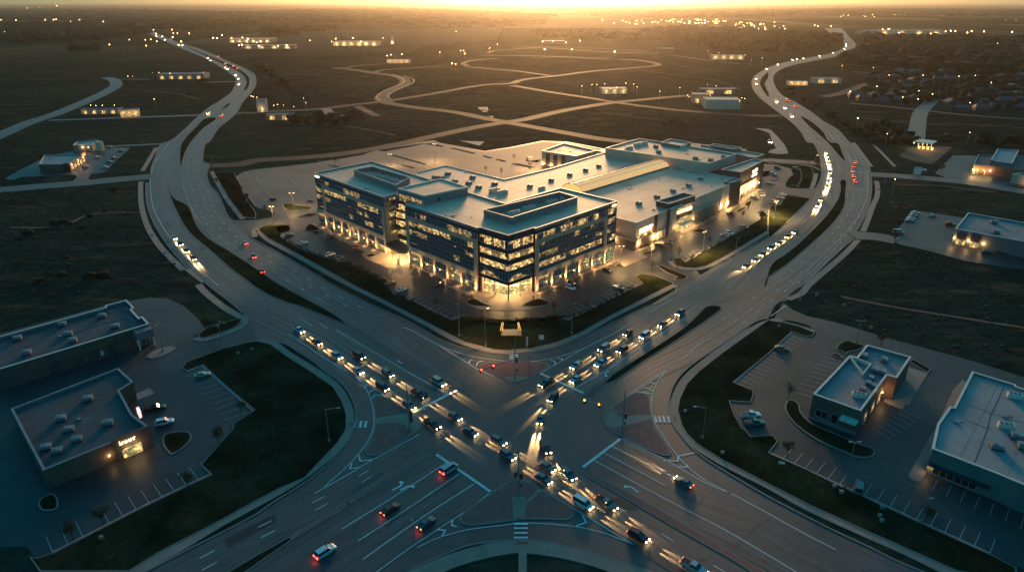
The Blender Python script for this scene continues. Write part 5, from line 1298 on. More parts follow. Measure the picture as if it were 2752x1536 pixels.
shb = make_tree('dry_shrub', 'x', 'shrub', 1.2, 1.1, LEAFB, 6, 150, .05)
used = set()
def plant(proto, s, label, sc=1.0, group=None, rz=None):
    q = W1(s) if isinstance(s, str) else s
    rz = random.uniform(0, 6.28) if rz is None else rz
    if id(proto) in used: return dup(proto, q, rz, label, group, sc)
    used.add(id(proto)); proto.location = q; proto.rotation_euler = (0, 0, rz); proto.scale = (sc,) * 3; proto['label'] = label
    if group: proto['group'] = group
    return proto
plant(tree_a, "00 2060,955", 'big dark round tree standing alone in the field beside the left highway bend', 2.4)
plant(tree_a, "13 1270,1012", 'dark round tree at the mouth of the drive to the middle right store', .8)
plant(tree_a, "12 2500,800", 'full dark tree between the mall car park and the verge', .75)
plant(tree_a, "20 2110,440", 'dark bushy tree on the grass corner by the left side street', .55)
plant(tree_a, "30 1890,590", 'dark tree beside the lower left bays, nearer the junction', .5)
plant(tree_a, "30 1040,950", 'dark tree in the middle of the lower left bay row', .55)
plant(tree_a, "30 740,1120", 'dark tree near the outer end of the lower left bay row', .6)
plant(tree_a, "33 190,270", 'dark leafless-looking tree in the corner of the lower right bays', .5)
plant(tree_a, "33 1580,930", 'dark thin tree between the lower right bays and the lawn', .5)
plant(tree_a, "20 2430,1290", 'dark small tree at the end of the lined bays by the left lawn', .5)
plant(tree_a, "23 1135,600", 'dark tree on the verge above the bank roof', .6)
plant(tree_a, "13 2100,190", 'dark tree beside the restaurant wall, upper right', .8); plant(tree_a, "13 1735,300", 'dark low tree at the restaurant drive, upper right', .7)
plant(tree_a, "30 2200,150", 'dark tree beside the trailer at the edge of the left lawn', .6)
for s_, l in (("12 1400,1295", 'young brown tree in the kerbed nose beside the tall lamp post'), ("12 1680,1150", 'young bare tree at the nose of the mall verge'), ("12 2320,770", 'young tree in the bed among the mall bays'),
              ("11 770,940", 'young tree by the pavement at the west wing bays'), ("11 1165,1115", 'young tree in the square planter by the canopy plaza'), ("12 1660,1300", 'thin bare tree on the divider at the mall drive'),
              ("21 1805,240", 'thin brown tree in the hedge behind the left front bays'), ("22 1095,140", 'pale leafed young tree behind the right front bays'), ("22 750,260", 'bare twiggy tree behind the middle of the right front bays'),
              ("22 425,285", 'small dark tree at the kerb where the front drive curves right'), ("12 150,215", 'young tree in a bed in front of the tan store'), ("12 182,262", 'young tree nearer the mall parapet in front of the tan store'),
              ("12 20,175", 'young tree at the west end of the beds by the tan store'), ("11 2310,300", 'round young tree in the rear car park, near the mall wall'), ("11 2470,330", 'young tree close under the mall back wall'),
              ("11 100,720", 'young tree on the grass tip by the north drive'), ("12 1980,1040", 'thin young tree on the verge beside the mall bays'), ("13 60,680", 'bare young tree in the verge at the far mall bays'), ("23 200,1150", 'young tree at the head of the crescent lawn'),
              ("11 800,215", 'thin tree in the far west lot island')):
    plant(tree_b, s_, l, random.uniform(.8, 1.15))
for s_, l, k in (("11 1435,1255", 'slim dark conifer in the canopy plaza', .8), ("11 1560,1290", 'spreading green conifer at the plaza end by the wing wall', .8), ("12 2370,690", 'dark conifer by the pavement near the mall pylon', .7), ("21 2172,140", 'small pointed conifer in the left lobby bed', .5), ("22 215,160", 'small pointed conifer in the right lobby bed', .5), ("12 2300,590", 'dark conifer at the foot of the dark pylon', .8)):
    plant(tree_c, s_, l, k)
def hedge(proto, s, n, label, grp, sc=(.7, 1.1), jit=.5):
    p = W(s); L = plen(p)
    for k in range(n):
        q, _ = at_len(p, L * (k + .5) / n); plant(proto, q + Vector((random.uniform(-jit, jit), random.uniform(-jit, jit), .1)), label, random.uniform(*sc), grp)
hedge(shr, "12 1290,1075 1560,960", 16, 'low green shrub in the bed along the mall front, left of the entrance', 'shrubs left of the mall entrance', (.6, .9), .3)
hedge(shr, "12 1830,840 2110,690", 14, 'low green shrub in the bed along the mall front, right of the entrance', 'shrubs right of the mall entrance', (.6, .9), .3)
hedge(shb, "21 1420,110 1700,245 1970,370", 22, 'brown shrub in the hedge behind the left front bays', 'shrubs behind the left front bays')
hedge(shb, "22 30,372 250,362 450,330", 14, 'dry brown shrub in the bed below the curved front drive', 'shrubs below the curved drive', (.8, 1.3), 1.0)
hedge(shb, "21 2050,330 2300,365 2560,385", 14, 'dry brown shrub in the bed left of the monument sign', 'shrubs left of the monument sign', (.8, 1.3), 1.0)
hedge(shr, "22 590,345 900,200 1230,30", 20, 'dark shrub in the hedge behind the right front bays', 'shrubs behind the right front bays')
hedge(shr, "12 1780,1200 2230,940", 20, 'dark shrub in the hedge behind the outer mall bays', 'shrubs behind the outer mall bays')
hedge(shb, "11 880,1215 1100,1310 1290,1405", 18, 'dark shrub in the bed above the left pavement', 'shrubs above the left pavement', (.9, 1.5), 1.2)
hedge(shr, "11 300,985 560,1120 820,1200", 16, 'shrub along the kerb of the far left bays', 'shrubs along the far left bays')
hedge(shr, "11 700,930 1100,1110 1120,1118", 18, 'small shrub at the foot of the west wing pilasters', 'shrubs under the west wing', (.4, .6), .2)
hedge(shr, "11 1600,1275 2000,1425 21 2210,90", 16, 'small shrub at the foot of the middle wing pilasters', 'shrubs under the middle wing', (.4, .6), .2)
hedge(shr, "22 320,105 12 700,1310 980,1205", 16, 'small shrub at the foot of the right wing pilasters', 'shrubs under the right wing', (.4, .6), .2)
hedge(shb, "10 2230,360 2360,480 2430,560 2520,680", 30, 'brown green shrub in the bed between the north drive and the pale lot', 'shrubs beside the pale lot', (1.2, 2.2), 4)
hedge(shb, "13 230,80 520,250", 6, 'scrubby shrub beside the right highway verge by the mall road', 'scrub by the right highway', (1, 2), 3)
hedge(shr, "13 1340,640 1250,860", 12, 'dark shrub in the hedge west of the middle right car park', 'shrubs west of the middle right car park', (1.2, 2), .8)

def wood(name, label, poly, dens, r, h, mt=None, seed=1, zmin=0.0):
    """far woodland that reads as one mass: many irregular crowns over a real footprint"""
    rn = random.Random(seed); p = W(poly); x0 = min(q.x for q in p); x1 = max(q.x for q in p); y0 = min(q.y for q in p); y1 = max(q.y for q in p)
    def inside(x, y):
        c = False
        for i in range(len(p)):
            a, b_ = p[i], p[i - 1]
            if (a.y > y) != (b_.y > y) and x < (b_.x - a.x) * (y - a.y) / (b_.y - a.y) + a.x: c = not c
        return c
    A = abs(area2(p)) / 2; n = int(min(A * dens, 5200)); b = MB(); k = 0; t = 0
    while k < n and t < n * 8:
        t += 1; x, y = rn.uniform(x0, x1), rn.uniform(y0, y1)
        if not inside(x, y): continue
        k += 1; s_ = rn.uniform(.6, 1.35); hh = h * s_
        b.ball((x, y, hh * .55), r * s_, n=5, m=3, sq=(1, 1, hh * .55 / (r * s_)), jit=.28)
    return tag(b.build(name, mt or WOODM), label, 'wood', kind='stuff')
wood('wood', 'dark clump of trees beyond the fields, left of centre', "01 60,300 300,292 430,325 420,365 150,368 50,350", .004, 7, 11, seed=1)
wood('wood', 'dark clump of trees in the open field, upper left centre', "01 450,300 700,272 850,290 700,325 500,322", .004, 7, 11, seed=2)
wood('hedgerow', 'dark meandering hedgerow beside the left highway', "01 0,665 120,680 180,760 280,850 430,925 420,948 280,905 190,860 120,760 0,690", .012, 4.5, 7, seed=3)
wood('hedgerow', 'short hedgerow in the field left of the country lane', "01 440,965 600,925 615,940 450,975", .01, 4, 6, seed=4)
wood('wood', 'broad dark belt of woodland right of the sun glow', "02 1290,335 1700,300 2300,320 2576,355 03 700,385 715,430 560,445 100,430 02 2576,520 2000,490 1500,410 1280,380", .0022, 11, 15, seed=5)
wood('wood', 'hazy line of trees under the sun glow', "02 200,345 700,335 1290,385 1250,420 700,400 200,372", .002, 9, 13, seed=6)
wood('wood', 'large dark woodland at the right edge beyond the suburb', "03 950,385 1600,400 2576,430 3300,500 3300,800 2576,770 1900,745 1400,720 1000,690 620,640 900,560 1000,500", .0012, 12, 15, seed=7)
wood('wood', 'strip of woodland inside the upper right highway bend', "03 120,450 560,455 600,500 300,540 0,530 02 2400,520 2300,480", .003, 8, 11, seed=8)
wood('wood', 'dark woodland at the left edge below the far fields', "00 -500,260 300,250 900,255 1500,300 1500,345 1100,400 500,430 -500,430", .0012, 12, 14, seed=9)
wood('wood', 'far band of woodland across the upper left', "00 -500,110 1300,108 2576,140 01 600,110 1200,120 1100,150 400,215 00 2576,205 1900,240 900,225 -500,195", .0002, 38, 18, seed=10)
wood('wood', 'far band of woodland left of the sun glow', "01 300,110 1500,100 2576,140 02 400,170 300,230 01 2576,280 1800,290 1300,240 400,235", .00016, 38, 18, seed=11)
wood('wood', 'far band of woodland right of the sun glow', "02 600,120 2576,110 03 1200,100 2576,110 2576,170 1200,160 400,150 02 2400,190 900,190", .00012, 42, 18, seed=12)
wood('hedgerow', 'row of dark trees across the left field', "00 680,490 1000,480 1010,515 700,525", .008, 5, 9, seed=13)
wood('thicket', 'dark thicket on the rough ground at the left edge', "10 0,900 500,790 900,730 1020,760 1000,860 600,880 200,940 0,1000", .010, 2.4, 2.2, seed=14)
wood('thicket', 'dark brush on the rough ground below the thicket', "10 250,1150 900,1080 1300,1200 1250,1400 300,1430", .004, 2.2, 1.8, seed=15)
wood('thicket', 'line of brush running down the rough ground by the left pavement', "10 1100,480 1200,470 1230,640 1330,900 1450,1100 1540,1240 1480,1230 1350,1060 1270,900 1180,700 1010,690", .010, 2.2, 2.0, seed=16)
wood('hedgerow', 'dark scrub along the right highway fence', "03 230,880 300,960 520,1080 700,1220 900,1300 1100,1420 1000,1438 800,1330 560,1160 400,1040 200,930", .012, 3.5, 5, seed=17)
wood('wood', 'suburb garden trees at the upper right', "03 1050,750 2576,820 2576,1110 1900,1120 1750,1000 1500,1060 1100,1010 900,980 1000,880", .0045, 5, 7, seed=18)
wood('wood', 'dark trees along the lower edge of the suburb', "03 760,1230 1350,1300 1500,1438 2576,1400 2576,1450 1000,1450", .006, 4.5, 6, seed=19)
wood('wood', 'patchy trees behind the petrol station', "13 1000,0 1400,0 2576,0 2576,50 2200,30 1500,-10 1150,60", .006, 4, 6, seed=20)
wood('thicket', 'brushy line across the dark field below the middle right store', "23 1000,420 1350,380 1700,490 2200,680 2576,830 2576,880 2000,690 1500,500 1100,450", .006, 1.6, 1.2, seed=21)
wood('thicket', 'dark scrub in the orchard yard left of centre', "01 380,1180 700,1170 850,1150 1200,1160 1000,1210 700,1270 200,1270 330,1230", .012, 3.5, 4.5, seed=22)
wood('wood', 'scattered trees in the far left fields', "00 1130,250 1350,240 1500,290 01 0,230 0,260 00 1900,300 1400,300", .0012, 11, 14, seed=23)
wood('thicket', 'low scrub on the field behind the shopping centre', "02 1500,1230 1620,1240 1800,1260 1760,1290 1590,1300 1500,1260", .01, 2.5, 2.5, seed=24)

# ================================================================ STREET LAMPS AND SIGNALS
for nm, pl, dn, sd_ in (("weeds on the rough ground at the left", "10 0,500 1380,420 1400,700 1700,1150 1850,1330 20 900,60 0,330", .035, 31), ("weeds on the dark field at the right", "13 1120,400 2576,560 2576,760 1500,660 1300,640 1100,900", .03, 32),
                        ("weeds on the lower right field", "13 1000,1000 1600,1110 2576,1310 23 2576,900 900,420 300,180 13 700,1250", .03, 33), ("weeds on the plot above the office", "10 2200,140 11 0,80 600,40 1500,-60 01 1700,1330 700,1260 0,1300 00 2250,1300", .012, 34),
                        ("weeds on the plot above the mall", "02 130,1260 1000,1080 2500,1190 03 200,1300 12 2300,20 1200,-20", .01, 35), ("weeds on the plot between the far lanes", "01 1450,1030 2400,880 02 900,1000 0,1200", .008, 36)):
    wood('weeds', nm, pl, dn, .55, .5, LEAFB if sd_ % 2 else LEAF, seed=sd_)
def street_lamp(s, h, label, lit=0, arm=1.8, ang=0.0, heads=1, group=None, head=None, base=True):
    q = W1(s); t = thing('street_lamp', label, 'street lamp', q, group)
    b = MB(); b.tube((q.x, q.y, 0.3), (q.x, q.y, h), .14, .08, 8); b.build('pole', POLE, t)
    if base: b = MB(); b.tube((q.x, q.y, 0), (q.x, q.y, .75), .38, .36, 10); b.build('footing', CONC, t)
    for k in range(heads):
        a = ang + k * 2 * math.pi / heads; dx, dy = math.cos(a), math.sin(a)
        b = MB(); b.tube((q.x, q.y, h - .1), (q.x + dx * arm, q.y + dy * arm, h + .25), .07, .05, 6); b.build('arm', POLE, t)
        b = MB(); b.box((q.x + dx * (arm + .35), q.y + dy * (arm + .35), h + .15), (.85, .4, .18), a); o = b.build('lamp_head', METG, t)
        if lit:
            b = MB(); b.box((q.x + dx * (arm + .35), q.y + dy * (arm + .35), h + .05), (.75, .36, .1), a); b.build('lamp_lens', E_LAMP, o)
            lamp('SPOT', (q.x + dx * (arm + .35), q.y + dy * (arm + .35), h), lit, parent=t, direction=(0, 0, -1), angle=150, blend=.6, size=.25)
    return t
street_lamp("21 2045,505", 10.5, 'tall lamp post on the lawn, left of the signal pole, with a pale footing', 0, 1.2, R(100))
street_lamp("21 2308,612", 13.0, 'tall lamp post with a lit head at the pavement, left of the monument sign', 7000, .8, R(40))
street_lamp("22 597,482", 10.5, 'tall lamp post on the lawn right of the monument sign, with a pale footing', 0, .7, R(30))
street_lamp("12 1385,1330", 12.5, 'dark double lamp post at the mall drive entrance nose', 8500, .5, R(60), 2)
street_lamp("12 1915,1118", 10.0, 'lamp post behind the outer mall bays', 9000, .5, R(45), 2)
street_lamp("12 1088,1235", 8.5, 'lamp post in the paved gap between office and mall', 5000, .5, R(0), 2)
street_lamp("13 60,760", 9.0, 'lamp post at the far end of the outer mall bays', 14000, .5, R(20), 2)
street_lamp("12 2500,700", 9.0, 'lamp post in the middle of the mall bays near the pylon', 9000, .5, R(20), 2)
street_lamp("11 378,665", 8.5, 'double lamp post in the kerbed island west of the office', 4000, .7, R(0), 2)
street_lamp("11 180,820", 9.0, 'paired lamp post at the north drive nose, by the grass tip', 5000, .5, R(0), 2)
street_lamp("11 1800,190", 12.0, 'tall lamp post in the rear car park behind the west wing', 9000, .5, 0, 2)
street_lamp("12 180,265", 8.0, 'short lamp post among the beds facing the tan store', 5000, .5, 0, 2)
street_lamp("11 1355,235", 8.0, 'lamp post in the rear lot beside the roof corner of the west wing', 4000, .5, 0, 2)
street_lamp("20 1640,655", 9.0, 'dark lamp post with two arms at the warehouse drive, left', 0, .8, R(100), 2)
street_lamp("20 2245,635", 8.5, 'lamp post at the side street, upper edge of the left lawn', 0, 1.6, R(100))
street_lamp("31 738,128", 9.5, 'lamp post with one long arm on the dark left lawn', 0, 2.8, R(0))
street_lamp("32 1915,95", 9.0, 'lamp post with one long arm on the dark right lawn', 0, 2.4, R(180))
street_lamp("23 885,585", 8.0, 'dark lamp post on the kerbed tip above the bank', 0, .6, R(0), 2)
street_lamp("33 770,590", 12.0, 'dark tall lamp post at the lower right bays, below the crescent lawn', 0, .6, R(0), 2)
street_lamp("23 320,150", 8.0, 'lamp post with pale footing on the verge right of the highway', 0, .6, R(90))
street_lamp("22 815,1085", 5.0, 'short lamp post with round white heads on the brick median nose', 0, .6, R(0), 2)
street_lamp("31 1590,1080", 3.5, 'short thin post among the lower left lanes', 0, .4, R(120), 1, base=False)
street_lamp("33 1540,940", 6.0, 'thin lamp post beside the dark thin tree, lower right', 0, .4, R(0), 1)
street_lamp("13 470,215", 6.0, 'lamp post where the mall road meets the right highway', 2500, .5, 0, 1)
for s_, l in (("10 2135,215", 'small lamp by the north turn into the rear road'), ("13 1170,400", 'small lamp by the right side street corner'), ("12 2255,1060", 'small lamp on the mall verge near the pavement')):
    street_lamp(s_, 4.5, l, 0, .3, 0, 1)

def signal_pole(s, h, label, arms, luminaire=None):
    q = W1(s); t = thing('traffic_signal', label, 'traffic signal', q)
    b = MB(); b.tube((q.x, q.y, .2), (q.x, q.y, h), .2, .12, 10); b.build('pole', POLE, t)
    b = MB(); b.tube((q.x, q.y, 0), (q.x, q.y, .5), .45, .42, 10); b.build('footing', CONC, t)
    for ang, L, z, heads, col in arms:
        dx, dy = math.cos(ang), math.sin(ang)
        if L > 1: b = MB(); b.tube((q.x, q.y, z), (q.x + dx * L, q.y + dy * L, z + .5), .12, .07, 8); b.build('mast_arm', POLE, t)
        for d in heads:
            x, y = q.x + dx * d, q.y + dy * d
            b = MB(); b.box((x, y, z - .6), (.55, .5, 1.5), ang); hd = b.build('signal_head', SIGNY, t)
            b = MB(); nx, ny = -dy, dx
            for sgn in (1, -1): b.ball((x + nx * .28 * sgn, y + ny * .28 * sgn, z + .55), .24, n=8)
            b.build('signal_lens', col, hd)
    b = MB(); b.box((q.x + .6, q.y + .2, 2.4), (.45, .35, .6)); b.build('pedestrian_signal', SIGNY, t)
    return t
E_AMB = mat('signal_amber', (.5, .2, .02), .4, emit=(1, .3, .04), es=9)
SNONE = mat('signal_off', (.05, .02, .02), .4)
signal_pole("22 28,930", 13.0, 'tall signal pole with two red lights on its arm, on the island below the office', ((R(215), 13, 6.2, (7.5, 11.5), E_RED), (R(30), .6, 5.8, (.6,), SNONE)))
signal_pole("31 1547,15", 13.5, 'tall dark signal pole on the left brick island', ((R(-35), .7, 5.0, (.7,), SNONE), (R(-30), .7, 3.4, (.8,), SNONE), (R(60), 8, 6.3, (5.5, 7.5), SNONE)))
signal_pole("32 1108,35", 12.5, 'tall dark signal pole on the right brick island', ((R(150), 11, 5.8, (6.5, 10.5), E_AMB), (R(0), .6, 4.8, (.6,), SNONE)))
signal_pole("32 65,670", 13.5, 'tall signal pole at the bottom centre brick island', ((R(150), .7, 5.2, (.7,), SNONE), (R(20), .6, 5.0, (.6,), SNONE)))
q = W1("22 175,915"); t = thing('pedestrian_signal_post', 'short dark post at the right of the island below the office', 'post', q); b = MB(); b.tube(q, q + Vector((0, 0, 7)), .08, .07, 6); b.build('pole', METD, t)
# signs and boxes
q = W1("22 -5,505"); ms = thing('monument_sign', 'lit stone monument sign on the lawn between two strings of lights', 'sign', q)
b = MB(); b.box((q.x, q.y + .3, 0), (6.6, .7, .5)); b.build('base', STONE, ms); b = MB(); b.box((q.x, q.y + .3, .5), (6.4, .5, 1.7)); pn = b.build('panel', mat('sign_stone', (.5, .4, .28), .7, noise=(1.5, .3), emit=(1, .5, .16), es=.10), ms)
b = MB(); b.box((q.x + 2.6, q.y - .0, .7), (.7, .16, 1.3)); b.build('emblem', STONE, pn)
for k in (-2, 0, 2): lamp('SPOT', (q.x + k, q.y - 1.6, .2), 14, parent=ms, direction=(0, 1, .7), angle=90, size=.1)
for (zx, l) in ((592, 'upright frame of warm bulbs left of the monument sign'), (868, 'upright frame of warm bulbs right of the monument sign')):
    q = Z(1240, 780, 5.53, "%d,612" % zx)[0]; t = thing('light_frame', l, 'lights', q); fr = MB(); em = MB()
    lean = .5 if zx < 700 else -.5
    for o in (-.35, .35): fr.tube((q.x + o, q.y, 0), (q.x + o * .5 + lean, q.y + .3, 3.3), .05, .04, 5)
    for k in range(9):
        f = (k + .5) / 9
        for o in (-.35, .35): em.ball((q.x + o * (1 - .5 * f) + lean * f, q.y + .3 * f - .06, 3.3 * f), .09, n=5)
    fr.build('frame', METD, t); em.build('bulbs', MATS.get('bulb_glow') or mat('bulb_glow', (.8, .6, .2), .5, emit=(1, .55, .12), es=3.5), t)
def leaning(s, L, h, rz, label, name='sign_board', m=WHITEM):
    q = W1(s); t = thing(name, label, 'sign', q); b = MB()
    b.box((q.x, q.y, .8), (L, .15, h), rz); b.build('board', m, t); b = MB(); b.tube((q.x, q.y, 0), (q.x, q.y, .8), .08, .08, 6); b.build('post', POLE, t); return t
leaning("22 150,630", 1.0, 3.2, R(60), 'white upright board on the pavement edge right of the signal pole')
leaning("22 295,560", 1.6, 1.6, 0, 'small pale cross-shaped stand on the lawn right of the monument sign')
leaning("13 1495,330", 4.4, 4.6, R(-10), 'pale roadside sign board by the right side street'); leaning("13 1540,290", 6, 1.2, R(-12), 'teal topped sign behind the pale roadside board')
leaning("33 130,380", 1.4, .6, R(-20), 'pale stone sign on the lawn beside the first lower right bays')
for s_, l in (("20 2395,690", 'pale utility cabinet on the left lawn by the side street'), ("20 2540,650", 'white frame cabinet on the left lawn corner'), ("20 2185,415", 'round white tank on the grass corner by the left side street'), ("20 2255,385", 'white hydrant box on the grass corner by the pavement'), ("20 850,755", 'white box at the foot of the warehouse doors'),
              ("23 108,415", 'pale cabinet at the top of the right verge'), ("22 1740,1275", 'white box on the dark right lawn near the crossing'), ("33 735,650", 'pale box on the lawn by the tall lower right lamp'), ("33 1145,805", 'pale box at the kerb under the lower right bays'), ("33 1120,890", 'teal box lower on the right lawn'), ("33 1140,940", 'lowest pale box on the right lawn'),
              ("33 665,590", 'greenish box beside the lower right kerb'), ("23 490,95", 'white box in the field above the right side street'), ("23 760,205", 'pale box farther along the right field'), ("23 1035,430", 'pale box beside the verge above the bank drive'), ("30 1025,1110", 'pale box on the lower left lawn'), ("13 1250,605", 'pale box in the field beside the right pavement'),
              ("32 2115,255", 'tiny white box on the right lawn by the lanes'), ("20 2430,100", 'x')):
    if l == 'x': continue
    q = W1(s_); t = thing('utility_box', l, 'box', q); b = MB(); b.box((q.x, q.y, .1), (.8, .6, .8), R(random.uniform(-30, 30))); b.build('cabinet', CONC, t); b = MB(); b.box((q.x, q.y, 0), (1.0, .8, .15)); b.build('plinth', CONC, t)
# culvert headwall in the left lawn
q = Z(688, 768, 3.744, "215,1040 290,1080 370,1160 380,1210 320,1250 250,1245 300,1180 270,1090"); island('riprap', q, mat('stone_riprap', (.05, .055, .05), .9, noise=(1.5, .4)), .2, .2)
# picket of the footbridge rail at the left drive
# ================================================================ VEHICLES
PC = {n: mat('paint_' + n, c, .28, spec=.8, metal=.15) for n, c in dict(white=(.75, .74, .72), silver=(.42, .43, .45), black=(.015, .016, .018), grey=(.14, .15, .16), blue=(.02, .09, .14), red=(.20, .015, .02), brown=(.25, .12, .05), beige=(.55, .42, .28), teal=(.03, .16, .16)).items()}
def car_proto(kind, moving=0):
    t = thing('parked_car' if not moving else 'car', 'x', 'car', (0, 0, 0))
    Lh, Wd, hb = dict(sedan=(2.35, .92, .95), suv=(2.4, .97, 1.05), pickup=(2.85, 1.0, 1.1), van=(2.55, 1.0, 1.15))[kind]
    b = MB()
    prof = [(-Lh, .35, .80), (-Lh + .05, hb - .12, .86), (-Lh + .5, hb, .90), (-.6 * Lh + .2, hb + .02, .95), (Lh - 1.3, hb - .02, .95), (Lh - .35, hb - .16, .9), (Lh, hb - .35, .82), (Lh, .38, .82)]
    n = len(prof)
    for k in range(n - 1):
        (x0, z0, w0), (x1, z1, w1) = prof[k], prof[k + 1]
        b.face([(x0, Wd * w0, z0), (x0, -Wd * w0, z0), (x1, -Wd * w1, z1), (x1, Wd * w1, z1)])
    for s_ in (1, -1):
        top = [(x, s_ * Wd * w, z) for x, z, w in prof]; mid = [(x, s_ * Wd * (w + .06 if 0 < i < n - 1 else w), .55) for i, (x, z, w) in enumerate(prof)]
        bot = [(x, s_ * Wd * w, .28) for x, z, w in prof]
        for k in range(n - 1):
            for a_, c_2 in ((top, mid), (mid, bot)): b.face([a_[k], a_[k + 1], c_2[k + 1], c_2[k]] if s_ < 0 else [a_[k], c_2[k], c_2[k + 1], a_[k + 1]])
    b.face([(-Lh, -Wd * .8, .28), (-Lh, Wd * .8, .28), (Lh, Wd * .8, .28), (Lh, -Wd * .8, .28)])
    body = b.build('body', PC['silver'], t)
    if kind == 'sedan': g = (-1.75, 1.05, -1.15, .25, 1.42)
    elif kind == 'suv': g = (-2.2, 1.1, -1.95, .35, 1.72)
    elif kind == 'pickup': g = (-.75, 1.35, -.55, .65, 1.75)
    else: g = (-2.4, 1.7, -2.3, 1.0, 2.0)
    x0, x1, tx0, tx1, hz = g; zb = hb - .05; b = MB(); w0, w1 = Wd * .88, Wd * .72
    B_ = [(x0, -w0, zb), (x1, -w0, zb), (x1, w0, zb), (x0, w0, zb)]; T_ = [(tx0, -w1, hz - .05), (tx1, -w1, hz - .05), (tx1, w1, hz - .05), (tx0, w1, hz - .05)]
    for i in range(4): j = (i + 1) % 4; b.face([B_[i], B_[j], T_[j], T_[i]])
    b.build('windows', GLASSW, t)
    b = MB(); b.box(((tx0 + tx1) / 2, 0, hz - .07), (tx1 - tx0 + .1, w1 * 2 + .06, .08), 0, 0, .93); b.build('roof', PC['silver'], t)
    if kind == 'pickup':
        b = MB(); b.box((-1.8, 0, hb + .02), (1.7, 1.55, .03)); b.build('load_bed', BLACK, t)
    for x in (-Lh * .62, Lh * .62):
        for s_ in (1, -1):
            b = MB(); b.tube((x, s_ * (Wd - .22), .34), (x, s_ * (Wd + .01), .34), .34, .34, 12); wh = b.build('wheel', BLACK, t)
            b = MB(); b.tube((x, s_ * (Wd + .0), .34), (x, s_ * (Wd + .03), .34), .2, .2, 8); b.build('rim', METG, wh)
    for s_ in (1, -1):
        b = MB(); b.box((Lh - .02, s_ * Wd * .62, hb - .52), (.12, .36, .2))
        if moving: b.ball((Lh + .03, s_ * Wd * .62, hb - .42), .15 if moving == 1 else .09, n=6)
        b.build('headlight', E_HEAD if moving == 1 else WHITEM, t)
        b = MB(); b.box((-Lh + .02, s_ * Wd * .66, hb - .4), (.1, .34, .2)); b.build('tail_light', E_TAIL if moving else mat('tail_off', (.25, .02, .02), .3) if 'tail_off' not in MATS else MATS['tail_off'], t)
    if moving == 1:
        for s_ in (1, -1): lamp('SPOT', (Lh + .12, s_ * Wd * .75, .72), 34000, (1.0, .58, .22), parent=t, direction=(1, 0, -.125), angle=11.5, blend=.7, size=.08)
    if moving == 2: lamp('POINT', (-Lh - .5, 0, .7), 14, (1.0, .08, .03), parent=t, size=.1)
    return t
KINDC = ('sedan', 'suv', 'pickup', 'van')
protos = {}
def put(kind, mv, q, rz, color, label, name=None, group=None, sc=.93):
    key = (kind, mv)
    if key not in protos: protos[key] = car_proto(kind, mv); o = protos[key]
    else: o = dup(protos[key], q)
    o.location = q; o.rotation_euler = (0, 0, rz); o.scale = (sc,) * 3; o['label'] = label; o['category'] = {'sedan': 'car', 'suv': 'car', 'pickup': 'pickup', 'van': 'van'}[kind]
    if group: o['group'] = group
    o.name = {'sedan': 'car', 'suv': 'suv', 'pickup': 'pickup_truck', 'van': 'van'}[kind]
    for c in o.children:
        if c.name.split('.')[0] in ('body', 'roof'): c.material_slots[0].link = 'OBJECT'; c.material_slots[0].material = PC[color]
    return o
a45, m45 = R(44), R(-46)
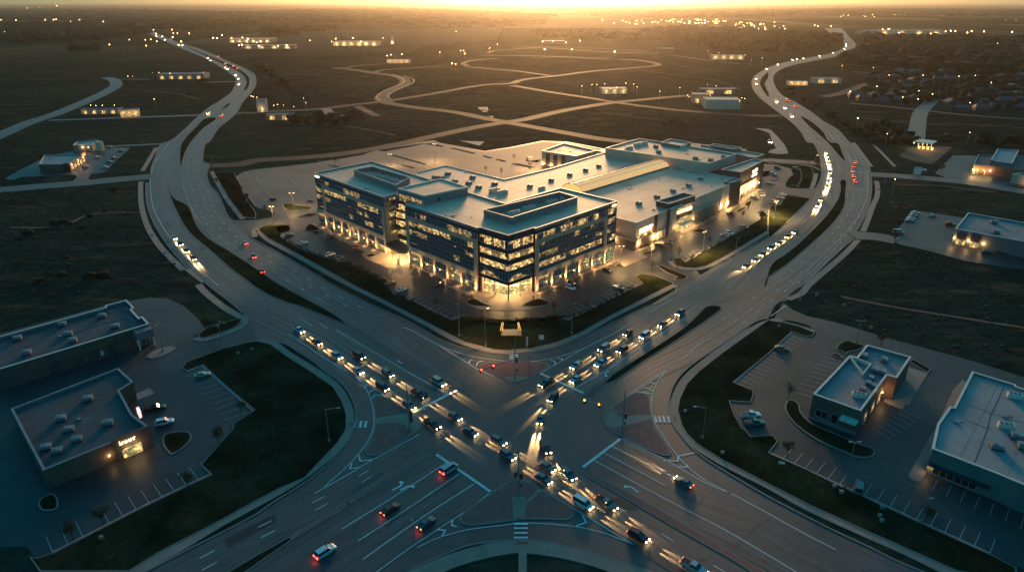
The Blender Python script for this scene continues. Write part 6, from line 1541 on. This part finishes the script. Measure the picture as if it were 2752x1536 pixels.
for s_, k, c, rz, l in (
    ("21 1470,48", 'sedan', 'white', a45, 'white sedan parked in the front lot, left of the lobby'),
    ("11 335,935", 'sedan', 'grey', a45, 'dark sedan in the bay nearest the round bed, far left'),
    ("11 475,1018", 'sedan', 'white', a45, 'pale sedan in the outer bays opposite the west wing'),
    ("11 745,1132", 'suv', 'white', a45, 'white suv in the outer bays nearer the canopy plaza'),
    ("11 832,1168", 'suv', 'grey', a45, 'dark suv next to the white suv in the outer bays'),
    ("11 745,952", 'sedan', 'black', a45, 'black sedan beside the west wing pavement'),
    ("11 1000,1062", 'suv', 'red', a45, 'dark red suv beside the west wing pavement'),
    ("11 1840,1425", 'suv', 'grey', a45, 'grey suv at the pavement of the middle wing'),
    ("11 1345,1418", 'sedan', 'brown', a45, 'orange brown car in the outer bays below the plaza'),
    ("12 960,1292", 'sedan', 'black', m45, 'dark sedan at the pavement near the far end of the right wing'),
    ("12 620,1425", 'pickup', 'black', m45, 'black pickup at the pavement of the right wing'),
    ("22 590,28", 'suv', 'white', m45, 'pale suv next to the black pickup'),
    ("22 1070,25", 'sedan', 'silver', m45, 'silver sedan in the outer bays of the right front lot'),
    ("12 1490,1048", 'suv', 'black', m45, 'black suv at the mall bays, nearer one of a pair'),
    ("12 1580,1012", 'suv', 'grey', m45, 'dark suv at the mall bays, farther one of a pair'),
    ("12 2200,722", 'sedan', 'black', m45, 'dark car in the bays past the mall entrance'),
    ("12 2435,562", 'suv', 'blue', m45, 'blue suv beside the pavement below the pylon'),
    ("12 2510,508", 'suv', 'silver', m45, 'silver suv beyond the blue suv near the pylon'),
    ("12 2540,728", 'sedan', 'grey', m45, 'grey car in the middle row of the mall lot'),
    ("12 2335,852", 'sedan', 'grey', m45, 'grey sedan in the outer mall bays'),
    ("12 2180,915", 'suv', 'white', m45, 'white suv in the outer mall bays, one of a close pair'),
    ("12 2145,938", 'sedan', 'silver', m45, 'silver sedan beside the white suv in the outer mall bays'),
    ("13 95,258", 'suv', 'grey', m45, 'grey suv at the far end of the mall lot'),
    ("13 45,318", 'suv', 'white', m45, 'white suv on the tan island row of the far mall lot'),
    ("13 25,410", 'sedan', 'silver', m45, 'silver sedan near the sign wing of the mall'),
    ("13 280,272", 'van', 'brown', m45, 'tan van by the grass of the far mall lot'),
    ("13 150,525", 'sedan', 'white', m45, 'white sedan farthest in the row by the right verge'),
    ("13 130,556", 'sedan', 'silver', m45, 'silver sedan in the middle of the row by the right verge'),
    ("13 65,604", 'suv', 'white', m45, 'white suv nearest in the row by the right verge'),
    ("13 1480,712", 'sedan', 'white', R(-12), 'white car first of the four side by side, middle right lot'),
    ("13 1460,738", 'sedan', 'silver', R(-12), 'silver car second of the four side by side, middle right lot'),
    ("13 1438,765", 'sedan', 'white', R(-12), 'white car third of the four side by side, middle right lot'),
    ("13 1425,788", 'sedan', 'silver', R(-12), 'silver car last of the four side by side, middle right lot'),
    ("13 1310,905", 'van', 'silver', R(-12), 'silver van alone near the drive of the middle right lot'),
    ("13 1650,738", 'sedan', 'white', R(30), 'small white car alone at the top of the middle right lot'),
    ("13 1830,828", 'suv', 'black', R(-14), 'black suv beside the corner of the middle right store'),
    ("13 2200,1112", 'suv', 'red', R(-14), 'dark red suv in front of the middle right store'),
    ("13 2350,1112", 'sedan', 'black', R(-14), 'black sedan in front of the middle right store'),
    ("10 860,248", 'suv', 'silver', R(20), 'silver suv at the front of the nearer left restaurant'),
    ("10 985,152", 'sedan', 'silver', R(10), 'silver sedan in the strip between the two left restaurants'),
    ("10 1060,255", 'suv', 'silver', R(20), 'silver suv nearest the street in the left restaurant lot'),
    ("10 1105,200", 'suv', 'grey', R(20), 'grey suv in the outer row of the left restaurant lot'),
    ("10 1150,160", 'sedan', 'blue', R(20), 'blue car in the outer row of the left restaurant lot'),
    ("10 1220,88", 'sedan', 'black', R(10), 'dark sedan with a pale roof far in the left restaurant lot'),
    ("10 1100,45", 'sedan', 'beige', R(5), 'beige car at the lane behind the left restaurants'),
    ("20 2040,905", 'sedan', 'beige', R(22), 'cream sedan alone in the lined bays, lower left'),
    ("20 1560,1245", 'pickup', 'black', R(22), 'black pickup beside the lower left store'),
    ("20 1660,1385", 'suv', 'white', R(26), 'white suv beside the black pickup, lower left'),
    ("23 138,640", 'sedan', 'brown', R(-24), 'copper brown sedan in the bays by the right verge'),
    ("22 2400,1312", 'pickup', 'white', R(5), 'white roofed pickup parked by the right lawn, upper of a pair'),
    ("22 2440,1392", 'pickup', 'teal', R(5), 'dark teal pickup parked by the right lawn, lower of a pair'),
    ("33 910,610", 'van', 'teal', R(62), 'teal van with a pale roof in the lower right bays'),
    ):
    if k == 'x': continue
    put(k, 0, W1(s_), rz, c, l)
ORD = ['first', 'second', 'third', 'fourth', 'fifth', 'sixth', 'seventh', 'eighth', 'ninth', 'tenth', 'eleventh', 'twelfth', 'thirteenth', 'fourteenth', 'fifteenth', 'sixteenth', 'seventeenth', 'eighteenth', 'nineteenth', 'twentieth'] + ['%dth' % k for k in range(21, 40)]
COLS = ['grey', 'black', 'silver', 'white', 'blue', 'black', 'red', 'grey', 'teal', 'silver']
def queue(s, gap, mv, desc, group, start=0.0, only=None, jit=1.5, seed=3):
    rn = random.Random(seed); p = smooth(W(s), 5); L = plen(p); d = start; pos = []
    while d < L: pos.append(d); d += gap + rn.uniform(-jit, jit)
    n = len(pos)
    for i, d in enumerate(pos):
        q, t = at_len(p, d); c = COLS[(i * 3 + seed) % 10]; k = ('sedan', 'suv', 'sedan', 'pickup', 'suv', 'van')[(i * 5 + seed) % 6]
        put(k, mv, Vector((q.x, q.y, .06)), math.atan2(t.y, t.x), c, '%s %s, %s lit, %s in the %s' % (c, {'sedan': 'car', 'suv': 'suv', 'pickup': 'pickup', 'van': 'van'}[k], 'headlamps' if mv == 1 else 'tail lamps', ORD[n - 1 - i], desc), group=group)
queue("21 405,440 700,640 1000,850 1300,1055 1600,1265 1840,1438 31 2050,0 2330,160 2576,315 32 60,355 350,540 700,765 1250,1085 1830,1415", 12.5, 1, 'long line crossing to the lower right', 'cars in the long line crossing the junction', 2)
queue("21 1000,700 1300,880 1600,1080 1900,1265 2180,1438 31 2400,120 2576,215 32 250,345 480,480 620,580", 14.5, 1, 'second line entering from the upper left', 'cars in the second line from the upper left', 2, seed=5)
queue("22 1165,485 800,725 400,965 30,1165", 13.5, 1, 'straight line coming from the upper right', 'cars in the straight line from the upper right', 0, seed=6)
queue("22 1690,285 1300,540 900,790 560,1010 400,1150 300,1300 275,1438 32 280,40 330,200 430,340 560,470 700,590 950,770 1300,990", 12.5, 1, 'turning line from the upper right', 'cars in the turning line from the upper right', 0, seed=7)
queue("13 270,905 120,1010 0,1090 12 2400,1225 2280,1290", 10, 1, 'line passing the mall drive', 'cars passing the mall drive', 0, seed=8)
queue("13 580,110 600,170 618,235", 13, 1, 'pair at the top of the right bend', 'cars at the top of the right bend', 0, seed=9)
queue("13 622,310 610,400 580,490", 13, 1, 'line in the right highway bend', 'cars in the right highway bend', 0, seed=10)
queue("13 530,585 500,640 480,680", 12, 1, 'short line below the right bend', 'cars below the right bend', 0, seed=11)
queue("10 1755,965 1870,1090 1975,1210", 11, 1, 'pair on the left highway', 'cars on the left highway', 0, seed=12)
queue("31 700,1255 1000,1060 1300,860 1650,620 2000,385", 17, 2, 'line waiting on the lower left road', 'cars on the lower left road', 0, seed=13)
queue("31 1500,1130 2000,760 2440,480", 26, 2, 'sparse lane beside the bottom island', 'cars in the lane beside the bottom island', 6, seed=14)
queue("31 1960,1158 2280,1080", 40, 2, 'slip road at the bottom', 'car on the bottom slip road', 8, seed=15)
queue("11 60,1300 10 2450,975", 20, 2, 'outbound lane past the north drive', 'cars outbound past the north drive', 0, seed=16)
queue("13 875,395 850,290 880,200", 14, 2, 'outbound lane of the right bend', 'cars outbound in the right bend', 0, seed=17)
queue("32 1880,640 1450,400 1080,195", 30, 1, 'lane from the lower right', 'cars inbound from the lower right', 4, seed=18)
put('suv', 1, W1("21 1840,985"), R(-47), 'beige', 'beige suv with lit headlamps waiting alone at the stop line by the brick median', sc=1.05)
def far_cars(s, mv, desc, rz, sc=1.3):
    for i, q in enumerate(W(s)):
        put('van' if i % 2 else 'suv', mv + 2, q + Vector((0, 0, .1)), rz, COLS[i % 10], '%s vehicle with lit %s, %s in order %s' % (COLS[i % 10], 'headlamps' if mv == 1 else 'tail lamps', ORD[i], desc), group='vehicles ' + desc, sc=sc)
# far vehicles: bigger lamps glow, no ground light
_E1 = mat('headlamp_far', (.9, .9, .8), .3, emit=(1.0, .66, .27), es=130)
def far_proto(kind, mv):
    o = car_proto(kind, 0)
    for c in o.children:
        nm = c.name.split('.')[0]
        if nm == 'headlight' and mv == 1: c.data.materials[0] = _E1
        if nm == 'tail_light' and mv == 2: c.data.materials[0] = E_TAIL
    return o
for kk in ('suv', 'van'):
    for mm in (1, 2): protos[(kk, mm + 2)] = far_proto(kk, mm); protos[(kk, mm + 2)]['_proto'] = 1
far_cars("00 2100,1150 2410,855 2400,800 2375,765 2295,700 2270,685 2120,615 2095,590 1835,465 1800,462 1660,408 1575,372", 1, 'up the left highway', R(-80))
far_cars("00 2235,1175 2390,700 2350,672 2270,650 2200,575 1720,400", 2, 'up the outer left highway', R(95))
far_cars("13 15,0 03 235,1180 165,1095 80,1030 02 2455,850 2450,800 2560,700 03 95,655 240,607 285,602 350,592 515,567 650,537 765,497 785,470 780,450 735,405 710,392", 1, 'up the right highway', R(-100))
far_cars("03 270,1080 190,1020 525,588 855,440 800,415", 2, 'up the outer right highway', R(80))
for kk, o in list(protos.items()):
    if o.get('_proto'):
        for c in list(kids(o)): bpy.data.objects.remove(c)
        bpy.data.objects.remove(o)

# ================================================================ FAR LAMPS
def far_lamp(s, label, grp, r=.5, h=9, pale=False, first={}):
    q = s if not isinstance(s, str) else W1(s); key = (r, pale)
    if key not in first:
        b = MB(); b.tube((0, 0, 0), (0, 0, h), .12, .1, 5); b.ball((0, 0, h + r * .3), r * .55, mi=1, n=6)
        o = b.build('distant_lamp', [POLE, E_FARW if pale else E_FAR]); o['category'] = 'street lamp'; first[key] = o
    else:
        o = first[key].copy(); COL.objects.link(o)
    o.location = q; o['label'] = label; o['group'] = grp
    return o
def lamps(s, label, r=.9, pale=False, jit=0):
    for i_, q in enumerate(W(s)):
        if i_ % 4 == 3: continue
        far_lamp(q, label, 'lamps: ' + label[:40], r, 9, pale)
def scatter(s, n, label, r, seed, pale=False, band=(0, 0)):
    a, b_ = W(s); rn = random.Random(seed)
    a2 = T(s)
    for k in range(n):
        t = rn.random(); q = G(a2[0][0] + (a2[1][0] - a2[0][0]) * t, a2[0][1] + (a2[1][1] - a2[0][1]) * t + rn.uniform(*band))
        far_lamp(q, label, 'lamps: ' + label[:40], r, 9, pale)
lamps("00 560,50 575,65 630,48 660,55", 'bright far lamp in the cluster near the horizon, upper left', 7)
lamps("00 275,90 400,88 1280,100 1515,45", 'single far lamp near the horizon, upper left', 4, True)
lamps("00 15,220 165,225 275,210 312,215 460,220 545,220 570,215 625,208 645,205 712,205 715,240 790,188 805,220 830,205 905,245 920,250 980,205 1045,240 360,200", 'far lamp in the long row of town lights, upper left', 2.2)
lamps("00 55,352 150,340 430,328 597,320 1005,330 1010,350 1130,328 1200,345 345,355", 'far lamp scattered in the dark fields below the town row, upper left', 1.5, True)
lamps("00 970,480 1110,492 1310,438 1370,440 1470,440 1525,435 1585,455 1385,495 1480,505", 'far lamp at the dark farmsteads left of the highway', 1.1)
lamps("00 1550,330 1575,372 1640,405 1665,410 1735,330 1750,365 1790,368 1865,375 1910,370 1745,410 1830,460 2070,330 2240,390 2150,420 2190,425 2275,440 2335,420 2445,415 2500,430 2160,405 2410,500 2440,495", 'far lamp along the head of the left highway and the sheds', 1.5)
lamps("01 15,145 165,318 545,448 568,472 805,430 980,420 765,460 770,480 1060,462 1100,480 32,508 128,506 230,508 312,500 15,470 70,420", 'far lamp among the sheds and the plant, upper left centre', 1.3)
lamps("01 1238,198 2015,345 1282,420 1370,420 2060,560 2090,560 2105,590 1165,600 1320,615 1360,605 1470,600 1490,620 1850,580 2350,530 1975,700 1950,700 2010,710 2430,490", 'far lamp on the farmland left of the sun glow', .9)
lamps("02 640,78 310,460 410,455 620,445 680,450 540,470 600,545 590,560 330,545 1030,570 1435,240 1465,240 1610,90 1780,95 2195,90 2220,130 2470,150 1780,255 1850,260 1650,240", 'far lamp under and right of the sun glow', 1.5)
scatter("02 1400,235 2150,235", 46, 'far lamp in the bright town right of the sun glow', 2.0, 3, band=(-6, 6))
scatter("02 2230,270 2570,300", 26, 'far lamp at the near side of the bright town', 1.7, 4, band=(-10, 10))
scatter("02 900,230 1350,250", 12, 'far lamp in the hazy town below the sun glow', 2.0, 5, band=(-6, 6))
lamps("02 800,930 850,930 930,920 1100,910 1140,915 1220,925 1255,955 1290,965 1050,960 985,975 700,945 1930,575 1965,570 2080,580 2190,635 2280,605 2340,610 2400,660 2510,640 2460,630 1480,1005 1680,965", 'small lamp in the yards of the stores above the mall', .35)
lamps("02 1760,1045 1775,1065 1985,1050 1830,1015 2300,1075 2330,1085 2280,1110 2190,950 1960,925 2045,945", 'small lamp around the square pale store above the mall', .3)
lamps("03 20,150 62,245 62,290 45,305 112,308 152,288 165,320 450,262 465,280 497,292 630,290 680,162 755,168 728,182 803,170 855,172 965,178 980,180 1050,165 1045,180 1070,185 375,60 405,60 470,65 600,65 745,42", 'far lamp in the town at the head of the right highway', 1.9)
lamps("03 1148,325 1205,322 1215,320 1315,350 1310,362 1540,105 1272,160 1375,162", 'far lamp by the very long warehouse, upper right', 1.8)
lamps("03 1630,375 1662,373 1700,380 1745,378 1780,350 1832,342 1878,345 1940,355 1998,362 2042,347 2165,350 2395,360 2447,355", 'bright far lamp in the row at the right edge', 2.3)
lamps("03 2095,103 2240,105 2265,103 2285,105 2310,105 2375,100 2490,105 2000,150 1990,155", 'bright far lamp near the horizon, upper right', 4)
lamps("03 2388,222 2490,222 2165,570 1200,470 2260,457 2345,425 2300,480 2388,550 2497,585 1480,605 1228,570 1415,285", 'single far lamp over the dark woods at the right', 1.2, True)
lamps("03 735,722 1050,745 1205,825 880,908 812,1005 1080,950 1545,830 2012,820 2068,830 1905,840 2228,910 2385,950 1338,1070 1500,1000 1490,1090 1665,995 1635,1035 2010,1130 885,1300", 'lamp on a street of the suburb, upper right', .42)
lamps("00 935,1160 988,1163 1053,1160 1100,1167 1175,1155 1300,838 1350,840 1435,835 1550,800 1612,800 1722,810 1870,803 2055,797 2540,1055 2560,1065 1500,1075 1570,1090", 'small lamp at the stores beside the left highway', .3)
lamps("01 20,1070 38,1115 510,1125 630,1110 490,1080 390,1172 230,1150 280,1140 290,1155 190,1160", 'small lamp at the sheds near the hedgerow', .26)
lamps("13 2000,15 1175,30 1245,525 1115,870 1440,130", 'small lone lamp in the dark ground right of the highway', .25)
def pool(s, pw, z=7, r=.5):
    q = W1(s, z); lamp('POINT', (q.x, q.y, z), pw, size=r)

# light of the far clusters on their own ground is carried by the building lamps above
# ================================================================ AIR, SKY, SUN, CAMERA
SUN_EL, SUN_AZ = R(7.0), R(3.9)          # just above the horizon, a little right of straight ahead
sdir = Vector((math.sin(SUN_AZ) * math.cos(SUN_EL), math.cos(SUN_AZ) * math.cos(SUN_EL), math.sin(SUN_EL)))
sl_ = bpy.data.lights.new('sun', 'SUN'); sl_.energy = SUN_E; sl_.angle = R(SUN_A); sl_.color = (1.0, 0.55, 0.24)
so = bpy.data.objects.new('sun', sl_); COL.objects.link(so); so.rotation_euler = (-sdir).to_track_quat('-Z', 'Y').to_euler()
w = bpy.data.worlds.new('World'); SC.world = w; w.use_nodes = True
nt = w.node_tree; N = nt.nodes; L = nt.links; N.clear()
out = N.new('ShaderNodeOutputWorld'); bg = N.new('ShaderNodeBackground'); L.new(bg.outputs[0], out.inputs[0])
sky = N.new('ShaderNodeTexSky'); sky.sky_type = 'NISHITA'; sky.sun_disc = False; sky.sun_elevation = SUN_EL; sky.sun_rotation = SUN_AZ; sky.altitude = 100
sky.air_density = 1.0; sky.dust_density = 1.5
tint = N.new('ShaderNodeVectorMath'); tint.operation = 'MULTIPLY'; L.new(sky.outputs[0], tint.inputs[0])
# dusk sky: teal overhead, warm dusty band along the horizon
tc = N.new('ShaderNodeNewGeometry'); sx = N.new('ShaderNodeSeparateXYZ'); L.new(tc.outputs['Incoming'], sx.inputs[0])
er = N.new('ShaderNodeMapRange'); er.interpolation_type = 'SMOOTHSTEP'; er.inputs['From Min'].default_value = -0.10; er.inputs['From Max'].default_value = -0.6; L.new(sx.outputs['Z'], er.inputs['Value'])
tm = N.new('ShaderNodeMix'); tm.data_type = 'RGBA';  tm.inputs[7].default_value = (*SKY_TINT, 1); L.new(er.outputs[0], tm.inputs['Factor']); L.new(tm.outputs[2], tint.inputs[1])
d0 = N.new('ShaderNodeVectorMath'); d0.operation = 'DOT_PRODUCT'; L.new(tc.outputs['Incoming'], d0.inputs[0]); d0.inputs[1].default_value = tuple(-sdir)
ar = N.new('ShaderNodeMapRange'); ar.interpolation_type = 'SMOOTHSTEP'; ar.inputs['From Min'].default_value = 0.78; ar.inputs['From Max'].default_value = 1.0; L.new(d0.outputs['Value'], ar.inputs['Value'])
hz = N.new('ShaderNodeMix'); hz.data_type = 'RGBA'; hz.inputs[6].default_value = (*SKY_ANTI, 1); hz.inputs[7].default_value = (*SKY_HOR, 1); L.new(ar.outputs[0], hz.inputs['Factor']); L.new(hz.outputs[2], tm.inputs[6])
dt = N.new('ShaderNodeVectorMath'); dt.operation = 'DOT_PRODUCT'; L.new(tc.outputs['Incoming'], dt.inputs[0]); dt.inputs[1].default_value = tuple(-sdir)
mr = N.new('ShaderNodeMapRange'); mr.inputs['From Min'].default_value = 0.72; mr.inputs['From Max'].default_value = 1.0; L.new(dt.outputs['Value'], mr.inputs['Value'])
pw = N.new('ShaderNodeMath'); pw.operation = 'POWER'; L.new(mr.outputs[0], pw.inputs[0]); pw.inputs[1].default_value = 3.0
gl = N.new('ShaderNodeVectorMath'); gl.operation = 'SCALE'; gl.inputs[0].default_value = GLOW; L.new(pw.outputs[0], gl.inputs['Scale'])
ad = N.new('ShaderNodeVectorMath'); L.new(tint.outputs[0], ad.inputs[0]); L.new(gl.outputs[0], ad.inputs[1]); L.new(ad.outputs[0], bg.inputs['Color'])
bg.inputs['Strength'].default_value = SKY_S
# haze
hb = MB(); X0, X1, Y0, Y1, Z0_, Z1_ = -26000, 26000, -2000, 46000, -1.0, 160
v = [(X0, Y0, Z0_), (X1, Y0, Z0_), (X1, Y1, Z0_), (X0, Y1, Z0_), (X0, Y0, Z1_), (X1, Y0, Z1_), (X1, Y1, Z1_), (X0, Y1, Z1_)]
for f in ((3, 2, 1, 0), (4, 5, 6, 7), (0, 1, 5, 4), (1, 2, 6, 5), (2, 3, 7, 6), (3, 0, 4, 7)): hb.face([v[k] for k in f])
hm = bpy.data.materials.new('haze'); hm.use_nodes = True; nt = hm.node_tree; nt.nodes.clear()
o_ = nt.nodes.new('ShaderNodeOutputMaterial'); pv = nt.nodes.new('ShaderNodeVolumePrincipled'); nt.links.new(pv.outputs[0], o_.inputs['Volume'])
pv.inputs['Color'].default_value = (*HAZE_COL, 1); pv.inputs['Density'].default_value = HAZE_D; pv.inputs['Anisotropy'].default_value = HAZE_G
if HAZE_D > 0:
    ho = hb.build('haze', hm); tag(ho, 'thin evening haze glowing towards the low sun', 'haze', kind='stuff')

cam = bpy.data.cameras.new('camera'); cam.sensor_width = 36; cam.lens = 24; cam.clip_end = 120000; cam.clip_start = 1
co = bpy.data.objects.new('camera', cam); COL.objects.link(co); co.location = (0, 0, CH); co.rotation_euler = (R(90) - TH, 0, 0); SC.camera = co
SC.view_settings.view_transform = 'Standard'; SC.view_settings.look = 'None'; SC.view_settings.exposure = EXPO; SC.view_settings.gamma = 1
SC.render.engine = 'CYCLES'
cy = SC.cycles; cy.use_denoising = True
try: cy.denoiser = 'OPENIMAGEDENOISE'; cy.denoising_input_passes = 'RGB_ALBEDO_NORMAL'
except Exception: pass
cy.max_bounces = 4; cy.diffuse_bounces = 2; cy.glossy_bounces = 2; cy.transmission_bounces = 2; cy.volume_bounces = 0; cy.transparent_max_bounces = 4
cy.sample_clamp_indirect = 3; cy.sample_clamp_direct = 0; cy.caustics_reflective = False; cy.caustics_refractive = False
cy.use_light_tree = True
print('lights', LIGHTS[0], 'objects', len(bpy.data.objects))
